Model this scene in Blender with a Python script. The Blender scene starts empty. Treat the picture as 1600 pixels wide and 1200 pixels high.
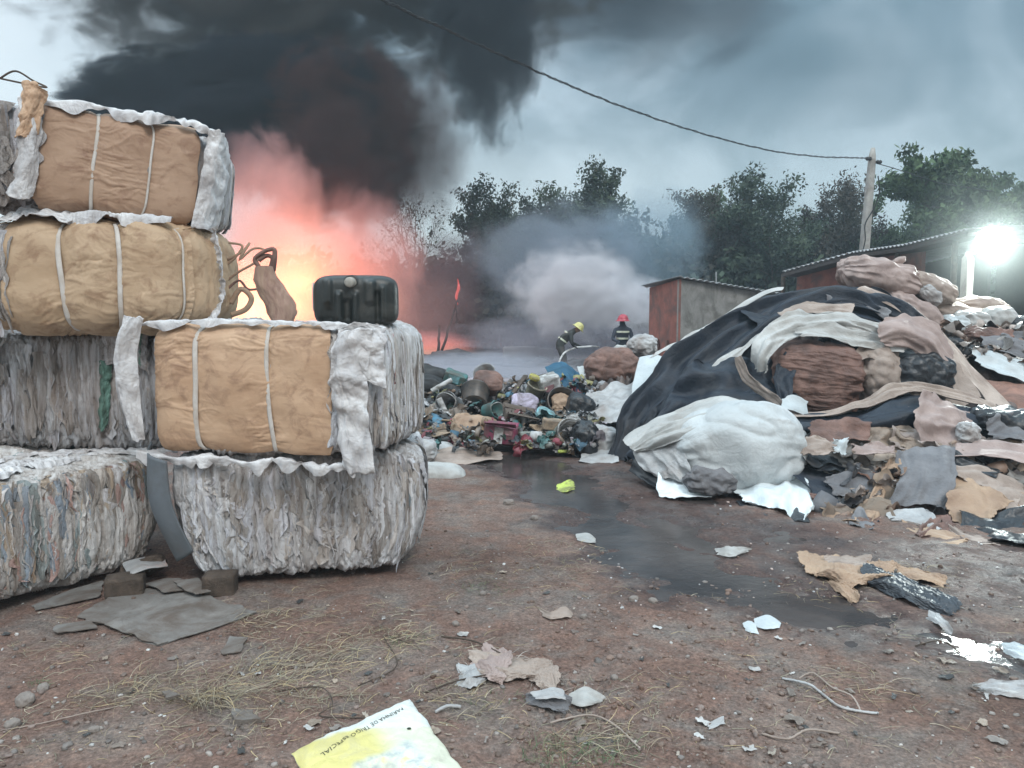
import bpy, bmesh, math, random
import numpy as np
from mathutils import Vector, Matrix, Euler

R = math.radians
random.seed(7)
rng = np.random.default_rng(7)
S = bpy.context.scene
COL = S.collection

# ------------------------------------------------------------------ camera
EYE = 1.75
PITCH = R(5.33)
FOC = 1180.0            # focal length in pixels of a 1600 x 1200 frame
cam = bpy.data.cameras.new('camera')
cam.sensor_width = 36.0
cam.lens = 36.0 * FOC / 1600.0
cam.clip_start = 0.05
cam.clip_end = 3000
co = bpy.data.objects.new('camera', cam)
COL.objects.link(co)
co.location = (0, 0, EYE)
co.rotation_euler = (math.pi / 2 - PITCH, 0, 0)
S.camera = co

# ------------------------------------------------------------------ world and light
w = bpy.data.worlds.new('World')
S.world = w
w.use_nodes = True
nt = w.node_tree
nt.nodes.clear()
def N(t, ty, **k):
    n = t.nodes.new(ty)
    for a, b in k.items():
        if a == 'inp':
            for i, v in b.items():
                n.inputs[i].default_value = v
        else:
            setattr(n, a, b)
    return n
out = N(nt, 'ShaderNodeOutputWorld')
bg = N(nt, 'ShaderNodeBackground', inp={1: 1.0})
sky = N(nt, 'ShaderNodeTexSky', sky_type='NISHITA', sun_disc=False, sun_elevation=R(38), sun_rotation=R(215),
        air_density=1.5, dust_density=4.0, ozone_density=1.5)
tc = N(nt, 'ShaderNodeTexCoord')
sep = N(nt, 'ShaderNodeSeparateXYZ')
nt.links.new(tc.outputs['Generated'], sep.inputs[0])
# drifting smoke cloud: noise on the sky direction
mp = N(nt, 'ShaderNodeMapping', inp={'Scale': (1.6, 1.6, 2.6), 'Location': (0.35, 0.1, 0.25), 'Rotation': (0, R(25), 0)})
nt.links.new(tc.outputs['Generated'], mp.inputs[0])
nz = N(nt, 'ShaderNodeTexNoise', inp={'Scale': 2.1, 'Detail': 8.0, 'Roughness': 0.52, 'Distortion': 0.5})
nt.links.new(mp.outputs[0], nz.inputs['Vector'])
cr = N(nt, 'ShaderNodeValToRGB')
e = cr.color_ramp
e.elements[0].position = 0.40; e.elements[0].color = (0.088, 0.140, 0.170, 1)
e.elements[1].position = 0.63; e.elements[1].color = (0.37, 0.46, 0.515, 1)
x = e.elements.new(0.50); x.color = (0.158, 0.230, 0.270, 1)
nt.links.new(nz.outputs[0], cr.inputs[0])
# brighter, thinner cloud towards the left and low centre
def mathn(t, op, a, b=None, c=None, clamp=False):
    n = t.nodes.new('ShaderNodeMath'); n.operation = op; n.use_clamp = clamp
    for i, v in enumerate((a, b, c)):
        if v is None: continue
        if isinstance(v, (int, float)): n.inputs[i].default_value = v
        else: t.links.new(v, n.inputs[i])
    return n.outputs[0]
def maprange(t, v, a, b, c, d, smooth=True):
    n = t.nodes.new('ShaderNodeMapRange')
    n.interpolation_type = 'SMOOTHSTEP' if smooth else 'LINEAR'
    t.links.new(v, n.inputs[0])
    for i, q in enumerate((a, b, c, d)): n.inputs[i + 1].default_value = q
    return n.outputs[0]
left = maprange(nt, sep.outputs[0], -0.05, -0.62, 0.0, 1.0)
low = mathn(nt, 'MULTIPLY', maprange(nt, sep.outputs[2], 0.34, 0.12, 0.0, 1.0), maprange(nt, sep.outputs[0], 0.35, -0.05, 0.0, 1.0))
brt = mathn(nt, 'MAXIMUM', left, mathn(nt, 'MULTIPLY', low, 0.55))
nb = N(nt, 'ShaderNodeTexNoise', inp={'Scale': 2.2, 'Detail': 5.0, 'Roughness': 0.55})
nt.links.new(mp.outputs[0], nb.inputs['Vector'])
brt = mathn(nt, 'MULTIPLY', brt, maprange(nt, nb.outputs[0], 0.3, 0.6, 0.55, 1.0))
mx = N(nt, 'ShaderNodeMix', data_type='RGBA')
nt.links.new(brt, mx.inputs[0]); nt.links.new(cr.outputs[0], mx.inputs[6])
mx.inputs[7].default_value = (0.72, 0.79, 0.82, 1)
# overcast: the zenith is brighter than the horizon
zen = maprange(nt, sep.outputs[2], 0.46, 0.9, 1.0, 5.6)
vm = N(nt, 'ShaderNodeVectorMath', operation='SCALE')
nt.links.new(mx.outputs[2], vm.inputs[0]); nt.links.new(zen, vm.inputs['Scale'])
sk = N(nt, 'ShaderNodeVectorMath', operation='SCALE', inp={'Scale': 0.05})
nt.links.new(sky.outputs[0], sk.inputs[0])
ad = N(nt, 'ShaderNodeVectorMath', operation='ADD')
nt.links.new(vm.outputs[0], ad.inputs[0]); nt.links.new(sk.outputs[0], ad.inputs[1])
nt.links.new(ad.outputs[0], bg.inputs[0])
nt.links.new(bg.outputs[0], out.inputs[0])

sl = bpy.data.lights.new('sun', 'SUN')
sl.energy = 1.5; sl.angle = R(18); sl.color = (1.0, 0.97, 0.93)
so = bpy.data.objects.new('sun', sl); COL.objects.link(so)
so.rotation_euler = Vector((math.sin(R(215)) * -1, math.cos(R(215)) * -1, 0)).to_track_quat('Z', 'Y').to_euler()
_d = Vector((0.35, -0.75, 0.9)).normalized()      # towards the sun: behind the camera, a little right
so.rotation_euler = _d.to_track_quat('Z', 'Y').to_euler()
sky.sun_elevation = math.asin(_d.z); sky.sun_rotation = math.atan2(_d.x, _d.y)

S.view_settings.view_transform = 'Standard'
S.view_settings.look = 'None'
S.view_settings.exposure = 0.0
S.view_settings.gamma = 1.0
c = S.cycles
c.use_denoising = True
c.denoiser = 'OPENIMAGEDENOISE'
c.max_bounces = 6; c.diffuse_bounces = 3; c.glossy_bounces = 3; c.transmission_bounces = 4
c.transparent_max_bounces = 12; c.volume_bounces = 2
c.volume_step_rate = 0.75; c.volume_max_steps = 128
c.sample_clamp_indirect = 4.0
c.use_adaptive_sampling = True; c.adaptive_threshold = 0.02

# ------------------------------------------------------------------ geometry of the picture
def ray(px, py):
    x = (px - 800) / FOC; z = (600 - py) / FOC
    return Vector((x, math.cos(PITCH) + math.sin(PITCH) * z, -math.sin(PITCH) + math.cos(PITCH) * z))
def P(px, py, Y):
    d = ray(px, py); k = Y / d.y
    return Vector((d.x * k, Y, EYE + d.z * k))
def G(px, py, z=0.0):
    d = ray(px, py); k = (z - EYE) / d.z
    return Vector((d.x * k, d.y * k, z))

# ------------------------------------------------------------------ noise
_perm = np.concatenate([rng.permutation(256)] * 3).astype(np.int64)
_g = rng.normal(size=(256, 3)); _g /= np.linalg.norm(_g, axis=1, keepdims=True)
def pn(x, y, z=0.0):
    x, y, z = np.broadcast_arrays(np.asarray(x, float), np.asarray(y, float), np.asarray(z, float))
    xi = np.floor(x).astype(np.int64); yi = np.floor(y).astype(np.int64); zi = np.floor(z).astype(np.int64)
    xf, yf, zf = x - xi, y - yi, z - zi
    u = xf ** 3 * (xf * (xf * 6 - 15) + 10); v = yf ** 3 * (yf * (yf * 6 - 15) + 10); w_ = zf ** 3 * (zf * (zf * 6 - 15) + 10)
    xi &= 255; yi &= 255; zi &= 255
    def gr(a, b, c_):
        h = _perm[_perm[_perm[(xi + a) & 255] + ((yi + b) & 255)] + ((zi + c_) & 255)]
        g = _g[h]
        return g[..., 0] * (xf - a) + g[..., 1] * (yf - b) + g[..., 2] * (zf - c_)
    def L(a, b, t): return a + t * (b - a)
    return 1.5 * L(L(L(gr(0, 0, 0), gr(1, 0, 0), u), L(gr(0, 1, 0), gr(1, 1, 0), u), v),
             L(L(gr(0, 0, 1), gr(1, 0, 1), u), L(gr(0, 1, 1), gr(1, 1, 1), u), v), w_)
def fbm(x, y, z=0.0, o=4, lac=2.03, g=0.5):
    s = 0; a = 1.0; f = 1.0
    for i in range(o):
        s = s + a * pn(x * f + 17.3 * i, y * f - 5.1 * i, np.asarray(z) * f + 3.7 * i); a *= g; f *= lac
    return s
def ridge(x, y, z=0.0, o=3, g=0.5, sharp=1.0):
    s = 0; a = 1.0; f = 1.0; t = 0
    for i in range(o):
        s = s + a * (1 - np.minimum(1, np.abs(pn(x * f + 9.1 * i, y * f + 4.4 * i, np.asarray(z) * f - 2.2 * i)) * 2.2)) ** sharp
        t += a; a *= g; f *= 2.1
    return s / t
def sstep(a, b, x):
    t = np.clip((x - a) / (b - a), 0, 1); return t * t * (3 - 2 * t)

# ------------------------------------------------------------------ materials
def newmat(name):
    m = bpy.data.materials.new(name); m.use_nodes = True
    t = m.node_tree; t.nodes.clear()
    o = N(t, 'ShaderNodeOutputMaterial'); b = N(t, 'ShaderNodeBsdfPrincipled')
    t.links.new(b.outputs[0], o.inputs[0])
    return m, t, b
def ramp(t, fac, stops, interp='LINEAR'):
    r = t.nodes.new('ShaderNodeValToRGB'); r.color_ramp.interpolation = interp
    el = r.color_ramp.elements
    while len(el) < len(stops): el.new(0.5)
    for q, (p, c_) in zip(el, stops):
        q.position = p; q.color = (*c_, 1) if len(c_) == 3 else c_
    t.links.new(fac, r.inputs[0]); return r.outputs[0]
def mixc(t, f, a, b, mode='MIX'):
    n = t.nodes.new('ShaderNodeMix'); n.data_type = 'RGBA'; n.blend_type = mode
    for i, v in ((0, f), (6, a), (7, b)):
        if isinstance(v, (int, float)): n.inputs[i].default_value = v
        elif isinstance(v, tuple): n.inputs[i].default_value = (*v, 1) if len(v) == 3 else v
        else: t.links.new(v, n.inputs[i])
    return n.outputs[2]
def noise(t, co_, scale, detail=4, rough=0.55, dist=0.0, st=None, loc=(0, 0, 0)):
    m = N(t, 'ShaderNodeMapping', inp={'Scale': st or (1, 1, 1), 'Location': loc}); t.links.new(co_, m.inputs[0])
    n = N(t, 'ShaderNodeTexNoise', inp={'Scale': scale, 'Detail': detail, 'Roughness': rough, 'Distortion': dist})
    t.links.new(m.outputs[0], n.inputs['Vector']); return n.outputs[0]
def coord(t, kind='Object'):
    return N(t, 'ShaderNodeTexCoord').outputs[kind]
def bump(t, b, h, strength=0.4, dist=0.02):
    n = N(t, 'ShaderNodeBump', inp={'Strength': strength, 'Distance': dist})
    t.links.new(h, n.inputs['Height']); t.links.new(n.outputs[0], b.inputs['Normal'])
def setp(b, **k):
    for a, v in k.items():
        b.inputs[a.replace('_', ' ')].default_value = v

def film_mat(name, light, mid, dark, accents=(), seed=0.0, warm=(0.36, 0.27, 0.2), wamt=0.6, stx=26.0, stz=2.2):
    """pressed plastic film: upright strands of many shades"""
    m, t, b = newmat(name); oc = coord(t)
    n1 = noise(t, oc, 1.0, 5, 0.6, 0.6, (stx, stx, stz), (seed, seed, 0))
    col = ramp(t, n1, [(0.30, dark), (0.45, mid), (0.56, light), (0.70, tuple(min(0.8, v * 1.15) for v in light)), (0.85, mid)])
    n2 = noise(t, oc, 1.0, 4, 0.6, 0.5, (3.2, 3.2, 1.3), (seed + 4, 2, 1))
    f = ramp(t, n2, [(0.42, (0, 0, 0)), (0.66, (wamt,) * 3)])
    col = mixc(t, f, col, warm, 'MIX')
    for i, (ac, lo) in enumerate(accents):
        n3 = noise(t, oc, 1.0, 3, 0.5, 0.7, (stx * 0.45, stx * 0.45, 1.6), (seed + 9 + 7 * i, 3 * i, i))
        f = ramp(t, n3, [(lo, (0, 0, 0)), (lo + 0.03, (0.75,) * 3)])
        col = mixc(t, f, col, ac)
    # small dark and coloured print flecks on the film
    v = noise(t, oc, 55.0, 2, 0.5, 0.4, (1, 1, 0.8), (seed, 1, 1))
    f = ramp(t, v, [(0.66, (0, 0, 0)), (0.72, (0.45,) * 3)])
    col = mixc(t, f, col, (0.16, 0.11, 0.1))
    ca = N(t, 'ShaderNodeAttribute', attribute_name='col')
    col = mixc(t, 1.0, col, ca.outputs['Color'], 'MULTIPLY')
    t.links.new(col, b.inputs['Base Color'])
    setp(b, Roughness=0.5)
    h = mathn(t, 'ABSOLUTE', mathn(t, 'SUBTRACT', noise(t, oc, 1.0, 5, 0.6, 1.6, (26, 26, 9), (seed, 0, 3)), 0.5))
    h2 = mathn(t, 'ABSOLUTE', mathn(t, 'SUBTRACT', noise(t, oc, 1.0, 4, 0.6, 1.2, (60, 60, 34), (seed, 5, 3)), 0.5))
    h = mathn(t, 'ADD', mathn(t, 'MULTIPLY', h, -2.5), mathn(t, 'MULTIPLY', h2, -1.2))
    bump(t, b, h, 0.8, 0.012)
    return m
def cloth_mat(name, c1, c2, dirt=(0.12, 0.09, 0.07), damt=0.5, rough=0.7, scale=3.0, wr=0.5, st=None, coat=0.0, lo=0.45, spec=0.35):
    """woven or plastic sheet with stains and fine creases"""
    m, t, b = newmat(name); oc = coord(t)
    n1 = noise(t, oc, scale, 5, 0.6, 0.3, st)
    col = ramp(t, n1, [(0.32, c2), (0.62, c1)])
    n2 = noise(t, oc, scale * 0.55, 7, 0.68, 0.8, st, (5, 3, 1))
    col = mixc(t, ramp(t, n2, [(lo, (0, 0, 0)), (lo + 0.22, (damt,) * 3)]), col, dirt)
    ca = N(t, 'ShaderNodeAttribute', attribute_name='col')
    col = mixc(t, 1.0, col, ca.outputs['Color'], 'MULTIPLY')
    t.links.new(col, b.inputs['Base Color'])
    setp(b, Roughness=rough); b.inputs['Specular IOR Level'].default_value = spec
    h0 = noise(t, oc, 6.0, 3, 0.5, 1.4, st, (1, 8, 2)); hb = noise(t, oc, 17.0, 3, 0.5, 1.2, st, (3, 2, 2))
    h1 = mathn(t, 'ADD', mathn(t, 'MULTIPLY', mathn(t, 'ABSOLUTE', mathn(t, 'SUBTRACT', h0, 0.5)), -4.0), mathn(t, 'MULTIPLY', mathn(t, 'ABSOLUTE', mathn(t, 'SUBTRACT', hb, 0.5)), -1.6))
    h2 = noise(t, oc, 60, 3, 0.6, 0.4, st)
    hh = mathn(t, 'ADD', h1, mathn(t, 'MULTIPLY', h2, 0.12))
    bump(t, b, hh, wr * 0.32, 0.03)
    return m
def plain_mat(name, col, rough=0.6, metal=0.0, var=0.25, scale=6.0, wr=0.2, dirt=(0.08, 0.06, 0.05), damt=0.5, lo=0.5):
    m, t, b = newmat(name); oc = coord(t)
    n1 = noise(t, oc, scale, 5, 0.6, 0.2)
    c2 = ramp(t, n1, [(0.3, tuple(v * (1 - var) for v in col)), (0.7, tuple(min(1, v * (1 + var)) for v in col))])
    n2 = noise(t, oc, scale * 0.6, 7, 0.7, 0.6, None, (2, 7, 4))
    c2 = mixc(t, ramp(t, n2, [(lo, (0, 0, 0)), (lo + 0.18, (damt,) * 3)]), c2, dirt)
    t.links.new(c2, b.inputs['Base Color']); setp(b, Roughness=rough, Metallic=metal)
    bump(t, b, noise(t, oc, scale * 6, 5, 0.6), wr, 0.01)
    return m
def attr_mat(name, rough=0.6, wr=0.4, dirt=0.4):
    """colour comes from each bit's own colour attribute"""
    m, t, b = newmat(name); oc = coord(t)
    ca = N(t, 'ShaderNodeAttribute', attribute_name='col')
    n2 = noise(t, oc, 9, 6, 0.7, 0.6)
    col = mixc(t, ramp(t, n2, [(0.5, (0, 0, 0)), (0.66, (dirt,) * 3)]), ca.outputs['Color'], (0.09, 0.07, 0.055))
    t.links.new(col, b.inputs['Base Color']); setp(b, Roughness=rough)
    bump(t, b, noise(t, oc, 30, 5, 0.6, 1.0), wr, 0.01)
    return m

# ------------------------------------------------------------------ mesh helpers
def mk(name, V, F, mat, parent=None, base=None, smooth=True, col=None, **props):
    """one mesh object from arrays in world space; base = its origin"""
    V = np.asarray(V, dtype=np.float64).reshape(-1, 3)
    if parent is not None:
        o_ = np.array(parent['_o']) if '_o' in parent else np.zeros(3)
    elif base is not None:
        o_ = np.array(base, float)
    else:
        o_ = np.array([V[:, 0].mean(), V[:, 1].mean(), V[:, 2].min()])
    me = bpy.data.meshes.new(name)
    if isinstance(F, np.ndarray):
        k = F.shape[1]
        me.vertices.add(len(V)); me.vertices.foreach_set('co', (V - o_).astype(np.float32).ravel())
        me.loops.add(F.size); me.polygons.add(len(F))
        me.loops.foreach_set('vertex_index', F.astype(np.int32).ravel())
        me.polygons.foreach_set('loop_start', (np.arange(len(F)) * k).astype(np.int32))
        me.polygons.foreach_set('loop_total', np.full(len(F), k, np.int32))
        me.update(calc_edges=True); me.validate()
    else:
        me.from_pydata([tuple(v) for v in (V - o_)], [], [tuple(int(i) for i in f) for f in F]); me.update()
    if smooth is not None:
        me.polygons.foreach_set('use_smooth', np.full(len(me.polygons), smooth, bool))
    a = me.color_attributes.new('col', 'FLOAT_COLOR', 'POINT')
    cc = np.ones((len(V), 4), np.float32)
    if col is not None: cc[:, :3] = col
    a.data.foreach_set('color', cc.ravel())
    me.materials.append(mat)
    ob = bpy.data.objects.new(name, me); COL.objects.link(ob)
    if parent is not None: ob.parent = parent
    else: ob.location = o_
    ob['_o'] = [float(v) for v in o_]
    for k_, v in props.items(): ob[k_] = v
    return ob
def thing(name, loc, label, category, group=None):
    o_ = bpy.data.objects.new(name, None); COL.objects.link(o_)
    o_.location = loc; o_.empty_display_size = 0.1
    o_['_o'] = [float(v) for v in loc]; o_['label'] = label; o_['category'] = category
    if group: o_['group'] = group
    return o_
def grid(nu, nv, off=0):
    i = np.arange(nu - 1)[:, None]; j = np.arange(nv - 1)[None, :]
    a = (i * nv + j)
    return np.stack([a, a + nv, a + nv + 1, a + 1], -1).reshape(-1, 4) + off
def join(parts):
    Vs, Fs, Cs, n = [], [], [], 0
    for p in parts:
        V, F = np.asarray(p[0], float), np.asarray(p[1])
        Vs.append(V); Fs.append(F + n); n += len(V)
        Cs.append(np.broadcast_to(np.asarray(p[2] if len(p) > 2 else (1, 1, 1), float), (len(V), 3)))
    return np.concatenate(Vs), np.concatenate(Fs), np.concatenate(Cs)
def rotm(rx=0, ry=0, rz=0):
    return np.array(Euler((rx, ry, rz)).to_matrix())
def tube(pts, r, seg=8, closed_ends=True):
    """round tube along points (r scalar or per point)"""
    pts = np.asarray(pts, float); n = len(pts)
    r = np.broadcast_to(np.asarray(r, float), (n,))
    tan = np.gradient(pts, axis=0); tan /= np.linalg.norm(tan, axis=1, keepdims=True) + 1e-9
    up = np.array([0, 0, 1.0]); 
    if abs(tan[0] @ up) > 0.9: up = np.array([1.0, 0, 0])
    A = []; u = np.cross(tan[0], up); u /= np.linalg.norm(u)
    for i in range(n):
        u = u - tan[i] * (u @ tan[i]); u /= np.linalg.norm(u) + 1e-9; v = np.cross(tan[i], u)
        a = np.linspace(0, 2 * np.pi, seg, endpoint=False)
        A.append(pts[i] + r[i] * (np.cos(a)[:, None] * u + np.sin(a)[:, None] * v))
    V = np.concatenate(A)
    F = []
    for i in range(n - 1):
        for k in range(seg):
            F.append((i * seg + k, i * seg + (k + 1) % seg, (i + 1) * seg + (k + 1) % seg, (i + 1) * seg + k))
    if closed_ends:
        V = np.concatenate([V, pts[:1], pts[-1:]]); c0, c1 = len(V) - 2, len(V) - 1
        for k in range(0, seg):
            F.append((c0, (k + 1) % seg, k, k)); F.append((c1, (n - 1) * seg + k, (n - 1) * seg + (k + 1) % seg, (n - 1) * seg + (k + 1) % seg))
    return V, np.array(F)
def fixF(F):
    """tris stored as quads with a repeated corner"""
    return [tuple(dict.fromkeys(f)) for f in F.tolist()]
def lathe(prof, seg=32):
    prof = np.asarray(prof, float); n = len(prof)
    a = np.linspace(0, 2 * np.pi, seg, endpoint=False)
    V = np.stack([prof[:, 0, None] * np.cos(a), prof[:, 0, None] * np.sin(a), np.broadcast_to(prof[:, 1, None], (n, seg))], -1).reshape(-1, 3)
    F = [(i * seg + k, i * seg + (k + 1) % seg, (i + 1) * seg + (k + 1) % seg, (i + 1) * seg + k) for i in range(n - 1) for k in range(seg)]
    return V, np.array(F)
def xform(V, rot=(0, 0, 0), loc=(0, 0, 0), s=1.0):
    return (np.asarray(V) * s) @ rotm(*rot).T + np.asarray(loc, float)
def rbox(sx, sy, sz, n=8.0, k=10, nk=None):
    """cube-mapped rounded box, centred, half sizes sx,sy,sz"""
    kx, ky, kz = nk or (k, k, k)
    faces = []; 
    def face(ka, kb, fn):
        a, b = np.meshgrid(np.linspace(-1, 1, ka), np.linspace(-1, 1, kb), indexing='ij')
        return fn(a.ravel(), b.ravel()), grid(ka, kb)
    o1 = np.ones
    L = [face(kx, kz, lambda a, b: np.stack([a, -o1(a.shape), b], -1)), face(kx, kz, lambda a, b: np.stack([-a, o1(a.shape), b], -1)),
         face(ky, kz, lambda a, b: np.stack([o1(a.shape), a, b], -1)), face(ky, kz, lambda a, b: np.stack([-o1(a.shape), -a, b], -1)),
         face(kx, ky, lambda a, b: np.stack([a, b, o1(a.shape)], -1)), face(kx, ky, lambda a, b: np.stack([a, -b, -o1(a.shape)], -1))]
    V, F, _ = join(L)
    sc = (np.abs(V) ** n).sum(1) ** (1.0 / n)
    V = V / sc[:, None]
    # weld the seams
    key = np.round(V * 4e3).astype(np.int64)
    _, idx, inv = np.unique(key, axis=0, return_index=True, return_inverse=True)
    V = V[idx]; F = inv.reshape(-1)[F]
    return V * np.array([sx, sy, sz]), F
def normals(V, F):
    n = np.zeros_like(V)
    f = np.cross(V[F[:, 2]] - V[F[:, 0]], V[F[:, 3]] - V[F[:, 1]])
    for k in range(4): np.add.at(n, F[:, k], f)
    return n / (np.linalg.norm(n, axis=1, keepdims=True) + 1e-12)
def crom(p, t):
    """Catmull-Rom through rows p at parameters t in 0..1"""
    p = np.asarray(p, float); n = len(p)
    s = t * (n - 1); i = np.clip(np.floor(s).astype(int), 0, n - 2); f = (s - i)
    f = f.reshape(f.shape + (1,) * (p.ndim - 1))
    p0 = p[np.maximum(i - 1, 0)]; p1 = p[i]; p2 = p[i + 1]; p3 = p[np.minimum(i + 2, n - 1)]
    return 0.5 * ((2 * p1) + (-p0 + p2) * f + (2 * p0 - 5 * p1 + 4 * p2 - p3) * f * f + (-p0 + 3 * p1 - 3 * p2 + p3) * f ** 3)
def loft(rows, nu=60, nv=40):
    """rows of equal-length control points -> nu x nv surface"""
    rows = np.asarray(rows, float)
    A = crom(rows, np.linspace(0, 1, nu))                 # nu x m x 3
    B = crom(A.transpose(1, 0, 2), np.linspace(0, 1, nv)) # nv x nu x 3
    return B.transpose(1, 0, 2).reshape(-1, 3), grid(nu, nv)
def px_rows(rows):
    out_ = []
    for r in rows:
        l = []
        for q in r:
            v = P(*q); l.append(v if v.z > 0.015 else G(q[0], q[1], 0.015))
        out_.append(l)
    return out_
def ragged(V, nu, nv, amp, seed=0):
    """pulls the border of a sheet in and out so its edge is torn"""
    V = V.reshape(nu, nv, 3).copy(); c0 = V.mean((0, 1))
    for k, sl_ in enumerate((np.s_[0, :], np.s_[-1, :], np.s_[:, 0], np.s_[:, -1])):
        e_ = V[sl_]; n_ = pn(np.linspace(0, 9, len(e_)) + seed, k * 3.3, 1.0) + 0.6 * pn(np.linspace(0, 31, len(e_)) + seed, k * 3.3, 4.0)
        dirv = e_ - c0; dirv /= np.linalg.norm(dirv, axis=1, keepdims=True) + 1e-9
        V[sl_] = e_ + dirv * (amp * n_)[:, None]
    return V.reshape(-1, 3)
def folds(V, F, nu, nv, amp=0.03, fu=6, fv=2, seed=0.0, fine=0.35, warp=0.6, ang=0.0, sharp=1.6, rag=0.0):
    """pleats and creases across a lofted sheet, longer along one direction"""
    u, v = np.meshgrid(np.linspace(0, 1, nu), np.linspace(0, 1, nv), indexing='ij'); u = u.ravel(); v = v.ravel()
    a = math.cos(ang) * u + math.sin(ang) * v; b = -math.sin(ang) * u + math.cos(ang) * v
    wx = warp * fbm(a * 2.2 + seed, b * 2.2, seed, 3); wy = warp * fbm(a * 2.2, b * 2.2 + seed, seed + 5, 3)
    lo_, hi_ = (fu * 1.35, fv * .55) if fu >= fv else (fu * .55, fv * 1.35)
    h = ridge(a * lo_ + wx, b * hi_ + wy, seed, 1, 0.5, sharp) * 1.1 - 0.45
    h2 = ridge(a * lo_ * 2.3 + 1.6 * wx, b * hi_ * 2.1 + 1.6 * wy, seed + 8, 1, 0.5, sharp) - 0.45
    h3 = fbm(a * 3 + seed, b * 3, seed + 2, 3)
    n = normals(V, F)
    V = V + n * (amp * (h + fine * h2 + 0.5 * h3))[:, None]
    if rag: V = ragged(V, nu, nv, rag, seed)
    return V
def ccsub(V, F):
    """one smooth subdivision of a quad mesh"""
    nV = len(V); nF = len(F)
    fp = V[F].mean(1)
    he = np.concatenate([F[:, [0, 1]], F[:, [1, 2]], F[:, [2, 3]], F[:, [3, 0]]])
    fid = np.tile(np.arange(nF), 4)
    key = np.sort(he, 1); key = key[:, 0].astype(np.int64) * nV + key[:, 1]
    uk, inv, cnt = np.unique(key, return_inverse=True, return_counts=True); inv = inv.reshape(-1)
    a, b_ = uk // nV, uk % nV; mid = (V[a] + V[b_]) / 2
    fs = np.stack([np.bincount(inv, fp[fid, k], len(uk)) for k in range(3)], -1)
    inner = cnt == 2
    ep = np.where(inner[:, None], (mid * 2 + fs) / 4, mid)
    def vsum(idx, val): return np.stack([np.bincount(idx, val[:, k], nV) for k in range(3)], -1)
    fi = F.reshape(-1); nf = np.bincount(fi, minlength=nV)
    Q = vsum(fi, np.repeat(fp, 4, 0)) / np.maximum(nf, 1)[:, None]
    ne = np.bincount(a, minlength=nV) + np.bincount(b_, minlength=nV)
    Rm_ = (vsum(a, mid) + vsum(b_, mid)) / np.maximum(ne, 1)[:, None]
    n_ = np.maximum(ne, 3)[:, None]
    NV_ = (Q + 2 * Rm_ + (n_ - 3) * V) / n_
    bd = ~inner
    bs = vsum(a[bd], mid[bd]) + vsum(b_[bd], mid[bd]); bc = np.bincount(a[bd], minlength=nV) + np.bincount(b_[bd], minlength=nV)
    isb = bc > 0
    NV_[isb] = (V[isb] * 2 + bs[isb]) / (2 + bc[isb])[:, None]
    E_ = inv.reshape(4, nF) + nV; f_ = np.arange(nF) + nV + len(uk)
    NF = np.concatenate([np.stack([F[:, k], E_[k], f_, E_[(k + 3) % 4]], -1) for k in range(4)])
    return np.concatenate([NV_, ep, fp]), NF
def crumple(V, F, ex=0.15, hi=0.06, lo=0.02, iters=50, seed=0.0, seedamp=0.3, freq=6.0, kb=0.05, nv=None, X0=None, pin=None):
    """lets a sheet with more cloth than room buckle into creases: edges want to be longer than they are,
    while the sheet stays within a thin layer over its resting surface"""
    V = np.asarray(V, float); F = np.asarray(F)
    E = np.concatenate([F[:, [0, 1]], F[:, [1, 2]], F[:, [2, 3]], F[:, [3, 0]], F[:, [0, 2]], F[:, [1, 3]]])
    E = np.sort(E, 1); E = E[E[:, 0] != E[:, 1]]; E = np.unique(E[:, 0].astype(np.int64) * len(V) + E[:, 1]); E = np.stack([E // len(V), E % len(V)], 1)
    i, j = E[:, 0], E[:, 1]; nV = len(V)
    L = np.linalg.norm(V[j] - V[i], axis=1)
    exv = np.full(len(E), float(ex) if not isinstance(ex, tuple) else 0.0)
    if isinstance(ex, tuple):
        df = j - i; exv = np.where(df == nv, ex[0], np.where(df == 1, ex[1], 0.5 * (ex[0] + ex[1])))
    loc = 0.15 + 1.9 * np.clip(0.45 + 0.9 * fbm(V[:, 0] * 1.3 + seed, V[:, 1] * 1.3, V[:, 2] * 1.3 + seed, 2), 0, 1) ** 1.8
    L0 = L * (1 + exv * loc[i])
    deg = np.bincount(i, minlength=nV) + np.bincount(j, minlength=nV); inv = 1.0 / np.maximum(deg, 1)
    n = normals(V, F)
    if X0 is None:
        s_ = fbm(V[:, 0] * freq + seed, V[:, 1] * freq, V[:, 2] * freq - seed, 3)
        X = V + n * (seedamp * hi * s_ + 0.5 * (hi - lo))[:, None]
        t3 = np.stack([fbm(V[:, 0] * freq + 11 * k + seed, V[:, 1] * freq + 3 * k, V[:, 2] * freq, 2) for k in range(3)], -1)
        X = X + t3 * seedamp * hi * 0.7
    else: X = X0.copy()
    acc = np.empty_like(X)
    for it in range(iters):
        d = X[j] - X[i]; l = np.sqrt((d * d).sum(1)) + 1e-9
        c_ = (d * ((l - L0) / l)[:, None])
        for k in range(3):
            acc[:, k] = np.bincount(i, c_[:, k], nV) - np.bincount(j, c_[:, k], nV)
        X += acc * (inv * 0.95)[:, None]
        D = X - V
        if kb:
            for k in range(3):
                acc[:, k] = np.bincount(i, D[j, k], nV) + np.bincount(j, D[i, k], nV)
            D += kb * (acc * inv[:, None] - D)
        nd = (D * n).sum(1); D += n * (np.clip(nd, -lo, hi) - nd)[:, None] * 0.6
        X = V + D
    return X
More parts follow.
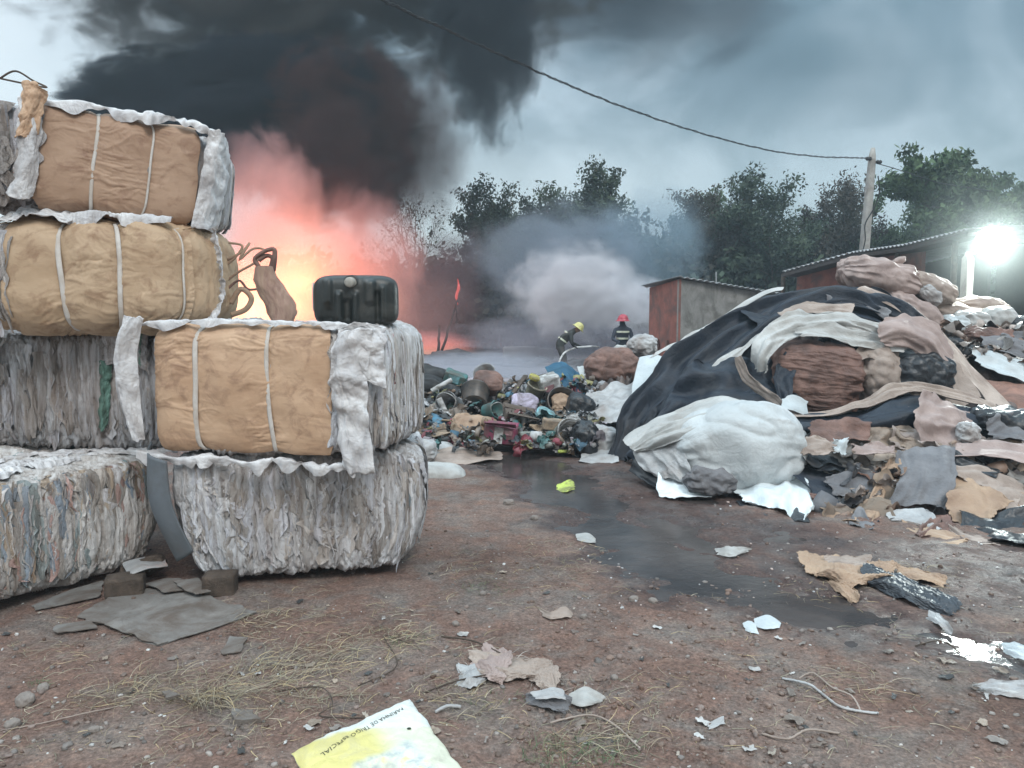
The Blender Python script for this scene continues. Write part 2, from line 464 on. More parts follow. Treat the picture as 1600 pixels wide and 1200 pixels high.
def sheet(name, rows, mat, nu=60, nv=40, amp=0.03, fu=6, fv=2, seed=0.0, thick=0.006, parent=None, world=False, col=None, rag=0.02, minz=None, **k):
    pr = {a: k.pop(a) for a in list(k) if a in ('label', 'category', 'group', 'kind')}
    ex = k.pop('ex', (0.26, 0.03) if fu >= fv else (0.03, 0.26)); it = k.pop('iters', 26); kb = k.pop('kb', 0.10); cs = k.pop('cs', 2.2); band = k.pop('band', 1.25); jit = k.pop('jit', .07)
    src = rows if world else px_rows(rows)
    cu, cv = max(8, int(nu / cs)), max(8, int(nv / cs))
    V0, F = loft(src, cu, cv)
    V = folds(V0, F, cu, cv, amp * 1.25, fu, fv, seed, rag=0, **k)
    g_ = np.random.default_rng(int(seed * 10) + 1)
    V = V + normals(V0, F) * (amp * jit * g_.normal(size=len(V0)))[:, None]
    V = crumple(V0, F, ex, amp * band, amp * 0.7, it, seed, nv=cv, X0=V, kb=kb)
    if rag: V = ragged(V, cu, cv, rag, seed)
    if cs > 1.5:
        V, F = ccsub(V, F)
        n2 = normals(V, F); V = V + n2 * (min(amp, .09) * (0.06 if jit > .2 else .012) * g_.normal(size=len(V)))[:, None]
        V, F = ccsub(V, F)
    if minz is not None: V[:, 2] = np.maximum(V[:, 2], minz)
    ob = mk(name, V, F, mat, parent, col=col, **pr)
    if thick:
        md = ob.modifiers.new('t', 'SOLIDIFY'); md.thickness = thick; md.offset = -1
    return ob
def blob(sx, sy, sz, k=40, n=2.6, amp=0.06, f=3.0, seed=0.0, crease=0.5, flat=None, ex=None):
    """a stuffed sack: rounded, slumped and creased"""
    V, F = rbox(sx, sy, sz, n, max(10, int(k / 3.0)))
    nn = normals(V, F); m_ = max(sx, sy, sz)
    q = V / m_ * f
    d = fbm(q[:, 0] * .7 + seed, q[:, 1] * .7, q[:, 2] * .7 + seed, 3) * 1.7 - crease * ridge(q[:, 0] * .7 + .5 * q[:, 2] + seed, q[:, 1] * .8, q[:, 2] * .9 - seed, 1, 0.55, 3.0)
    an = np.arctan2(V[:, 2] / sz, V[:, 1] / sy); xe = np.abs(V[:, 0]) / sx
    gat = (ridge(np.cos(an) * 2.2 + seed, np.sin(an) * 2.2, xe * 0.6, 1, .5, 1.6) - .35) * sstep(0.15, 0.95, xe)
    V = V + nn * (amp * m_ * (1.0 * d + 1.9 * gat))[:, None]
    V = crumple(V, F, 0.02 + 0.8 * amp if ex is None else ex, amp * m_ * 1.7, amp * m_ * 1.0, 22, seed, 0.12, 1.8 / m_, kb=0.12)
    V, F = ccsub(V, F); g_ = np.random.default_rng(int(seed * 10) + 5)
    V = V + normals(V, F) * (amp * m_ * 0.012 * g_.normal(size=len(V)))[:, None]
    V, F = ccsub(V, F)
    return V, F

# ------------------------------------------------------------------ shared materials
M = {}
M['white_cloth'] = cloth_mat('white_cloth', (0.47, 0.475, 0.465), (0.33, 0.33, 0.32), (0.2, 0.17, 0.14), 0.65, 0.6, 2.5, 0.5, lo=0.5)
M['clean_white'] = cloth_mat('clean_white', (0.50, 0.545, 0.56), (0.40, 0.445, 0.465), (0.28, 0.26, 0.24), 0.45, 0.5, 3.0, 0.45, lo=0.58)
M['pale_plastic'] = cloth_mat('pale_plastic', (0.44, 0.45, 0.455), (0.28, 0.28, 0.285), (0.22, 0.17, 0.14), 0.6, 0.45, 4.0, 0.7, lo=0.47)
M['beige_cloth'] = cloth_mat('beige_cloth', (0.38, 0.315, 0.275), (0.25, 0.20, 0.17), (0.13, 0.09, 0.075), 0.7, 0.75, 3.0, 0.6, lo=0.48)
M['pink_cloth'] = cloth_mat('pink_cloth', (0.38, 0.30, 0.275), (0.26, 0.20, 0.185), (0.16, 0.11, 0.1), 0.6, 0.7, 3.0, 0.5, lo=0.5)
M['tan_cloth'] = cloth_mat('tan_cloth', (0.40, 0.285, 0.20), (0.28, 0.19, 0.135), (0.11, 0.07, 0.05), 0.7, 0.75, 3.0, 0.6, lo=0.5)
M['brown_cloth'] = cloth_mat('brown_cloth', (0.22, 0.13, 0.105), (0.12, 0.075, 0.065), (0.06, 0.04, 0.035), 0.7, 0.7, 4.0, 0.8, lo=0.47)
M['grey_cloth'] = cloth_mat('grey_cloth', (0.2, 0.2, 0.21), (0.12, 0.12, 0.13), (0.07, 0.06, 0.055), 0.6, 0.75, 3.0, 0.6)
M['black_tarp'] = cloth_mat('black_tarp', (0.024, 0.033, 0.048), (0.013, 0.018, 0.027), (0.085, 0.082, 0.08), 0.5, 0.55, 2.5, 0.55, lo=0.52, spec=0.3)
M['black_bag'] = cloth_mat('black_bag', (0.02, 0.024, 0.03), (0.01, 0.012, 0.015), (0.05, 0.045, 0.04), 0.4, 0.38, 4.0, 0.7, lo=0.54, spec=0.5)
M['char'] = plain_mat('char', (0.018, 0.019, 0.021), 0.8, 0, 0.5, 8, 0.8, (0.09, 0.085, 0.08), 0.5)
M['bits'] = attr_mat('bits', 0.55, 0.5, 0.5)
M['wood'] = plain_mat('wood', (0.075, 0.055, 0.042), 0.85, 0, 0.5, 14, 0.9)
M['grey_board'] = plain_mat('grey_board', (0.19, 0.18, 0.17), 0.9, 0, 0.22, 5, 0.5, (0.10, 0.075, 0.06), 0.85, 0.44)
M['straw'] = attr_mat('straw', 0.8, 0.1, 0.15)

# ------------------------------------------------------------------ ground
def seg_dist(x, y, pts):
    """distance to a path whose half width changes, in half widths minus metres"""
    best = np.full(np.shape(x), 1e9)
    for (ax, ay, aw), (bx, by, bw) in zip(pts[:-1], pts[1:]):
        dx, dy = bx - ax, by - ay
        t = np.clip(((x - ax) * dx + (y - ay) * dy) / (dx * dx + dy * dy + 1e-9), 0, 1)
        d = np.hypot(x - ax - t * dx, y - ay - t * dy) - (aw + t * (bw - aw))
        best = np.minimum(best, d)
    return best
def gp(px, py, w_): v = G(px, py); return (v.x, v.y, w_)
POOLS = [[gp(790, 720, 0.45), gp(870, 745, 0.5), gp(930, 800, 0.36), gp(985, 850, 0.34), gp(1075, 890, 0.42), gp(1180, 925, 0.26), gp(1290, 955, 0.17), gp(1400, 975, .1)], [gp(960, 800, .2), gp(1060, 830, .22), gp(1120, 870, .2)],
         [gp(1020, 778, 0.1), gp(1100, 785, 0.14)], [gp(1150, 850, 0.08), gp(1230, 838, 0.15)],
         [gp(1390, 960, 0.04), gp(1460, 985, 0.10), gp(1540, 1020, 0.16), gp(1680, 1060, 0.2)],
         [gp(860, 770, 0.2), gp(930, 765, 0.2)]]
def pool_d(x, y):
    d = np.full(np.shape(x), 1e9)
    for p in POOLS: d = np.minimum(d, seg_dist(x, y, p))
    return d + 0.30 * fbm(x * 1.5, y * 1.9, 3.1, 4) + 0.10 * fbm(x * 7, y * 7, 1.0, 3)
def gz(x, y):
    x = np.asarray(x, float); y = np.asarray(y, float)
    near = 1 - sstep(14, 22, y)
    d = pool_d(x, y)
    z = (0.014 * fbm(x * 0.9, y * 0.9, 0.3, 3) + 0.008 * fbm(x * 4.2, y * 4.2, 1.3, 3)) * near
    z = z + (0.006 * ridge(x * 7, y * 7, 2.0, 2, 0.5, 2) + 0.0045 * fbm(x * 23, y * 23, 5.0, 2)) * near * (0.35 + 0.65 * sstep(0, 0.5, d))
    z = z - 0.034 * (1 - sstep(-0.30, 0.22, d))
    return z + 0.012
def geo(a, b, h0, k):
    o_ = [a]
    while o_[-1] < b: o_.append(o_[-1] + h0 * (1 + k * (o_[-1] - a)))
    return np.array(o_)
xs = np.concatenate([[-130, -90, -70, -50, -35, -25, -18, -13, -9, -6.5], np.arange(-5.2, 7.6, 0.027), [8.5, 10, 13, 18, 25, 35, 50, 70, 90, 130]])
ys = np.concatenate([[-40, -20, -5, 0.0, 1.0, 1.8], geo(2.2, 14, 0.011, 0.35), [15, 16, 18, 20, 23, 26, 30, 35, 42, 50, 70, 100, 140]])
X, Y = np.meshgrid(xs, ys, indexing='ij')
Z = gz(X, Y)
d_ = pool_d(X, Y)
tarpfoot = seg_dist(X, Y, [gp(900, 720, .3), gp(1050, 800, .45), gp(1300, 870, .5), gp(1600, 900, .7)])
wet = np.clip(1 - sstep(0.0, 0.38, d_ + 0.1 * fbm(X * 5, Y * 5, 8, 3)), 0, 1)
wet = np.maximum(wet, 0.8 * (1 - sstep(-0.2, 0.5, tarpfoot + 0.3 * fbm(X * 2, Y * 2, 9, 3))))
wet = np.maximum(wet, 0.85 * sstep(8.2, 9.0, Y) * (1 - sstep(15, 20, Y)))
ash = sstep(14.0, 19, Y + 1.5 * fbm(X * .3, Y * .3, 2, 2))
m, t, b = newmat('soil'); oc = coord(t)
at = N(t, 'ShaderNodeAttribute', attribute_name='col'); sp = N(t, 'ShaderNodeSeparateColor'); t.links.new(at.outputs['Color'], sp.inputs[0])
n1 = noise(t, oc, 1.1, 6, 0.62, 0.4)
col = ramp(t, n1, [(0.32, (0.15, 0.095, 0.076)), (0.5, (0.205, 0.13, 0.105)), (0.66, (0.235, 0.18, 0.155))])
n2 = noise(t, oc, 2.3, 8, 0.7, 0.5, None, (3, 1, 0))
col = mixc(t, ramp(t, n2, [(0.46, (0, 0, 0)), (0.62, (0.75,) * 3)]), col, (0.20, 0.18, 0.165))
n3 = noise(t, oc, 60, 4, 0.7)
col = mixc(t, 0.55, col, ramp(t, n3, [(0.34, (0.30, 0.28, 0.27)), (0.5, (0.92, 0.92, 0.92)), (0.66, (1.75, 1.7, 1.65))]), 'MULTIPLY')
n5 = noise(t, oc, 9, 6, 0.65, 0.8, None, (8, 2, 2))
col = mixc(t, 0.6, col, ramp(t, n5, [(0.35, (0.62, 0.6, 0.6)), (0.5, (1, 1, 1)), (0.66, (1.35, 1.3, 1.22))]), 'MULTIPLY')
vo = N(t, 'ShaderNodeTexVoronoi', inp={'Scale': 42.0}); t.links.new(oc, vo.inputs['Vector'])
vf = ramp(t, vo.outputs['Distance'], [(0.10, (1, 1, 1)), (0.17, (0, 0, 0))])
sel = noise(t, oc, 13, 3, 0.6, 0, None, (4, 4, 4))
vf = mathn(t, 'MULTIPLY', vf, ramp(t, sel, [(0.52, (0, 0, 0)), (0.6, (0.8,) * 3)]))
col = mixc(t, vf, col, (0.33, 0.29, 0.26))
col = mixc(t, sp.outputs[1], col, mixc(t, n2, (0.07, 0.075, 0.085), (0.24, 0.25, 0.27)))
col = mixc(t, sp.outputs[0], col, mixc(t, 1.0, col, (0.42, 0.42, 0.46), 'MULTIPLY'))
t.links.new(col, b.inputs['Base Color'])
wn = mathn(t, 'MULTIPLY', sp.outputs[0], maprange(t, noise(t, oc, 6, 5, 0.6, 0.3), 0.35, 0.6, 0.4, 1.0))
t.links.new(maprange(t, wn, 0.0, 1.0, 0.95, 0.2, False), b.inputs['Roughness'])
b.inputs['Specular IOR Level'].default_value = 0.3
h1 = noise(t, oc, 25, 9, 0.72); h2 = noise(t, oc, 6, 5, 0.6)
hh = mathn(t, 'ADD', mathn(t, 'ADD', h1, h2), mathn(t, 'MULTIPLY', vf, 0.12))
bump(t, b, hh, 0.8, 0.035)
cc = np.zeros((X.size, 3)); cc[:, 0] = wet.ravel(); cc[:, 1] = ash.ravel() * 0.85
mk('ground', np.stack([X, Y, Z], -1).reshape(-1, 3), grid(len(xs), len(ys)), m, base=(0, 0, 0), col=cc, kind='structure')
# standing water in the hollows
m, t, b = newmat('muddy_water'); oc = coord(t)
setp(b, Roughness=0.10); b.inputs['Base Color'].default_value = (0.035, 0.031, 0.032, 1); b.inputs['IOR'].default_value = 1.33
t.links.new(ramp(t, noise(t, oc, 2.0, 5, 0.6, 0.5), [(0.35, (0.03, 0.026, 0.026)), (0.65, (0.075, 0.062, 0.058))]), b.inputs['Base Color'])
bump(t, b, noise(t, oc, 9, 6, 0.65, 0.6, (1, 1.6, 1)), 0.12, 0.02)
WZ = -0.006
wx = np.linspace(-1.5, 6, 60); wy = np.linspace(3.2, 10.5, 60)
A_, B_ = np.meshgrid(wx, wy, indexing='ij')
mk('puddle_water', np.stack([A_, B_, np.full(A_.shape, WZ)], -1).reshape(-1, 3), grid(60, 60), m, base=(0, 3, WZ), kind='structure')

def pebbles(n, region, smin, smax, cols, name, kind='stuff', keep=None, **k):
    """many small irregular stones as one spread"""
    base, F0 = rbox(1, 1, 0.7, 2.6, 4)
    out_ = []
    while len(out_) < n:
        px = rng.uniform(*region[:2]); py = rng.uniform(*region[2:])
        v = G(px, py); 
        if keep is not None and not keep(v.x, v.y): continue
        s = smin * (smax / smin) ** (rng.random() ** 2.2)
        V = base * (1 + 0.35 * rng.normal(size=base.shape) * 0.5) * s * rng.uniform(0.6, 1.4, 3)
        c_ = cols[rng.integers(len(cols))]
        out_.append((xform(V, (rng.uniform(-.3, .3), rng.uniform(-.3, .3), rng.uniform(0, 6)), (v.x, v.y, v.z + s * 0.2)), F0, np.array(c_) * rng.uniform(0.7, 1.25)))
    V, F, C = join(out_)
    ctr = np.array([o_[0].mean(0) for o_ in out_]); zz = gz(ctr[:, 0], ctr[:, 1])
    V[:, 2] += np.repeat(zz, len(base))
    return mk(name, V, F, M['bits'], base=(0, 4, 0), col=C, kind=kind, **k)
earth = [(0.17, 0.115, 0.09), (0.2, 0.15, 0.13), (0.13, 0.08, 0.06), (0.26, 0.23, 0.21), (0.15, 0.13, 0.12)]
pebbles(3000, (-60, 1660, 800, 1260), 0.0025, 0.015, earth, 'gravel')
pebbles(1000, (820, 1300, 900, 1240), 0.003, 0.016, earth[:3], 'soil_clods')
pebbles(260, (-60, 1660, 800, 1260), 0.003, 0.009, [(0.45, 0.43, 0.41), (0.38, 0.34, 0.3), (0.55, 0.55, 0.54)], 'litter_crumbs')
pebbles(190, (900, 1620, 770, 960), 0.004, 0.012, [(0.6, 0.62, 0.64), (0.4, 0.38, 0.37), (0.5, 0.4, 0.36)], 'wet_litter_crumbs')

def blades(clumps, name, **k):
    """thin curved blades: clump = px, py, count, radius, length, lean(x,y), cols, upright"""
    Vs, Fs, Cs, n = [], [], [], 0
    K = 5
    for (px, py, cnt, rad, ln, lean, cols, up) in clumps:
        c0 = G(px, py)
        a = rng.uniform(0, 2 * np.pi, cnt); rr = rad * np.sqrt(rng.random(cnt))
        x0 = c0.x + rr * np.cos(a) * 1.3; y0 = c0.y + rr * np.sin(a)
        z0 = gz(x0, y0) - 0.004
        az = rng.uniform(0, 2 * np.pi, cnt); L_ = ln * rng.uniform(0.4, 1.25, cnt)
        dx = np.cos(az) + lean[0]; dy = np.sin(az) + lean[1]
        q = np.hypot(dx, dy) + 1e-6; dx /= q; dy /= q
        el = up * rng.uniform(0.3, 1.2, cnt)
        w_ = rng.uniform(0.0005, 0.0014, cnt) * (1 + c0.y * 0.12)
        s = np.linspace(0, 1, K)[None, :]
        curl = rng.uniform(-0.9, 0.9, cnt)[:, None]
        hx = L_[:, None] * s * np.cos(el[:, None]); 
        zz = L_[:, None] * (s * np.sin(el[:, None]) - s * s * np.sin(el[:, None]) * rng.uniform(0.5, 1.0, cnt)[:, None])
        X_ = x0[:, None] + dx[:, None] * hx - dy[:, None] * hx * s * curl; Y_ = y0[:, None] + dy[:, None] * hx + dx[:, None] * hx * s * curl
        Z_ = np.maximum(z0[:, None] + zz, z0[:, None] + 0.002) + 0.004
        nx = -dy[:, None] * w_[:, None] * (1 - s * 0.7); ny = dx[:, None] * w_[:, None] * (1 - s * 0.7)
        A = np.stack([X_ - nx, Y_ - ny, Z_], -1); B = np.stack([X_ + nx, Y_ + ny, Z_ + 0.001], -1)
        V = np.stack([A, B], 2).reshape(-1, 3)
        i = np.arange(cnt)[:, None] * K * 2 + np.arange(K - 1)[None, :] * 2
        F = np.stack([i, i + 1, i + 3, i + 2], -1).reshape(-1, 4) + n
        cl = np.array(cols)[rng.integers(len(cols), size=cnt)] * rng.uniform(0.65, 1.25, (cnt, 1))
        Vs.append(V); Fs.append(F); Cs.append(np.repeat(cl, K * 2, 0)); n += len(V)
    return mk(name, np.concatenate(Vs), np.concatenate(Fs), M['straw'], base=(0, 4, 0), smooth=None, col=np.concatenate(Cs), **k)
ST = [(0.42, 0.33, 0.19), (0.26, 0.21, 0.15), (0.36, 0.31, 0.23), (0.2, 0.15, 0.11), (0.26, 0.24, 0.17)]
GR = [(0.07, 0.11, 0.05), (0.1, 0.14, 0.07), (0.13, 0.16, 0.09), (0.2, 0.2, 0.12)]
cl = [(330, 1100, 230, 0.10, 0.22, (0.1, -0.6), ST, 0.9), (240, 1085, 170, 0.16, 0.16, (-0.5, -.2), ST, 0.6), (180, 1095, 90, 0.12, 0.13, (0, 0), ST, 0.5),
      (400, 1060, 150, 0.2, 0.15, (0.5, 0), ST, 0.6), (480, 1040, 200, 0.22, 0.13, (0.6, 0.1), ST, 0.7), (560, 1015, 200, 0.24, 0.11, (0.4, 0), ST, 0.7),
      (620, 1000, 130, 0.15, 0.1, (0, 0), ST, 0.7), (400, 970, 110, 0.13, 0.12, (0, 0), ST, 0.7), (390, 985, 90, 0.1, 0.1, (0, -1), ST, 0.7), (440, 1095, 80, 0.16, 0.12, (0, 0), ST, 0.5),
      (510, 1100, 60, 0.16, 0.16, (0, 0), ST, 0.4), (700, 1080, 90, 0.14, 0.1, (0, 0), ST, 0.6), (720, 1110, 90, 0.12, 0.1, (0, 0), ST, 0.6), (940, 1165, 150, 0.16, 0.14, (0, 0), ST, 0.5),
      (870, 860, 120, 0.26, 0.08, (0, 0), ST, 0.8), (880, 890, 120, 0.22, 0.08, (0, 0), ST, 0.8), (750, 895, 80, 0.2, 0.07, (0, 0), ST, 0.8), (700, 870, 60, 0.2, 0.07, (0, 0), ST, 0.8),
      (1350, 900, 90, 0.3, 0.09, (0, 0), ST, 0.5), (1280, 930, 120, 0.25, 0.1, (0, 0), ST, 0.6), (1440, 900, 80, 0.25, 0.1, (0, 0), ST, 0.5), (1330, 1065, 60, 0.15, 0.12, (0.5, 0), ST, 0.4), (980, 1090, 50, 0.2, 0.08, (0, 0), ST, 0.6)]
cl += [(rng.uniform(0, 1600), rng.uniform(880, 1190), 9, 0.12, 0.09, (0, 0), ST, 0.4) for _ in range(150)]
cl += [(rng.uniform(0, 700), rng.uniform(960, 1190), 12, 0.12, 0.09, (0, 0), ST, 0.4) for _ in range(60)]
blades(cl, 'dry_straw', kind='stuff', label='dry yellow straw scattered in mats over the bare soil', category='straw')
cg = [(880, 1185, 190, 0.13, 0.10, (-.3, 0), GR, 1.1), (960, 1180, 60, 0.1, 0.08, (0, 0), GR, 1.0), (765, 922, 90, 0.14, 0.06, (0, 0), GR, 1.1), (60, 1078, 45, 0.04, 0.05, (0, 0), GR, 1.2),
      (775, 1100, 40, 0.1, 0.06, (0, 0), GR, 1.0), (640, 1005, 60, 0.1, 0.06, (0, 0), GR, 1.0)]
blades(cg, 'grass', kind='stuff', label='short green grass tufts in the bare soil', category='grass')

# ------------------------------------------------------------------ trees
def leaf_mat(name, c1, c2, c3):
    m, t, b = newmat(name); oc = coord(t)
    ca = N(t, 'ShaderNodeAttribute', attribute_name='col')
    n1 = noise(t, oc, 0.6, 4, 0.6)
    col = ramp(t, n1, [(0.3, c1), (0.5, c2), (0.7, c3)])
    col = mixc(t, 1.0, col, ca.outputs['Color'], 'MULTIPLY')
    t.links.new(col, b.inputs['Base Color']); setp(b, Roughness=0.7)
    return m
M['leaf_green'] = leaf_mat('leaf_green', (0.045, 0.075, 0.035), (0.06, 0.105, 0.045), (0.1, 0.15, 0.06))
M['leaf_dark'] = leaf_mat('leaf_dark', (0.03, 0.045, 0.035), (0.04, 0.065, 0.04), (0.06, 0.085, 0.05))
M['leaf_brown'] = leaf_mat('leaf_brown', (0.045, 0.04, 0.033), (0.065, 0.055, 0.042), (0.075, 0.08, 0.05))
M['bark'] = plain_mat('bark', (0.10, 0.085, 0.07), 0.9, 0, 0.4, 4, 0.6)
def make_tree(h, spread, nleaf, leaf=0.16, mat='leaf_green', seed=0, lvl=3, trunk_r=0.14, low=0.25, dens=1.0):
    r_ = random.Random(seed); g = np.random.default_rng(seed)
    wood, tips = [], []
    def branch(p, d, L_, r, k):
        pts = [p]; q = p; dd = d.copy()
        for i in range(4):
            dd = dd + g.normal(size=3) * 0.16 + np.array([0, 0, 0.05 if k else 0.02]); dd /= np.linalg.norm(dd)
            q = q + dd * L_ / 4; pts.append(q)
        rr = np.linspace(r, r * 0.5, 5)
        wood.append(tube(pts, rr, 6 if k == 0 else 4, False))
        if k >= lvl:
            tips.append((pts[2], L_ * 0.5)); tips.append((pts[4], L_ * 0.55)); return
        nb = 6 if k == 0 else 4
        for i in range(nb):
            s = r_.uniform(0.35 if k else low + 0.05, 1.0); 
            base_ = crom(np.array(pts), np.array([s]))[0]
            az = r_.uniform(0, 6.28) + i * 2.4
            out_d = np.array([math.cos(az), math.sin(az), r_.uniform(0.15, 0.9)]); out_d /= np.linalg.norm(out_d)
            nd = dd * 0.45 + out_d * spread; nd /= np.linalg.norm(nd)
            branch(base_, nd, L_ * r_.uniform(0.45, 0.72), r * 0.45, k + 1)
        branch(np.array(pts[-1]), dd, L_ * 0.55, r * 0.5, k + 1)
    branch(np.zeros(3), np.array([0.03, 0, 1.0]), h * 0.52, trunk_r, 0)
    Vw, Fw, _ = join(wood)
    zmax = Vw[:, 2].max(); sc = h / zmax
    # leaves: little folded quads in clumps round the twigs
    tp = np.array([a for a, _ in tips]); tr = np.array([b_ for _, b_ in tips])
    shade = g.uniform(0.6, 1.35, len(tp))
    k = g.integers(len(tp), size=nleaf)
    off = np.clip(g.normal(size=(nleaf, 3)), -1.7, 1.7) * (tr[k] * 0.5 / dens)[:, None] * np.array([1, 1, 0.75])
    c0 = tp[k] + off
    a = g.normal(size=(nleaf, 3)); a /= np.linalg.norm(a, axis=1, keepdims=True)
    b_ = np.cross(a, g.normal(size=(nleaf, 3))); b_ /= np.linalg.norm(b_, axis=1, keepdims=True)
    s = leaf * g.uniform(0.5, 1.3, nleaf)[:, None]
    V = np.stack([c0 - a * s, c0 + b_ * s * 0.45, c0 + a * s, c0 - b_ * s * 0.45], 1).reshape(-1, 3)
    F = np.arange(nleaf * 4).reshape(-1, 4)
    C = np.repeat((shade[k] * g.uniform(0.75, 1.25, nleaf))[:, None] * np.ones(3), 4, 0)
    return Vw * sc, Fw, V * sc, F, C
def tree(px, Y, ptop, proto, label, name='tree', sx=1.0, group='trees behind the yard', rz=0.0, cat='tree'):
    base_ = P(px, 490, Y); ztop = P(px, ptop, Y).z
    t = thing(name, (base_.x, Y, 0), label, cat, group)
    h0 = proto['h']; s = ztop / h0
    tr = proto['trunk'].copy() if proto['used'] else proto['trunk']
    cr_ = proto['crown'].copy() if proto['used'] else proto['crown']
    if proto['used']: COL.objects.link(tr); COL.objects.link(cr_)
    proto['used'] = True
    tr.parent = t; cr_.parent = t
    t.scale = (s * sx, s * sx, s); t.rotation_euler = (0, 0, rz)
    return t
def proto(h, mat, **k):
    Vw, Fw, V, F, C = make_tree(h, mat=mat, **k)
    a = mk('trunk', Vw, Fw, M['bark'], base=(0, 0, 0)); b_ = mk('crown', V, F, M[mat], base=(0, 0, 0), smooth=None, col=C)
    return {'h': max(V[:, 2].max() * 0.97, h), 'trunk': a, 'crown': b_, 'used': False}
pA = proto(9, 'leaf_green', spread=0.9, nleaf=24000, seed=3, leaf=0.12)
pB = proto(9, 'leaf_dark', spread=0.85, nleaf=22000, seed=11, leaf=0.115)
pC = proto(9, 'leaf_brown', spread=0.8, nleaf=14000, seed=23, leaf=0.105)
pD = proto(9, 'leaf_dark', spread=0.95, nleaf=1300, seed=31, leaf=0.09, trunk_r=0.09)
pE = proto(8, 'leaf_green', spread=1.1, nleaf=32000, seed=47, leaf=0.13)
for (px, Y, pt, pr, sx, rz, lab) in [
    (655, 33, 268, pD, 0.85, 0.3, 'thin sparse tree, almost bare, leftmost against the pale sky beside the fire'),
    (795, 36, 275, pB, 0.85, 1.0, 'open dark tree just right of the sparse one, with gaps showing sky'),
    (850, 40, 330, pC, 0.9, 2.2, 'low brownish tree in the dip between two taller dark trees'),
    (735, 41, 345, pC, 0.9, 4.2, 'low scorched brown tree behind the burning pole'),
    (905, 37, 258, pB, 0.95, 3.1, 'tallest dark tree above the firefighter in the yellow helmet'),
    (985, 38, 318, pB, 0.85, 0.6, 'dark tree behind the white smoke puff'),
    (1048, 40, 338, pB, 1.0, 2.6, 'low dark tree between the dark tree and the shed'),
    (1120, 37, 288, pC, 0.85, 0.4, 'reddish brown tree above the grey shed'),
    (1090, 42, 340, pB, 0.9, 5.0, 'small dark tree left of the reddish one'),
    (1215, 35, 262, pB, 0.95, 1.3, 'wide dark green tree left of the utility pole'),
    (1175, 40, 300, pA, 0.8, 4.1, 'green tree behind the shed roof'),
    (1275, 37, 285, pC, 0.9, 3.3, 'brown leaved tree directly left of the utility pole'),
    (1330, 40, 320, pA, 0.85, 5.3, 'low green tree directly behind the utility pole'),
    (1440, 34, 250, pE, 0.95, 2.0, 'broad bright green tree right of the utility pole'),
    (1395, 38, 285, pA, 0.9, 0.9, 'green tree between the utility pole and the broad bright one'),
    (1505, 38, 300, pA, 0.8, 2.9, 'green tree above the lamp'),
    (1560, 36, 268, pE, 0.8, 4.6, 'rounded green tree at the edge beyond the lamp'),
    (1660, 36, 285, pA, 0.9, 1.5, 'green tree cut by the edge of the view')]:
    tree(px, Y, pt, pr, lab, sx=sx, rz=rz)
# dense low growth that closes the view under the crowns
def thicket(name, x0, x1, y0, y1, hfun, n, leaf, mat, label, kind='stuff', cat='undergrowth'):
    g = np.random.default_rng(int(n))
    x_ = g.uniform(x0, x1, n); y_ = g.uniform(y0, y1, n)
    top = hfun(x_) * (0.75 + 0.5 * fbm(x_ * 0.5, y_ * 0.5, 3, 3) + 0.18 * g.normal(size=n) * 0.5)
    z_ = top * (1 - g.random(n) ** 1.6 * 0.95)
    c0 = np.stack([x_, y_, z_], -1)
    a = g.normal(size=(n, 3)); a /= np.linalg.norm(a, axis=1, keepdims=True)
    b_ = np.cross(a, g.normal(size=(n, 3))); b_ /= np.linalg.norm(b_, axis=1, keepdims=True)
    s = leaf * g.uniform(0.5, 1.3, n)[:, None]
    V = np.stack([c0 - a * s, c0 + b_ * s * 0.6, c0 + a * s, c0 - b_ * s * 0.6], 1).reshape(-1, 3)
    sh = np.clip(0.8 + 0.9 * fbm(x_ * 0.9, y_ * 0.9, z_ * 0.9, 3), 0.4, 1.5)
    mk(name, V, np.arange(n * 4).reshape(-1, 4), M[mat], base=((x0 + x1) / 2, (y0 + y1) / 2, 0), smooth=None,
       col=np.repeat(sh[:, None] * np.ones(3), 4, 0), kind=kind, label=label, category=cat)
thicket('undergrowth', -8, 10, 35, 41, lambda x: 3.6 + 0.12 * (x + 8), 30000, 0.2, 'leaf_brown', 'scorched low bushes behind the burning ground')
thicket('undergrowth', 8, 34, 34, 41, lambda x: 4.6 + 0 * x, 42000, 0.2, 'leaf_dark', 'dense dark green bushes under the trees')
thicket('undergrowth', -40, 40, 42, 48, lambda x: 4.8 + 0 * x, 42000, 0.3, 'leaf_dark', 'far dark belt of bushes closing the view')

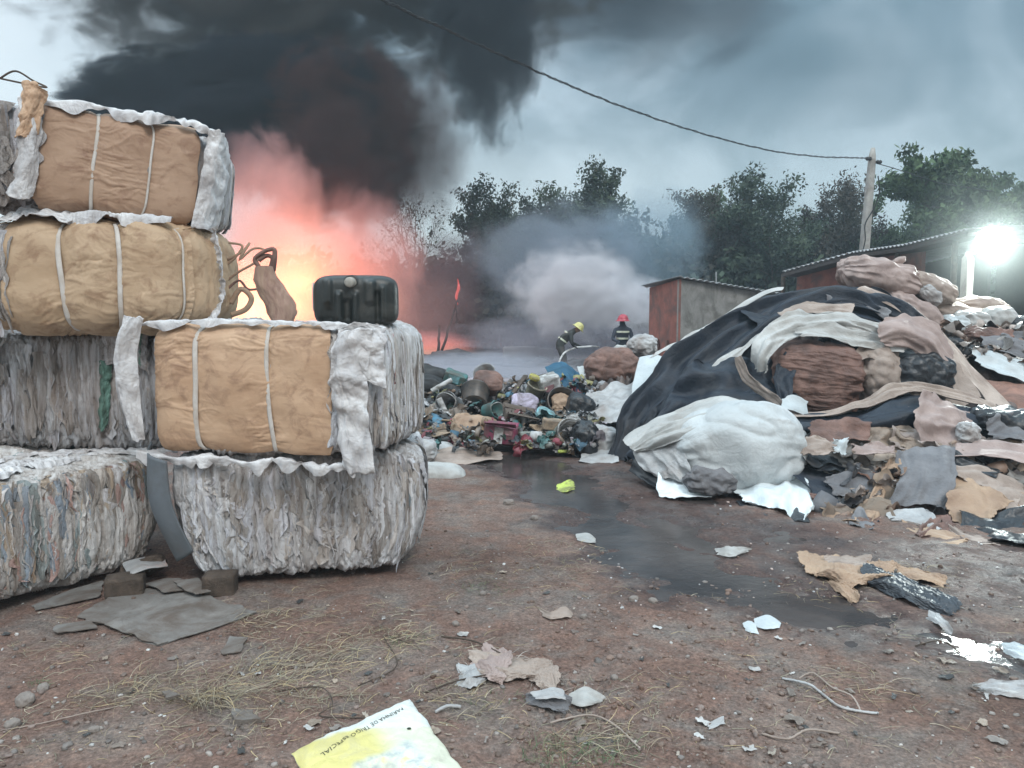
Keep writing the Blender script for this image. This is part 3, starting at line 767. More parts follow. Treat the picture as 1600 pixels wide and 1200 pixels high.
# ------------------------------------------------------------------ buildings
def boxv(x0, x1, y0, y1, z0, z1, bev=0.0):
    V = np.array([(x, y, z) for x in (x0, x1) for y in (y0, y1) for z in (z0, z1)], float)
    F = np.array([(0, 1, 3, 2), (4, 6, 7, 5), (0, 4, 5, 1), (2, 3, 7, 6), (0, 2, 6, 4), (1, 5, 7, 3)])
    return V, F
def hexa(p, F=None):
    """8 corners: bottom 4 then top 4"""
    V = np.array([tuple(q) for q in p], float)
    return V, np.array([(0, 3, 2, 1), (4, 5, 6, 7), (0, 1, 5, 4), (1, 2, 6, 5), (2, 3, 7, 6), (3, 0, 4, 7)])
def slab(a, b, c_, d, th):
    """quad a,b,c,d thickened downwards"""
    q = [np.array(tuple(v), float) for v in (a, b, c_, d)]
    return hexa([v - np.array([0, 0, th]) for v in q] + q)
def wallq(a, b, ztop_a, ztop_b, th, z0=0.0):
    """upright wall from a to b (xy), own top heights"""
    a = np.array(a, float); b = np.array(b, float); d = b - a; n_ = np.array([-d[1], d[0]]); n_ = n_ / np.linalg.norm(n_) * th
    return hexa([(a[0], a[1], z0), (b[0], b[1], z0), (b[0] + n_[0], b[1] + n_[1], z0), (a[0] + n_[0], a[1] + n_[1], z0),
                 (a[0], a[1], ztop_a), (b[0], b[1], ztop_b), (b[0] + n_[0], b[1] + n_[1], ztop_b), (a[0] + n_[0], a[1] + n_[1], ztop_a)])
M['red_wall'] = plain_mat('red_wall', (0.24, 0.095, 0.075), 0.85, 0, 0.25, 3.5, 0.4, (0.10, 0.075, 0.07), 0.8, 0.45)
M['shed_grey'] = plain_mat('shed_grey', (0.25, 0.245, 0.235), 0.85, 0, 0.25, 2.5, 0.35, (0.10, 0.095, 0.085), 0.8, 0.46)
M['tin'] = plain_mat('tin', (0.33, 0.34, 0.35), 0.5, 0.3, 0.2, 3, 0.2)
M['roof_shade'] = plain_mat('roof_shade', (0.05, 0.045, 0.045), 0.9, 0, 0.2)  # dark colour stands in for shade under the roof
M['concrete'] = plain_mat('concrete', (0.34, 0.33, 0.31), 0.9, 0, 0.2, 3, 0.4, (0.14, 0.12, 0.1), 0.6, 0.5)
A = P(1062, 432, 16.5); B = P(1015, 446, 18.6); Cc = P(1238, 462, 20.5)
sh = thing('storage_shed', (A.x, A.y, 0), 'small grey shed with a dull red end wall and thin sloping tin roof', 'shed')
v, f = wallq((Cc.x, Cc.y), (A.x, A.y), Cc.z - .06, A.z - .06, -0.05); mk('side_wall', v, f, M['shed_grey'], sh, smooth=False)
v, f = wallq((A.x - .01, A.y + 0.0), (B.x, B.y), A.z - .06, B.z - .06, -0.05); ew = mk('end_wall', v, f, M['red_wall'], sh, smooth=False, label='dull red end wall')
e1 = (np.array((B.x, B.y)) - np.array((A.x, A.y)))
D = Vector((Cc.x + e1[0], Cc.y + e1[1], Cc.z - (A.z - B.z)))
v, f = wallq((B.x, B.y), (D.x, D.y), B.z - .08, D.z - .08, -0.12); mk('back_wall', v, f, M['shed_grey'], sh, smooth=False)
def corr(a, b, c_, d, nn, amp, th=0.02):
    """corrugated sheet over quad a-b-c-d; ridges run a->d direction, repeated along a->b"""
    a, b, c_, d = [np.array(tuple(q), float) for q in (a, b, c_, d)]
    u = np.linspace(0, 1, nn * 6 + 1); z_ = amp * np.sin(u * nn * 2 * np.pi)
    lo = a + (b - a) * u[:, None]; hi = d + (c_ - d) * u[:, None]
    lo[:, 2] += z_; hi[:, 2] += z_
    n = len(u); V = np.concatenate([lo, hi, lo - [0, 0, th], hi - [0, 0, th]])
    i = np.arange(n - 1)
    F = np.concatenate([np.stack([i, i + 1, i + 1 + n, i + n], -1), np.stack([i + 2 * n, i + 3 * n, i + 3 * n + 1, i + 2 * n + 1], -1),
                        np.stack([i, i + 2 * n, i + 2 * n + 1, i + 1], -1), np.stack([i + n, i + n + 1, i + 3 * n + 1, i + 3 * n], -1)])
    return V, F
ov = 0.18
up = lambda v_, z_: Vector((v_.x, v_.y, v_.z + z_))
rA = A + Vector((-.05, -ov, 0)); rC = Cc + Vector((ov, -.1, -0.02)); rD = D + Vector((0.1, .3, 0)); rB = B + Vector((-ov, 0.1, 0))
v, f = corr(rA, rC, rD, rB, 22, 0.018); mk('roof', v, f, M['tin'], sh)
# door planks on the red end
for k in (0.3, 0.62):
    a = A.lerp(B, k); 
    v, f = boxv(-.05, .05, -.02, .02, 0, 1.15); mk('upright', xform(v, (0, 0, math.atan2(e1[1], e1[0])), (a.x - .05, a.y - .03, 0)), f, M['brown_cloth'], sh, smooth=False)
v, f = tube([P(1119, 455, 20.5), P(1119, 425, 20.5)], 0.02, 6, False); mk('vent_pipe', v, f, M['tin'], sh)

# long red store with a wavy tin roof, running towards the lamp
r0 = P(1222, 424, 21.0); r1 = P(1330, 394, 18.6); r2 = P(1412, 382, 17.0); r3 = P(1512, 357, 15.2)
st = thing('red_store', (r1.x, r1.y, 0), 'long low red building with a dark eave and wavy tin roof behind the sacks', 'building')
edge = [r0, r1, r2, r3]
segs, eav, fas, bk = [], [], [], []
for k, (a, b_) in enumerate(zip(edge[:-1], edge[1:])):
    dx = (b_ - a).normalized(); back = Vector((-dx.y, dx.x, 0)).normalized()
    if back.y < 0: back = -back
    segs.append(corr(a, b_, b_ + back * 5 + Vector((0, 0, .35)), a + back * 5 + Vector((0, 0, .35)), 14, 0.022))
    d_ = Vector((0, 0, .06))
    eav.append(slab(a - d_, b_ - d_, b_ + back * .5 - d_, a + back * .5 - d_, 0.09))
    ia, ib = a + back * .5, b_ + back * .5
    fh = (0.62, 0.5, 0.42)[k]
    if k < 2: fas.append(wallq((ia.x, ia.y), (ib.x, ib.y), ia.z - .12, ib.z - .12, 0.12, z0=0))
    bk.append(wallq((ia.x + back.x * 4, ia.y + back.y * 4), (ib.x + back.x * 4, ib.y + back.y * 4), ia.z + .2, ib.z + .2, 0.12))
v, f, _ = join(segs); mk('roof', v, f, M['tin'], st)
v, f, _ = join(fas)
for i in range(len(v)):
    if v[i, 2] < 0.5: v[i, 2] = 2.1 if v[i, 0] > 7.6 else 0.0
mk('wall', v, f, M['red_wall'], st, smooth=False)
v, f, _ = join(eav); mk('eave', v, f, M['roof_shade'], st, smooth=False)
v, f, _ = join(bk); mk('back_wall', v, f, M['roof_shade'], st, smooth=False)  # wall coloured dark in place of the shaded interior
for a in (r0.lerp(r1, .06), r1, r2, r2.lerp(r3, .95)):
    v, f = tube([(a.x + .1, a.y + 0.45, 0), (a.x + .1, a.y + 0.45, a.z - .12)], 0.06, 6, False)
    mk('post', v, f, M['wood'], st)

# lamp on its concrete post
lp = P(1509, 470, 12.0)
ls = thing('yard_lamp', (lp.x, 12.0, 0), 'lit floodlight on a pale square post, glaring white', 'lamp')
v, f = rbox(0.062, 0.07, 1.36, 14, 6, (4, 4, 20)); mk('post', xform(v, (0, 0, .2), (lp.x, 12.0, 1.36)), f, M['concrete'], ls, smooth=False)
L0 = P(1549, 376, 11.85)
v, f = tube([(lp.x, 12, 2.66), (lp.x + .2, 12.0, 2.72), (L0.x, 12.0, L0.z)], 0.022, 6); mk('arm', v, fixF(f), M['tin'], ls)
v, f = lathe([(0.03, -0.13), (0.09, -0.12), (0.2, -0.03), (0.235, 0.0), (0.225, 0.0), (0.19, -0.02)], 28)
aim = (L0 - Vector((0, 0, EYE - .9)));
rot = Vector((-0.35, -1, -0.32)).to_track_quat('Z', 'Y').to_matrix()
def orient(V, Mx, loc): return np.asarray(V) @ np.array(Mx).T + np.array(tuple(loc))
mk('reflector', orient(v, rot, L0), f, M['tin'], ls)
v, f = lathe([(0.0005, 0.035), (0.1, 0.028), (0.17, 0.012), (0.222, -0.012)], 28)
em = bpy.data.materials.new('lamp_light'); em.use_nodes = True; t = em.node_tree; t.nodes.clear()
o_ = N(t, 'ShaderNodeOutputMaterial'); e_ = N(t, 'ShaderNodeEmission', inp={0: (0.9, 1.0, 0.98, 1), 1: 30.0}); t.links.new(e_.outputs[0], o_.inputs[0])
mk('lens', orient(v, rot, L0), f, em, ls)
pl = bpy.data.lights.new('lamp_bulb', 'AREA'); pl.shape = 'DISK'; pl.size = 0.42; pl.energy = 260; pl.color = (0.9, 1.0, 0.97)
po = bpy.data.objects.new('lamp_bulb', pl); COL.objects.link(po); po.parent = ls
q = L0 + Vector((-0.35, -1, -0.32)).normalized() * 0.07 - Vector((lp.x, 12, 0)); po.location = q; po.rotation_euler = Vector((0.35, 1, 0.32)).to_track_quat('Z', 'Y').to_euler()

# utility pole and its cable
pb = P(1345, 470, 24.0); ptp = P(1364, 231, 24.0)
up_ = thing('utility_pole', (pb.x, 24, 0), 'weathered concrete utility pole leaning slightly right, above the red building', 'pole')
base_ = Vector((pb.x - 0.12, 24, 0)); ax = ptp - base_
v, f = rbox(0.5, 0.5, 0.5, 10, 5, (5, 5, 30)); v = v.copy()
tt = v[:, 2] + 0.5; wv = 0.36 - 0.17 * tt
v = np.stack([v[:, 0] * wv, v[:, 1] * wv * 0.8, tt * ax.z], -1); v[:, 0] += base_.x + tt * ax.x; v[:, 1] += 24
v[:, :2] += 0.012 * pn(v[:, 2] * 2.5, v[:, 0] * 3, 0.0)[:, None]
mk('shaft', v, f, M['concrete'], up_)
v, f = lathe([(0.001, 0), (0.05, 0.0), (0.065, 0.04), (0.045, 0.08), (0.065, 0.12), (0.04, 0.16), (0.001, 0.17)], 12)
for dx, dz in ((-0.22, -0.35), (0.2, -0.45)):
    mk('insulator', xform(v, (0, R(90) * (1 if dx > 0 else -1), 0), (ptp.x + dx * .4, 23.9, ptp.z + dz)), f, M['char'], up_)
wp = [P(1352 - k * 3, 400 - k * 14 + 0, 23.86) for k in range(0, 6)]
wp = [P(1346, 400, 23.8), P(1352, 375, 23.78), P(1352, 350, 23.8), P(1366, 325, 23.8), P(1374, 300, 23.8), P(1372, 275, 23.82)]
v, f = tube(crom([tuple(q) for q in wp], np.linspace(0, 1, 30)), 0.02, 5, False); mk('loose_wire', v, f, M['char'], up_)
pts = [P(540, -40, 9.2), P(600, 0, 10.0), P(700, 48, 11.8), P(830, 107, 14), P(930, 150, 16), P(1060, 197, 18.5), P(1180, 230, 20.6), P(1270, 244, 22.3), P(1356, 247, 23.9)]
cpt = crom([tuple(q) for q in pts], np.linspace(0, 1, 260)); cpt[:, 2] += 0.02 * pn(np.linspace(0, 60, 260), 0.5)
hel = np.linspace(0, 260, 260)
twist = np.stack([0 * hel, 0.012 * np.sin(hel), 0.016 * np.cos(hel)], -1)
v1 = tube(cpt + twist, 0.011, 5, False); v2 = tube(cpt - twist, 0.011, 5, False)
v, f, _ = join([v1, v2]); mk('power_cable', v, f, M['char'], label='twisted black cable sagging across the sky down to the utility pole', category='cable')
pts = [P(1372, 256, 24.0), P(1400, 264, 25.2), P(1440, 277, 27), P(1475, 287, 28.6), P(1560, 300, 32)]
v, f = tube(crom([tuple(q) for q in pts], np.linspace(0, 1, 40)), 0.014, 5, False)
mk('power_cable', v, f, M['char'], label='thin cable running from the utility pole towards the right trees', category='cable')

# ------------------------------------------------------------------ smoke and fire
def smoke_mat(name, dens, color, nscale=2.0, thr=0.45, soft=0.25, fall=1.2, emis=None, estr=0.0, seed=0.0, aniso=0.0, egrad=None, st=(1, 1, 1), dist=0.6, detail=5, absorb=(0, 0, 0)):
    m = bpy.data.materials.new(name); m.use_nodes = True; t = m.node_tree; t.nodes.clear()
    o_ = N(t, 'ShaderNodeOutputMaterial'); v = N(t, 'ShaderNodeVolumePrincipled')
    v.inputs['Color'].default_value = (*color, 1); v.inputs['Anisotropy'].default_value = aniso
    v.inputs['Absorption Color'].default_value = (*absorb, 1)
    t.links.new(v.outputs[0], o_.inputs['Volume'])
    oc = coord(t)
    ln = N(t, 'ShaderNodeVectorMath', operation='LENGTH'); t.links.new(oc, ln.inputs[0])
    n = noise(t, oc, nscale, detail, 0.6, dist, st, (seed, seed * 0.7, -seed))
    # edge erodes as the distance from the middle grows
    e = mathn(t, 'ADD', mathn(t, 'SUBTRACT', 1.0, ln.outputs['Value']), mathn(t, 'MULTIPLY', mathn(t, 'SUBTRACT', n, 0.5), fall))
    f = maprange(t, e, thr - soft, thr + soft, 0.0, 1.0)
    edge_ = maprange(t, ln.outputs['Value'], 0.86, 0.995, 1.0, 0.0)
    f = mathn(t, 'MULTIPLY', f, edge_)
    t.links.new(mathn(t, 'MULTIPLY', f, dens), v.inputs['Density'])
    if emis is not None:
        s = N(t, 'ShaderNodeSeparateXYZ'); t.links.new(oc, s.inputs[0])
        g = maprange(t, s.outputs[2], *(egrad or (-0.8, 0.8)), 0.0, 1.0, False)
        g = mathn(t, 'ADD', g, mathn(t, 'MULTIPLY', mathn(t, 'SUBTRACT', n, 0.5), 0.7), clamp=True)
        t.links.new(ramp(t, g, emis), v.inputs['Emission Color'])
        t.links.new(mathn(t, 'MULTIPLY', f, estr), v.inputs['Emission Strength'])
    return m
_ico = None
def puff(name, px, py, Y, rx_px, rz_px, ry, mat, label, cat='smoke', kind='stuff', rot=(0, 0, 0)):
    """an ellipsoid of smoke; sizes across and up in pixels at its distance"""
    global _ico
    if _ico is None:
        bm = bmesh.new(); bmesh.ops.create_icosphere(bm, subdivisions=3, radius=1.0)
        _ico = bpy.data.meshes.new('puff'); bm.to_mesh(_ico); bm.free()
    me = _ico.copy(); me.materials.clear(); me.materials.append(mat)
    ob = bpy.data.objects.new(name, me); COL.objects.link(ob)
    p = P(px, py, Y); k = Y / FOC
    ob.location = p; ob.scale = (rx_px * k, ry, rz_px * k); ob.rotation_euler = rot
    ob['label'] = label; ob['category'] = cat; ob['kind'] = kind
    return ob
DARK = (0.035, 0.042, 0.055)
FIRE_GLOW = [(0.0, (1.0, 0.66, 0.38)), (0.25, (1.0, 0.48, 0.26)), (0.55, (0.88, 0.32, 0.22)), (1.0, (0.52, 0.2, 0.17))]  # emission colours for smoke lit by the fire
# black plume
puff('smoke_plume', 440, 195, 31, 260, 150, 3.2, smoke_mat('s1', 4.0, DARK, 2.2, 0.28, 0.10, 1.9, seed=1.0, detail=7), 'thick black smoke rolling up over the fire')
puff('smoke_plume', 535, 220, 30, 150, 165, 2.6, smoke_mat('s2', 2.6, (0.11, 0.06, 0.055), 2.2, 0.30, 0.2, 1.8, seed=4.0, detail=7), 'dark red-brown smoke column right above the fire')  # red tint is firelight put into the smoke colour
puff('smoke_plume', 290, 165, 33, 230, 105, 3.0, smoke_mat('s3', 3.0, DARK, 2.5, 0.36, 0.12, 2.0, seed=2.3, detail=7), 'black smoke drifting left above the bales')
puff('smoke_plume', 480, -50, 32, 520, 205, 3.4, smoke_mat('s4', 1.9, (0.10, 0.095, 0.09), 3.0, 0.42, 0.14, 2.5, seed=7.7, st=(1.7, 1, 1), detail=7), 'broad dark smoke spreading across the top of the sky')
puff('smoke_plume', 760, 40, 31, 130, 210, 2.6, smoke_mat('s5', 1.5, (0.06, 0.07, 0.085), 2.5, 0.40, 0.14, 1.9, seed=5.1, detail=7), 'dark smoke arm hanging down at top centre')
puff('smoke_plume', 960, -30, 36, 330, 170, 3.0, smoke_mat('s6', 0.6, (0.13, 0.17, 0.21), 2.2, 0.36, 0.2, 1.8, seed=3.3, detail=6), 'thin dark smoke at the top right of the plume')
puff('smoke_plume', 1250, 60, 40, 420, 190, 3.0, smoke_mat('s7', 0.16, (0.25, 0.36, 0.42), 2.2, 0.34, 0.2, 1.9, seed=11.3, detail=6), 'thin blue-grey smoke drifting over the trees on the right')
puff('smoke_plume', 640, 230, 30.5, 110, 150, 2.2, smoke_mat('s8', 0.8, (0.20, 0.17, 0.17), 2.2, 0.32, 0.26, 1.8, seed=14.0, detail=7), 'thin brown-grey smoke feathering off the right side of the column')
# fire: flames and the smoke above, its firelight put in as emission
puff('fireglow', 385, 470, 29, 125, 95, 2.0, smoke_mat('f1', 0.10, (0.8, 0.6, 0.5), 1.9, 0.30, 0.26, 1.5, [(0.0, (1, 0.84, 0.6)), (0.5, (1.0, 0.64, 0.38)), (1.0, (0.95, 0.46, 0.28))], 0.62, 2.0), 'bright yellow-white flames low behind the bales', 'fire')
puff('fireglow', 480, 440, 30, 190, 150, 2.6, smoke_mat('f2', 0.30, (0.75, 0.5, 0.45), 1.8, 0.30, 0.26, 1.6, FIRE_GLOW, 0.17, 5.0, egrad=(-0.7, 0.7)), 'tall orange fire glow rising behind the jerry can', 'fire')
puff('fireglow', 415, 340, 27.5, 105, 165, 1.6, smoke_mat('f3', 0.5, (0.72, 0.48, 0.46), 2.0, 0.28, 0.2, 1.7, [(0, (0.95, 0.42, 0.32)), (1, (0.60, 0.31, 0.31))], 0.2, 6.0, detail=7), 'pink lit smoke rising beside the upper bales', 'fire')
puff('fireglow', 570, 420, 28, 120, 150, 1.6, smoke_mat('f5', 0.5, (0.7, 0.42, 0.40), 2.0, 0.30, 0.2, 1.7, [(0, (0.95, 0.48, 0.38)), (1, (0.50, 0.26, 0.25))], 0.13, 16.0, detail=7), 'salmon lit smoke right of the jerry can', 'fire')
puff('fireglow', 520, 470, 27, 240, 150, 1.6, smoke_mat('f6', 0.16, (0.8, 0.5, 0.48), 1.9, 0.30, 0.26, 1.6, [(0, (1.0, 0.55, 0.42)), (1, (0.75, 0.42, 0.38))], 0.045, 21.0, detail=6), 'wide faint pink glow in the smoke over the burning ground', 'fire')
puff('fireglow', 660, 540, 31, 105, 30, 1.4, smoke_mat('f4', 0.15, (0.7, 0.5, 0.5), 2.2, 0.30, 0.3, 1.2, [(0, (1.0, 0.55, 0.35)), (0.5, (0.95, 0.3, 0.24)), (1, (0.6, 0.22, 0.24))], 0.4, 8.0), 'low line of flames along the burning ground', 'fire')
fl = bpy.data.lights.new('firelight', 'POINT'); fl.energy = 1500; fl.color = (1.0, 0.42, 0.2); fl.shadow_soft_size = 1.2
fo = bpy.data.objects.new('firelight', fl); COL.objects.link(fo); fo.location = P(470, 440, 28.5)
# drifting grey and white smoke on the right
puff('drifting_smoke', 690, 450, 32, 110, 130, 2.5, smoke_mat('g1', 0.42, (0.28, 0.21, 0.23), 2.0, 0.36, 0.22, 1.6, seed=1.7, detail=6), 'brownish grey smoke in front of the scorched bushes')
puff('drifting_smoke', 880, 420, 31, 190, 130, 2.4, smoke_mat('g2', 0.5, (0.50, 0.58, 0.68), 2.0, 0.34, 0.2, 1.8, seed=3.9, detail=6), 'blue-grey smoke veiling the trees at the centre')
puff('drifting_smoke', 1020, 385, 31, 110, 120, 2.0, smoke_mat('g3', 0.42, (0.46, 0.60, 0.70), 2.0, 0.34, 0.2, 1.8, seed=8.9, detail=6), 'thin bluish smoke rising left of the shed')
puff('drifting_smoke', 985, 480, 24.5, 85, 60, 1.0, smoke_mat('g8', 1.3, (0.92, 0.91, 0.95), 2.6, 0.34, 0.24, 2.2, seed=16.2, detail=7), 'thinner tail of the white smoke puff reaching the shed wall')
puff('drifting_smoke', 905, 458, 25, 135, 100, 1.2, smoke_mat('g4', 1.9, (0.93, 0.91, 0.94), 2.4, 0.40, 0.2, 1.7, seed=6.2, detail=7), 'dense white smoke puff left of the shed')
puff('drifting_smoke', 880, 530, 26, 230, 45, 1.5, smoke_mat('g5', 0.5, (0.66, 0.64, 0.72), 2.2, 0.3, 0.25, 1.5, seed=2.2), 'low grey smoke round the firefighters')
puff('drifting_smoke', 760, 575, 18, 190, 30, 2.5, smoke_mat('g6', 0.36, (0.66, 0.7, 0.8), 2.2, 0.3, 0.25, 1.5, seed=9.2), 'low blue smoke lying over the ash behind the rubbish')
puff('drifting_smoke', 1555, 380, 12.0, 170, 160, 1.3, smoke_mat('g7', 0.085, (0.8, 0.88, 0.86), 1.2, 0.3, 0.3, 0.8, seed=12.2, detail=3), 'thin smoke added round the yard lamp for its halo')  # smoke put here so the lamp shows a halo
# haze over everything
m = bpy.data.materials.new('haze_air'); m.use_nodes = True; t = m.node_tree; t.nodes.clear()
o_ = N(t, 'ShaderNodeOutputMaterial'); v = N(t, 'ShaderNodeVolumePrincipled', inp={'Density': 0.0022, 'Color': (0.62, 0.78, 0.88, 1)})
t.links.new(v.outputs[0], o_.inputs['Volume'])
v, f = boxv(-131, 131, -41, 141, -1.1, 24)
mk('haze', v, f, m, base=(0, 0, 0), smooth=False, kind='stuff')

# ------------------------------------------------------------------ bales
WHT = (0.62, 0.61, 0.60)
M['film_white'] = film_mat('film_white', (0.62, 0.63, 0.655), (0.50, 0.49, 0.495), (0.27, 0.24, 0.23), [((0.42, 0.13, 0.12), 0.71), ((0.14, 0.24, 0.27), 0.73)], 0.0, (0.40, 0.345, 0.31), 0.4)
M['film_mixed'] = film_mat('film_mixed', (0.60, 0.59, 0.585), (0.47, 0.44, 0.42), (0.22, 0.19, 0.175), [((0.10, 0.22, 0.24), 0.69), ((0.36, 0.13, 0.11), 0.75), ((0.28, 0.36, 0.48), 0.70)], 3.0, (0.34, 0.275, 0.23), 0.4)
M['film_grey'] = film_mat('film_grey', (0.46, 0.46, 0.48), (0.31, 0.295, 0.29), (0.15, 0.135, 0.13), [((0.04, 0.15, 0.10), 0.69), ((0.3, 0.33, 0.4), 0.68)], 6.0, (0.24, 0.18, 0.15), 0.6)
M['film_loose'] = cloth_mat('film_loose', (0.66, 0.66, 0.67), (0.46, 0.46, 0.48), (0.26, 0.22, 0.2), 0.6, 0.45, 6.0, 0.8, lo=0.46)
def wrap_mat(name, c1, c2, dirt):
    m, t, b = newmat(name); oc = coord(t)
    n1 = noise(t, oc, 2.2, 6, 0.62, 0.4, (1, 1, 1.3))
    col = ramp(t, n1, [(0.32, c2), (0.62, c1)])
    n2 = noise(t, oc, 7.5, 6, 0.68, 0.7, (1, 1, 1.2), (5, 3, 1))
    col = mixc(t, ramp(t, n2, [(0.50, (0, 0, 0)), (0.66, (0.8,) * 3)]), col, dirt)
    n3 = noise(t, oc, 1.3, 5, 0.6, 0.7, None, (9, 3, 1))
    col = mixc(t, ramp(t, n3, [(0.5, (0, 0, 0)), (0.75, (0.5,) * 3)]), col, dirt)
    t.links.new(col, b.inputs['Base Color']); setp(b, Roughness=0.62); b.inputs['Specular IOR Level'].default_value = 0.35
    wv = N(t, 'ShaderNodeTexWave', wave_type='BANDS', bands_direction='Z', inp={'Scale': 45.0, 'Distortion': 1.0}); t.links.new(oc, wv.inputs['Vector'])
    h = mathn(t, 'ADD', noise(t, oc, 1.0, 5, 0.6, 0.5, (5, 5, 14)), mathn(t, 'MULTIPLY', wv.outputs['Fac'], 0.02))
    h = mathn(t, 'ADD', mathn(t, 'MULTIPLY', h, 0.35), mathn(t, 'MULTIPLY', mathn(t, 'ABSOLUTE', mathn(t, 'SUBTRACT', noise(t, oc, 4.5, 3, 0.5, 0.5), 0.5)), -1.2))
    bump(t, b, h, 0.3, 0.03)
    return m
M['wrap_orange'] = wrap_mat('wrap_orange', (0.55, 0.375, 0.25), (0.45, 0.285, 0.18), (0.31, 0.19, 0.125))
M['wrap_tan'] = wrap_mat('wrap_tan', (0.50, 0.365, 0.245), (0.41, 0.285, 0.18), (0.27, 0.165, 0.10))
M['wrap_brown'] = wrap_mat('wrap_brown', (0.41, 0.275, 0.19), (0.33, 0.21, 0.14), (0.25, 0.145, 0.095))
M['strap'] = cloth_mat('strap', (0.60, 0.58, 0.55), (0.5, 0.46, 0.42), (0.4, 0.33, 0.26), 0.5, 0.5, 8.0, 0.3)
M['blue_grey'] = plain_mat('blue_grey', (0.13, 0.15, 0.17), 0.75, 0, 0.2, 3, 0.3, (0.1, 0.09, 0.08), 0.5)

class Bale:
    def __init__(s, loc, rot, L, D, H, n=9):
        s.loc, s.rot, s.L, s.D, s.H, s.n = np.array(loc, float), rot, L, D, H, n
        s.Rm = rotm(*rot); s.warp = None
    def w(s, V): return np.asarray(V) @ s.Rm.T + s.loc          # local (origin: middle of the base) to world
    def surf(s, q, grow=0.0, bulge=None):
        """cube direction q (-1..1) to local surface"""
        q = np.asarray(q, float)
        sc = (np.abs(q) ** s.n).sum(1) ** (1 / s.n)
        V = q / sc[:, None] * np.array([s.L / 2 + grow, s.D / 2 + grow, s.H / 2 + grow])
        if bulge is not None:
            k = bulge(V[:, 0] / (s.L / 2)); V[:, 1] *= k; V[:, 2] *= k
        V[:, 2] += s.H / 2
        if s.warp is not None: V = s.warp(V)
        return V
def bale_core(b, mat, parent, seed, amp=0.03, res=0.0085, bulge=None, name='pressed_film'):
    V, F = rbox(1, 1, 1, b.n, nk=(int(b.L / res), int(b.D / res / 1.6), int(b.H / res / 1.5)))
    V = b.surf(V, 0, bulge); n = normals(V, F)
    q = V[:, 0] + 0.6 * V[:, 1] + 0.025 * fbm(V[:, 0] * 3, V[:, 2] * 4, V[:, 1] * 3 + seed, 3)
    top = np.abs(n[:, 2])
    zz = V[:, 2] + 1.2 * (V[:, 1]) * top
    h = ridge(q * 9 + seed, zz * 1.1, seed, 2, 0.55, 1.2) * 0.8 + ridge(q * 27, zz * 2.2 + seed, seed, 2, 0.5, 1.4) * 0.45 + 0.22 * ridge(q * 70, zz * 6, seed, 1, 0.5, 1.5)
    low = fbm(V[:, 0] * 1.6, V[:, 1] * 1.6 + seed, V[:, 2] * 1.6, 3)
    V = V - n * (amp * (h - 0.6))[:, None] + n * (0.035 * low)[:, None]
    # lower edge frays
    fr = (1 - sstep(0.0, 0.12, V[:, 2])) 
    V[:, 2] -= fr * 0.035 * (ridge(q * 17, 0.0, seed, 2) - 0.5)
    return mk(name, b.w(V), F, mat, parent)
def ribbons(b, parent, mat, n, seed, side='front', lw=(0.02, 0.07), ll=(0.12, 0.5), cols=None, out=0.012, name='loose_film', zr=(0.02, 0.98), xr=(-0.98, 0.98), flare=0.5):
    """strips of film lying against an upright side, their ends standing off"""
    g = np.random.default_rng(seed); P_ = []
    NU, NV = 5, 14
    for i in range(n):
        wd = g.uniform(*lw) / 2; ln = min(g.uniform(*ll), b.H * 0.95)
        cx = g.uniform(*xr); z1 = g.uniform(min(zr[0] + (ln + (0.01 if g.random() < .92 else -.04)) / b.H, zr[1]), zr[1] + 0.05); z1 = min(z1, 1.03)
        s = np.linspace(0, 1, NV)[None, :]; u = np.linspace(-1, 1, NU)[:, None]
        wob = 0.045 * pn(s * 2 + i * 3.1, seed, 0.0) + 0.02 * pn(s * 6 + i * 5.1, seed, 2.0)
        wdt = wd * (0.55 + 0.8 * pn(s * 4 + i, 7.0, 1.0) + 0.25) * np.minimum(1, (1.02 - s) * 5) ** 0.7
        span = (b.L if side in ('front', 'back') else b.D) / 2
        xx = cx * span + wob + u * wdt + (s - .5) * g.normal() * 0.05
        zz = z1 * b.H - s * ln + 0 * u
        off = out * (0.4 + g.random()) + 0.010 * np.cos(u * 2.2 + g.uniform(0, 6)) + 0.006 * pn(u * 2 + i, s * 7, 3.0) + flare * 0.03 * (np.maximum(0, s - .75) * 4) ** 2 * g.random() * (g.random() < .5)
        xn = np.clip(xx / span, -1, 1); zn = np.clip(zz / b.H * 2 - 1, -1.0, 1.0)
        if side == 'front': q = np.stack([xn + 0 * zn, -np.ones(xn.shape), zn], -1)
        elif side == 'right': q = np.stack([np.ones(xn.shape), xn, zn], -1)
        else: q = np.stack([-np.ones(xn.shape), -xn, zn], -1)
        V = b.surf(q.reshape(-1, 3)); 
        axn = {'front': np.array([0, -1, 0.]), 'right': np.array([1, 0, 0.]), 'left': np.array([-1., 0, 0])}[side]
        V = V + axn * off.reshape(-1)[:, None]
        under = np.minimum(0, zz / b.H * 2 + 0).reshape(-1) * b.H / 2
        V[:, 2] = np.where(zz.reshape(-1) < 0.02, zz.reshape(-1), V[:, 2])
        c_ = np.array(cols[g.integers(len(cols))]) * g.uniform(0.75, 1.2)
        P_.append((V, grid(NU, NV), c_))
    V, F, C = join(P_)
    return mk(name, b.w(V), F, mat, parent, col=C)
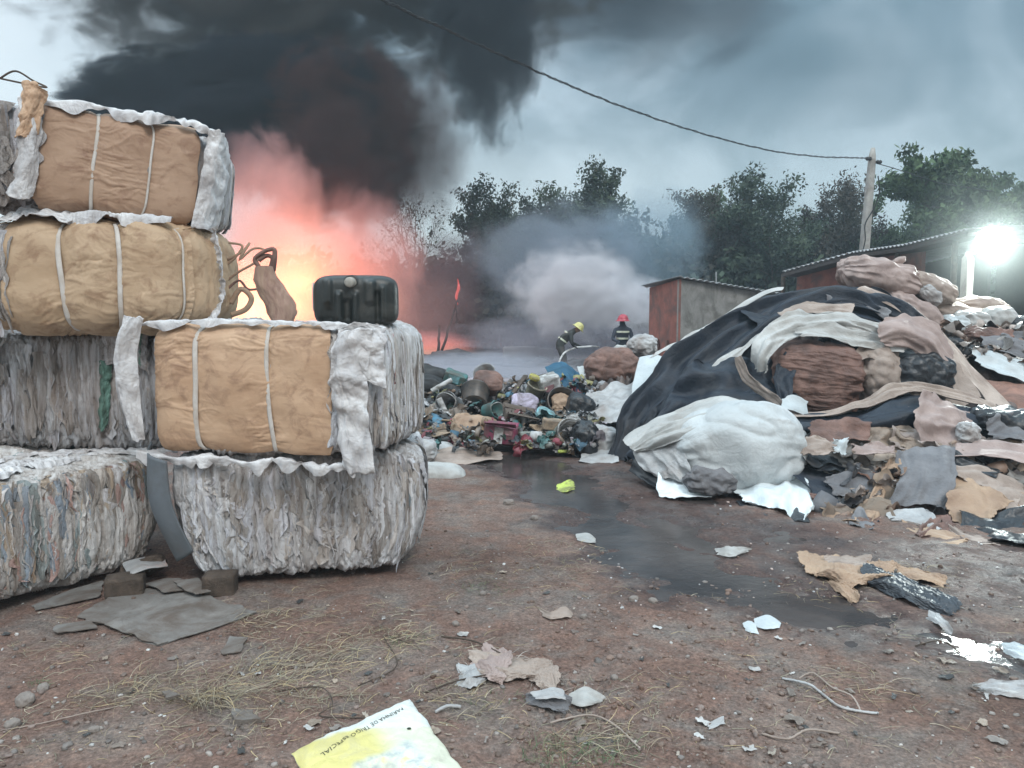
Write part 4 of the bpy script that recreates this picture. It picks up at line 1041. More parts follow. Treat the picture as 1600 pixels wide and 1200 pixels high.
def ruffle(b, path, mat, parent, width=0.09, amp=0.03, seed=0, n=64, name='film_edge', hang=0.6, thick=True, out=(0, -1, 0)):
    """crumpled strip of film along a local path; hang: how far it drops outwards"""
    p = crom(np.asarray(path, float), np.linspace(0, 1, n))
    s = np.linspace(0, 1, n); L_ = np.linalg.norm(np.diff(p, axis=0), axis=1).sum()
    NV = 6; v = np.linspace(-1, 1, NV)
    o = np.array(out, float)
    wd = width * (0.25 + 1.5 * np.abs(fbm(s * L_ * 3.0 + seed, seed, 0.0, 3)) + 0.35 * pn(s * L_ * 14, seed, 3.0))
    V = p[:, None, :] + 0 * v[None, :, None]
    ca = v[None, :] * wd[:, None]
    bend = np.maximum(v, 0)[None, :]
    V = V + o * (ca * (1 - hang * bend))[..., None] + np.array([0, 0, 1.0]) * ((-np.abs(ca) * 1.6 * hang * bend) + 0.12 * wd[:, None] * (1 - v[None, :] ** 2))[..., None]
    V0 = V.reshape(-1, 3); F = grid(n, NV); g = np.random.default_rng(int(seed) + 77)
    X = V0 + normals(V0, F) * (0.5 * amp * g.normal(size=len(V0)))[:, None]
    X = crumple(V0, F, 0.35, amp * 0.9, amp * 0.6, 24, seed, X0=X, kb=0.02); X, F = ccsub(X, F)
    return mk(name, b.w(X), F, mat, parent)
def wrap(b, mat, parent, x0, x1, straps, seed, grow=0.018, path=None, pinch=0.05, amp=0.016, belly=0.0, name='wrapping', nu=230, nv=150, zc=1.0):
    """sheet wrapped over the front: x from x0 to x1, path in the cross-section from the top round to the underside"""
    if path is None: path = [(-0.45, 1), (-1, 1), (-1, -1), (-0.55, -1)]
    path = np.array(path, float); d = np.r_[0, np.cumsum(np.linalg.norm(np.diff(path, axis=0), axis=1))]; d /= d[-1]
    tv = np.linspace(0, 1, nv); py_ = np.interp(tv, d, path[:, 0]); pz_ = np.interp(tv, d, path[:, 1])
    u = np.linspace(x0, x1, nu)
    wob = 0.018 * fbm(tv * 5, seed, 0.0, 3); wob2 = 0.018 * fbm(tv * 5, seed + 9, 0.0, 3)
    U = u[:, None] + (np.linspace(1, 0, nu)[:, None] * wob + np.linspace(0, 1, nu)[:, None] * wob2)
    q = np.stack([U, np.broadcast_to(py_, (nu, nv)), np.broadcast_to(pz_, (nu, nv))], -1).reshape(-1, 3)
    V = b.surf(q, grow)
    F = grid(nu, nv); n = normals(V.copy(), F)
    if (n[len(n) // 2] @ np.array([0, -1, 0])) < 0: n = -n
    Uf = U.reshape(-1); Tf = np.broadcast_to(tv, (nu, nv)).reshape(-1); xm = V[:, 0]
    # straps pull it in, and pleats run away from them
    d_ = np.zeros(len(V)); pl = np.zeros(len(V))
    for sx, sw in straps:
        dd = np.abs(Uf - sx); d_ -= pinch * np.exp(-(dd / 0.14) ** 2); d_ -= 0.5 * pinch * np.exp(-(dd / 0.035) ** 2)
        pl += np.exp(-(dd / 0.22) ** 1.5)
    ends = sstep(0.8, 1.0, np.abs((Uf - (x0 + x1) / 2) / ((x1 - x0) / 2)))
    d_ += belly * (1 - ((Uf - (x0 + x1) / 2) / ((x1 - x0) / 2)) ** 2) * np.sin(np.pi * Tf)
    w1 = 0.5 * fbm(xm * 2.5, Tf * 4, seed, 3)
    h = ridge(Tf * 13 + w1 * 2 + seed, xm * 2.2 + w1, seed, 3, 0.55, 3.0) * (0.25 + 0.55 * pl + 0.3 * ends)
    h2 = ridge((Tf * 6 + xm * 4) + w1 * 2, (xm * 3 - Tf * 2), seed + 5, 2, 0.5, 3.5) * 0.45
    patch = sstep(-0.15, 0.45, fbm(xm * 2.1 + seed, Tf * 2.6, seed + 3, 3) + 0.25 * pl - 0.1)
    d_ += amp * ((h + h2) * (0.12 + 0.88 * patch) + 0.7 * fbm(xm * 2.2, Tf * 3, seed + 2, 3))
    V = V + n * d_[:, None]
    ob = mk(name, b.w(V), F, mat, parent)
    md = ob.modifiers.new('t', 'SOLIDIFY'); md.thickness = 0.006; md.offset = -1
    for sx, sw in straps:
        k = 5; us = np.linspace(-sw, sw, k)
        lean = 0.03 * fbm(tv * 1.6, seed + sx * 5, 1.0, 2)
        qs = np.stack([np.broadcast_to((sx + us)[:, None], (k, nv)) + lean, np.broadcast_to(py_, (k, nv)), np.broadcast_to(pz_, (k, nv))], -1).reshape(-1, 3)
        Vs = b.surf(qs, grow + 0.003); ns = np.stack([np.zeros(nv), np.interp(tv, d, [0] * len(d)), np.zeros(nv)], -1)
        nn = normals(Vs.copy(), grid(k, nv))
        if (nn[len(nn) // 2] @ np.array([0, -1, 0])) < 0: nn = -nn
        m_ = np.broadcast_to(tv, (k, nv)).reshape(-1)
        dip = -pinch * 1.25 + belly * (1 - ((sx - (x0 + x1) / 2) / ((x1 - x0) / 2)) ** 2) * np.sin(np.pi * m_)
        tw = 0.006 * np.cos(np.broadcast_to(us[:, None] / sw * 2.0, (k, nv)).reshape(-1))
        Vs = Vs + nn * (dip + amp * 0.7 + 0.4 * tw + 0.004 * pn(m_ * 9, sx * 7, 0.0))[:, None]
        so_ = mk('strap', b.w(Vs), grid(k, nv), M['strap'], parent)
        md = so_.modifiers.new('t', 'SOLIDIFY'); md.thickness = 0.004; md.offset = 1
    return ob
GC = [(1, 1, 1), (0.9, 0.88, 0.86), (1.05, 1.06, 1.1), (0.82, 0.76, 0.7), (0.98, 0.98, 1.02), (0.7, 0.65, 0.6)]
GM = GC + [(0.6, 0.72, 0.75), (0.85, 0.6, 0.55), (0.72, 0.6, 0.48), (0.5, 0.6, 0.72)]
def bale_thing(b, name, label, group='bales stacked at the left'):
    return thing(name, tuple(b.loc), label, 'bale', group)

def place(cx, cy, z, ang, L, D, H, tilt=0.0, n=9, lean=0.0):
    """front-left lower corner cx,cy -> bale frame"""
    a = R(ang); ux = np.array([math.cos(a), math.sin(a)]); uy = np.array([-math.sin(a), math.cos(a)])
    c0 = np.array([cx, cy]) + ux * L / 2 + uy * D / 2
    return Bale((c0[0], c0[1], z), (lean, R(tilt), a), L, D, H, n)
# right stack, lower
b = place(-2.13, 4.62, 0.05, 10, 1.60, 1.1, 0.81, n=11)
def under_round(V, k=0.14, p=2.2, H=0.76, L=0.8):
    V = V.copy(); t_ = np.clip(1 - V[:, 2] / (H * 0.75), 0, 1) ** p
    V[:, 0] -= np.sign(V[:, 0]) * t_ * k * sstep(0.3, 1.0, np.abs(V[:, 0]) / L)
    return V
b.warp = under_round
t5 = bale_thing(b, 'plastic_bale', 'pale bale of pressed white film under the orange-brown wrapped bale')
tap = lambda x: 1 - 0.0 * x
bale_core(b, M['film_white'], t5, 1.0, 0.04, 0.0075)
ribbons(b, t5, M['film_white'], 170, 5, 'front', (0.02, 0.11), (0.1, 0.55), GC, out=0.006)
ribbons(b, t5, M['film_white'], 40, 8, 'right', (0.025, 0.1), (0.15, 0.6), GC, out=0.006)
# grey card standing against its left end
v, f = loft([[(-0.80, -0.62, 0.80), (-0.78, -0.60, 0.5), (-0.68, -0.545, 0.2)], [(-0.93, -0.52, 0.83), (-0.93, -0.50, 0.5), (-0.80, -0.46, 0.12)], [(-1.0, -0.2, 0.86), (-1.0, -0.2, 0.5), (-0.86, -0.2, 0.1)]], 20, 20)
o_ = mk('grey_card', b.w(v), f, M['blue_grey'], t5, label='blue-grey card side'); o_.modifiers.new('t', 'SOLIDIFY').thickness = 0.012
# right stack, upper
b = place(-2.30, 4.70, 0.865, -8, 1.53, 1.1, 0.82, n=8)
t6 = bale_thing(b, 'wrapped_bale', 'orange-brown wrapped bale with two pale straps, carrying the black jerry can')
bale_core(b, M['film_white'], t6, 4.0, 0.03, 0.0085)
wrap(b, M['wrap_orange'], t6, -0.93, 0.60, [(-0.52, 0.022), (0.10, 0.018)], 2.0, path=[(-0.86, 1), (-1, 1), (-1, -0.96)], belly=0.03, pinch=0.022)
ribbons(b, t6, M['film_white'], 110, 6, 'right', (0.03, 0.1), (0.2, 0.8), GC)
ribbons(b, t6, M['film_white'], 60, 16, 'front', (0.04, 0.1), (0.2, 0.8), GC, xr=(0.64, 1.0), out=0.02)
h = b
ruffle(h, [(-.78, -.58, .83), (-.3, -.56, .85), (.2, -.56, .84), (.5, -.56, .83), (.8, -.54, .80)], M['film_loose'], t6, 0.05, 0.02, 1)
ruffle(h, [(-.82, -.58, .03), (-.5, -.6, -.005), (-.3, -.59, .01), (-.05, -.6, -.02), (.1, -.58, .0), (.4, -.6, -.025), (.62, -.59, .0)], M['film_loose'], t6, 0.07, 0.03, 2, hang=0.9)
def flap(b, rows, mat, parent, seed, amp=0.03, fu=3, fv=5, name='film_flap', nu=16, nv=20, rag=0.015, col=None):
    V0, F = loft(rows, nu, nv); V = folds(V0, F, nu, nv, amp, fu, fv, seed, rag=0)
    g = np.random.default_rng(int(seed * 7)); V = V + normals(V0, F) * (amp * .3 * g.normal(size=len(V)))[:, None]
    V = crumple(V0, F, (0.30, 0.15), amp * 1.1, amp * .5, 30, seed, nv=nv, X0=V, kb=0.02); V = ragged(V, nu, nv, rag * 1.4, seed)
    V, F = ccsub(V, F); V = V + normals(V, F) * (0.0025 * g.normal(size=len(V)))[:, None]; V, F = ccsub(V, F)
    o = mk(name, b.w(V), F, mat, parent, col=col); md = o.modifiers.new('t', 'SOLIDIFY'); md.thickness = 0.004
    return o
flap(h, [[(-.72, -.60, .86), (-.77, -.60, .6), (-.76, -.60, .35), (-.74, -.60, .1)], [(-.80, -.66, .87), (-.86, -.68, .62), (-.85, -.66, .36), (-.80, -.64, .1)], [(-.84, -.5, .85), (-.93, -.55, .6), (-.92, -.52, .3), (-.84, -.5, .08)]], M['film_loose'], t6, 3, 0.03)
flap(h, [[(.5, -.60, .72), (.47, -.61, .5), (.50, -.61, .3), (.53, -.60, .0)], [(.60, -.65, .78), (.56, -.67, .55), (.58, -.66, .3), (.60, -.64, -.04)], [(.74, -.60, .78), (.70, -.62, .5), (.70, -.60, .25), (.72, -.58, -.05)]], M['film_loose'], t6, 5, 0.035)
flap(h, [[(.52, -.58, .80), (.53, -.60, .7), (.56, -.60, .58)], [(.66, -.58, .83), (.66, -.62, .68), (.68, -.61, .5)], [(.8, -.54, .80), (.8, -.58, .65), (.8, -.57, .45)]], M['film_loose'], t6, 6, 0.03)

# left stack, bottom
b = place(-3.14, 3.90, 0.07, 58, 1.45, 1.35, 0.73, n=9)
b.warp = lambda V: under_round(V, 0.16, 2.0, 0.73, 0.72)
t1 = bale_thing(b, 'plastic_bale', 'big bale of mixed stained plastic film on the ground, cut by the left edge')
bale_core(b, M['film_mixed'], t1, 7.0, 0.045, 0.0085)
ribbons(b, t1, M['film_mixed'], 170, 25, 'front', (0.02, 0.12), (0.15, 0.6), GM, out=0.006)
ribbons(b, t1, M['film_mixed'], 60, 26, 'right', (0.025, 0.09), (0.2, 0.65), GM)
for i in range(10):
    x0 = -.7 + i * .14 + rng.uniform(-.05, .05); yy = -.5 + rng.uniform(0, .45)
    ruffle(b, [(x0, yy, .735), (x0 + .25, yy + .12 * rng.normal(), .745), (x0 + .5, yy + .1 * rng.normal(), .735)], M['film_loose'], t1, 0.08, 0.03, 30 + i, 50, name='top_film', hang=0.2)
# left stack, middle (grey film)
b = place(-4.35, 5.22, 0.80, -2, 2.05, 1.0, 0.83, n=8)
t2 = bale_thing(b, 'plastic_bale', 'grey-brown bale of pressed film under the tan wrapped bale')
bale_core(b, M['film_grey'], t2, 12.0, 0.04, 0.0085)
ribbons(b, t2, M['film_grey'], 150, 35, 'front', (0.03, 0.1), (0.2, 0.65), GC)
flap(b, [[(.55, -.55, .82), (.54, -.55, .6)], [(.75, -.56, .84), (.74, -.56, .62)], [(.85, -.53, .80), (.86, -.54, .55)]], M['film_grey'], t2, 8, 0.03)
flap(b, [[(.53, -.54, .62), (.50, -.54, .18)], [(.57, -.56, .62), (.53, -.56, .15)], [(.60, -.53, .60), (.56, -.54, .2)]], M['film_grey'], t2, 9, 0.02, col=(0.25, 0.5, 0.4))
# left stack, tan wrapped
b = place(-3.62, 4.75, 1.62, 6, 1.68, 1.0, 0.76, n=4.2)
t3 = bale_thing(b, 'wrapped_bale', 'tan wrapped bale bulging between two white straps, second from the top of the far stack')
bale_core(b, M['wrap_tan'], t3, 15.0, 0.02, 0.01)
wrap(b, M['wrap_tan'], t3, -0.50, 0.985, [(-0.08, 0.02), (0.33, 0.018), (0.86, 0.014)], 5.0, path=[(-0.72, 1), (-1, 1), (-1, -1), (-0.3, -1)], belly=0.055, pinch=0.04, amp=0.02)
ribbons(b, t3, M['film_white'], 70, 45, 'front', (0.03, 0.1), (0.2, 0.75), GC, xr=(-1.0, -0.48), out=0.03)
flap(b, [[(-.42, -.40, .76), (-.42, -.52, .69)], [(-.25, -.38, .83), (-.25, -.54, .74)], [(-.02, -.38, .80), (-.02, -.52, .72)]], M['film_loose'], t3, 11, 0.03, 4, 2)
ruffle(b, [(-.05, -.44, .75), (.15, -.46, .775), (.3, -.46, .76), (.6, -.46, .75)], M['film_loose'], t3, 0.06, 0.02, 12)
ruffle(b, [(.82, -.3, .70), (.86, -.32, .5), (.86, -.3, .25), (.78, -.35, .08)], M['film_loose'], t3, 0.05, 0.03, 13, out=(.7, -.7, 0))
def twig(b, pts, r, mat, parent, name='twisted_scrap'):
    v, f = tube(crom(np.array(pts, float), np.linspace(0, 1, 30)), r, 6); return mk(name, b.w(v), fixF(f), mat, parent)
for i, q in enumerate([[(.84, -.1, .5), (.95, -.1, .56), (1.0, -.1, .62), (.93, -.12, .50), (1.02, -.1, .58), (1.10, -.1, .57), (1.04, -.1, .49), (.92, -.1, .42), (.84, -.1, .36)],
                       [(.84, -.1, .30), (.92, -.1, .36), (.98, -.1, .30), (1.06, -.1, .30), (1.14, -.12, .27)], [(.86, -.1, .20), (.93, -.1, .30), (1.0, -.1, .24), (.96, -.1, .16), (.86, -.1, .12)],
                       [(.86, -.1, .62), (.95, -.1, .60), (.90, -.1, .52), (.84, -.1, .47)]]):
    twig(b, q, 0.009 if i != 2 else 0.02, M['tan_cloth'] if i != 1 else M['brown_cloth'], t3)
# left stack, top
b = place(-3.72, 4.62, 2.405, 15, 1.80, 1.0, 0.65, tilt=6.5, n=7)
t4 = bale_thing(b, 'wrapped_bale', 'brown wrapped bale with torn white film along its upper edge, topmost of the far stack')
bale_core(b, M['film_grey'], t4, 19.0, 0.035, 0.01)
wrap(b, M['wrap_brown'], t4, -0.17, 0.90, [(0.19, 0.012), (0.54, 0.008)], 8.0, path=[(-0.9, 1), (-1, 1), (-1, -1), (-0.5, -1)], belly=0.02, pinch=0.018, amp=0.012)
ribbons(b, t4, M['film_grey'], 60, 55, 'front', (0.05, 0.14), (0.2, 0.75), GC, xr=(-1.0, -0.15), out=0.03)
ribbons(b, t4, M['film_white'], 50, 56, 'right', (0.05, 0.12), (0.2, 0.75), GC, out=0.02)
ruffle(b, [(-.15, -.5, .655), (.1, -.5, .68), (.3, -.5, .67), (.5, -.52, .68), (.7, -.52, .675), (.88, -.5, .64)], M['film_loose'], t4, 0.07, 0.035, 21)
flap(b, [[(-.13, -.53, .66), (-.12, -.55, .35), (-.14, -.55, .05)], [(-.19, -.58, .67), (-.16, -.60, .37), (-.2, -.6, .02)], [(-.27, -.52, .66), (-.24, -.55, .35), (-.3, -.53, .05)]], M['film_loose'], t4, 23, 0.03)
flap(b, [[(.83, -.53, .63), (.81, -.53, .35), (.77, -.52, .0)], [(.90, -.5, .63), (.90, -.52, .33), (.85, -.5, .0)], [(.92, -.3, .61), (.94, -.32, .31), (.90, -.3, .0)]], M['film_loose'], t4, 24, 0.03)
flap(b, [[(-.24, -.56, .71), (-.23, -.58, .53), (-.26, -.58, .39)], [(-.17, -.6, .73), (-.17, -.6, .55), (-.2, -.6, .4)], [(-.1, -.55, .69), (-.12, -.57, .55), (-.14, -.56, .4)]], M['wrap_orange'], t4, 25, 0.03, name='knotted_cloth')
twig(b, [(-.38, -.5, .74), (-.30, -.5, .80), (-.2, -.5, .76), (-.12, -.52, .73), (-.24, -.52, .73), (-.38, -.5, .74)], 0.006, M['wood'], t4, 'wire_loop')

# ------------------------------------------------------------------ things on and under the bales
# jerry can lying on its side, its top towards the viewer
jp = P(554, 520, 4.76)
jc = thing('jerry_can', (jp.x, jp.y, 1.665), 'black plastic jerry can with a round pale cap, lying on the orange wrapped bale', 'jerry can')
jc['_o'] = [jp.x, jp.y, 1.665]
M['jerry'] = plain_mat('jerry', (0.022, 0.027, 0.027), 0.42, 0, 0.3, 6, 0.25, (0.10, 0.095, 0.085), 0.5, 0.5)
v, f = rbox(0.262, 0.19, 0.16, 5, 60)
n_ = normals(v, f); fr = (n_[:, 1] < -0.5).astype(float) * sstep(0.9, 0.5, np.abs(v[:, 0] / .262)) 
def bar_(x0, z0, z1, w_=0.02): return np.exp(-((v[:, 0] - x0) / w_) ** 4) * sstep(z0 - .02, z0 + .02, v[:, 2]) * (1 - sstep(z1 - .02, z1 + .02, v[:, 2]))
dd = 0.026 * (bar_(-.17, -.02, .13, .03) + bar_(-.10, -.12, .05) + bar_(0.0, -.12, .05, .018) + bar_(.09, -.02, .12, .03) + bar_(.17, -.12, .09, .018)) - 0.022 * (bar_(-.05, -.13, .0, .022) + bar_(.135, -.13, .05, .016) + bar_(-.17, -.13, -.05, .03) + bar_(.22, -.1, .1, .014))
v = v + n_ * (dd * fr)[:, None]
v = xform(v, (0, 0, R(8)), (jp.x, jp.y + .10, 1.665 + 0.165)); mk('body', v, f, M['jerry'], jc)
cz = (jp.x + 0.0, jp.y - 0.085, 1.665 + 0.275)
v, f = lathe([(0.0005, .05), (0.026, .05), (0.030, .045), (0.031, .0), (0.036, -.002), (0.036, -.02)], 32); capm = plain_mat('cap', (0.34, 0.33, 0.30), 0.5, 0, 0.2, 10, 0.2)
mk('cap', xform(v, (R(90), 0, 0), cz), f, capm, jc)
v, f = lathe([(0.036, .0), (0.046, .0), (0.048, -.03), (0.05, -.06)], 32); mk('collar', xform(v, (R(90), 0, 0), (cz[0], cz[1], cz[2])), f, M['jerry'], jc)
hp = [(jp.x - .17, jp.y - .075, 1.665 + .25), (jp.x - .17, jp.y - .13, 1.665 + .24), (jp.x - .12, jp.y - .14, 1.665 + .235), (jp.x + .10, jp.y - .12, 1.665 + .235)]
v, f = rbox(0.008, 0.004, 0.09, 4, 6); mk('label', xform(v, (0, 0, R(40)), (jp.x - .252, jp.y + .0, 1.665 + .19)), f, M['clean_white'], jc)
# standing folded sack
sp_ = P(438, 503, 5.02)
fs = thing('folded_sack', (sp_.x, sp_.y, 1.69), 'brown folded paper sack standing upright behind the orange wrapped bale, its top bent over', 'sack')
g0 = 1.69
Zs = np.linspace(0, 1, 40); cx = sp_.x + 0.015 - 0.10 * Zs + 0.02 * np.sin(Zs * 6); wd_ = np.interp(Zs, [0, .15, .45, .75, 1], [0.065, .095, .105, .085, .055])
A_ = np.linspace(0, 2 * np.pi, 48, endpoint=False)
rr = 1 + 0.16 * ridge(A_[None, :] * 2.3, Zs[:, None] * 1.6, 3.0, 2, 0.5, 2) * 1.2 - 0.1
V = np.stack([cx[:, None] + wd_[:, None] * np.cos(A_) * rr, sp_.y + 0.06 * np.sin(A_) * rr + 0 * cx[:, None], g0 + 0.37 * Zs[:, None] + 0 * A_[None, :]], -1)
i = np.arange(39)[:, None] * 48; j = np.arange(48)[None, :]
F = np.stack([i + j, i + (j + 1) % 48, i + 48 + (j + 1) % 48, i + 48 + j], -1).reshape(-1, 4)
M['sackpaper'] = cloth_mat('sackpaper', (0.36, 0.24, 0.19), (0.25, 0.15, 0.12), (0.4, 0.3, 0.2), 0.5, 0.7, 9.0, 0.8, st=(2, 2, .5))
mk('body', V.reshape(-1, 3), F, M['sackpaper'], fs)
topx = sp_.x - .085; tz = g0 + .36
for q in ([(topx + .045, 0, tz - .02), (topx + .06, 0, tz + .07), (topx + .055, 0, tz + .12), (topx - .01, 0, tz + .105), (topx - .07, 0, tz + .06), (topx - .055, 0, tz + .02), (topx - .03, 0, tz - .03)],
          [(topx + .02, .02, tz - .02), (topx + .04, .02, tz + .06), (topx + .0, .02, tz + .08), (topx - .05, .01, tz + .05)]):
    q = [(a, sp_.y + b2, c2) for a, b2, c2 in q]
    v, f = tube(crom(np.array(q), np.linspace(0, 1, 24)), np.interp(np.linspace(0, 1, 24), [0, .5, 1], [.02, .013, .018]), 8)
    mk('bent_top', v, fixF(f), M['brown_cloth'], fs)
# blocks under the bales, scrap, card on the ground
def block(px, py, w_, d_, h_, ang, label, mat='wood', name='wood_block', z=None):
    p = G(px, py); zz = float(gz(p.x, p.y)) - .01 if z is None else z
    v, f = rbox(w_ / 2, d_ / 2, h_ / 2, 22, 8); v = v + 0.004 * np.stack([fbm(v[:, 0] * 20, v[:, 1] * 20, v[:, 2] * 20 + k, 2) for k in range(3)], -1)
    mk(name, xform(v, (0, 0, R(ang)), (p.x, p.y + d_ / 2, zz + h_ / 2)), f, M[mat], label=label, category='block', group='wood blocks under the bales')
block(338, 935, 0.19, 0.14, 0.14, 8, 'dark wood block under the front corner of the pale bale')
block(187, 938, 0.22, 0.15, 0.13, 20, 'dark wood block under the mixed film bale, beside the scrap of bark')
block(580, 885, 0.22, 0.2, 0.12, 12, 'dark wood block under the far corner of the pale bale')
block(470, 880, 0.2, 0.2, 0.12, 10, 'dark wood block under the middle of the pale bale')
p = G(225, 905)
v, f = blob(0.14, 0.09, 0.055, 30, 2.4, 0.08, 4, 3.0); mk('bark_scrap', xform(v, (0, R(-14), R(10)), (p.x, p.y, .085)), f, M['wood'], label='rough dark scrap of bark lying in the gap between two stacks', category='scrap')
sheet('film_scrap', [[G(190, 880, .12), G(215, 872, .14), G(255, 868, .13)], [G(200, 900, .12), G(225, 890, .15), G(262, 885, .12)]], M['pale_plastic'], 24, 24, 0.02, 3, 3, 5, world=True, label='pale film scrap caught on the bark between two stacks', category='scrap')
def card(pix, label, lift=0.012, mat='grey_board', th=0.005, group='flattened card on the soil', seed=0):
    """flat board from its outline on the ground"""
    pts = [G(*q) for q in pix]; n = len(pts)
    # densify outline with small tears
    out_ = []
    for i in range(n):
        a, b_ = pts[i], pts[(i + 1) % n]
        m_ = max(3, int((b_ - a).length / 0.03))
        for k in range(m_):
            q = a.lerp(b_, k / m_); j = 0.022 * float(pn(q.x * 11, q.y * 11, seed)) + 0.006 * float(pn(q.x * 45, q.y * 45, seed))
            out_.append((q.x + j, q.y + j, 0))
    c0 = np.mean(out_, 0); V = np.array(out_); n = len(V)
    rings = [V * (1 - k) + c0 * k for k in (0, .3, .6, .85)]
    VV = np.concatenate(rings + [c0[None]]); gzv = gz(VV[:, 0], VV[:, 1])
    VV[:, 2] = max(np.percentile(gzv, 75), 0) + lift + 0.012 * fbm(VV[:, 0] * 3, VV[:, 1] * 3, seed, 2)
    F = []
    for r_ in range(3):
        for k in range(n): F.append((r_ * n + k, r_ * n + (k + 1) % n, (r_ + 1) * n + (k + 1) % n, (r_ + 1) * n + k))
    for k in range(n): F.append((3 * n + k, 3 * n + (k + 1) % n, 4 * n))
    o = mk('card_sheet', VV, F, M[mat], smooth=False, label=label, category='card', group=group)
    md = o.modifiers.new('t', 'SOLIDIFY'); md.thickness = th; md.offset = 0
card([(118, 972), (170, 940), (230, 925), (300, 930), (398, 962), (330, 990), (245, 1017), (215, 1000), (165, 985)], 'large grey board lying flat in front of the bales', 0.010, seed=1)
card([(165, 985), (185, 976), (262, 1012), (247, 1017)], 'narrow strip of grey board folded under the large board', 0.022, seed=2)
card([(50, 955), (110, 930), (160, 915), (158, 938), (110, 950), (55, 962)], 'grey board half under the mixed film bale', 0.016, seed=3)
card([(225, 925), (262, 912), (305, 920), (290, 932), (258, 936)], 'small grey board behind the large one, by the scrap of bark', 0.026, seed=4)
card([(270, 922), (310, 915), (330, 938), (300, 944)], 'small grey board against the wood block', 0.034, seed=5)
card([(85, 988), (140, 978), (150, 990), (90, 1000)], 'small tan-grey board at the near left of the large board', 0.008, seed=6)
card([(360, 1000), (385, 1004), (378, 1024), (345, 1030)], 'little grey card chip near the straw', 0.008, seed=7)
card([(362, 1118), (400, 1118), (402, 1138), (366, 1138)], 'small dark tile of board in the straw', 0.012, th=0.02, seed=8)
card([(252, 1094), (270, 1090), (276, 1102), (254, 1106)], 'tiny brown board chip in the straw clump', 0.012, th=0.012, seed=9)

# ------------------------------------------------------------------ the heap of sheets and sacks on the right
def rows_at(rows, dy=0.0): return [[(a, b_, c_ + dy) for a, b_, c_ in r] for r in rows]
M['mound'] = cloth_mat('mound', (0.13, 0.10, 0.09), (0.05, 0.045, 0.045), (0.26, 0.2, 0.17), 0.6, 0.7, 5.0, 0.9, lo=0.5)
rm = [[(930, 735, 9.0), (1050, 782, 7.7), (1200, 800, 7.1), (1300, 838, 6.6), (1450, 856, 6.3), (1620, 885, 6.0), (1800, 900, 5.9)],
      [(985, 655, 9.8), (1080, 655, 9.0), (1200, 645, 8.8), (1300, 640, 8.6), (1450, 660, 8.2), (1600, 700, 7.8), (1800, 700, 7.8)],
      [(1020, 590, 10.2), (1120, 545, 10.2), (1220, 500, 10.2), (1320, 475, 10.2), (1430, 510, 10.0), (1560, 560, 9.8), (1800, 560, 9.8)],
      [(1060, 575, 11.0), (1150, 545, 11.2), (1250, 505, 11.4), (1350, 480, 11.6), (1460, 495, 11.6), (1580, 520, 11.6), (1800, 500, 11.6)],
      [(1040, 620, 13.0), (1150, 640, 14.0), (1250, 640, 14.0), (1350, 640, 14.0), (1460, 640, 14.0), (1580, 640, 14.0), (1850, 640, 14.0)]]
def mound_mesh(rm, nu, nv, amp, fu, fv, seed, back=0.25, **k):
    V0, F = loft([[P(q[0], q[1], q[2] + back) for q in r] for r in rm], nu, nv)
    V = folds(V0, F, nu, nv, amp, fu, fv, seed, **k)
    w_ = sstep(0.0, 0.45, V0[:, 2])[:, None]; V = V0 + (V - V0) * w_
    first = np.repeat(np.arange(nu), nv); V[first < 3, 2] -= 0.25
    return V, F
V, F = mound_mesh(rm, 140, 240, 0.20, 6, 12, 3.0, fine=0.6, warp=1.3)
mk('rag_mound', V, F, M['mound'], kind='stuff', label='mass of crushed dark rags and plastic making the core of the right heap', category='rags')

HG = 'sheets on the big right heap'
def rag(name, rows, mat, label, **k):
    k.setdefault('group', HG); k.setdefault('category', 'sheet')
    return sheet(name, rows, M[mat], label=label, **k)
# the big black tarpaulin
rag('black_tarpaulin', [
    [(958, 712, 8.95), (985, 640, 9.05), (1035, 575, 9.3), (1110, 515, 9.5), (1200, 468, 9.65), (1300, 440, 9.7), (1385, 458, 9.5), (1445, 505, 9.3)],
    [(975, 716, 8.7), (1010, 650, 8.8), (1062, 592, 9.0), (1130, 536, 9.25), (1212, 490, 9.4), (1300, 458, 9.4), (1378, 474, 9.3), (1432, 514, 9.2)],
    [(990, 718, 8.45), (1060, 672, 8.45), (1110, 624, 8.65), (1165, 566, 8.95), (1225, 512, 9.1), (1300, 474, 9.2), (1372, 490, 9.2), (1420, 524, 9.15)],
    [(1000, 716, 8.3), (1100, 680, 8.1), (1165, 640, 8.3), (1200, 590, 8.65), (1240, 528, 8.95), (1300, 492, 9.1), (1368, 504, 9.2), (1412, 532, 9.15)]],
    'black_tarp', 'great black tarpaulin arching over the heap from its foot to its crown', nu=150, nv=210, amp=0.16, fu=3.1, fv=1.5, seed=2.0, fine=0.55, warp=1.0, thick=0.01, rag=0.03, ex=(0.30, 0.03), band=1.1, kb=0.08, jit=.14, iters=30, category='tarpaulin')
rag('tarpaulin_skirt', [
    [(1085, 560, 8.85), (1160, 560, 8.8), (1220, 590, 8.6), (1245, 640, 8.3)],
    [(1050, 610, 8.6), (1140, 610, 8.5), (1205, 630, 8.35), (1235, 665, 8.15)],
    [(1020, 680, 8.35), (1110, 665, 8.1), (1190, 660, 8.05), (1230, 685, 8.0)]],
    'black_tarp', 'gathered folds of black sheet between the tarpaulin arch and the bulging white bag', nu=110, nv=120, amp=0.19, fu=1.5, fv=4.1, seed=5.0, fine=0.45, warp=0.8, ex=(0.04, 0.22), kb=0.15, jit=.12, iters=25)
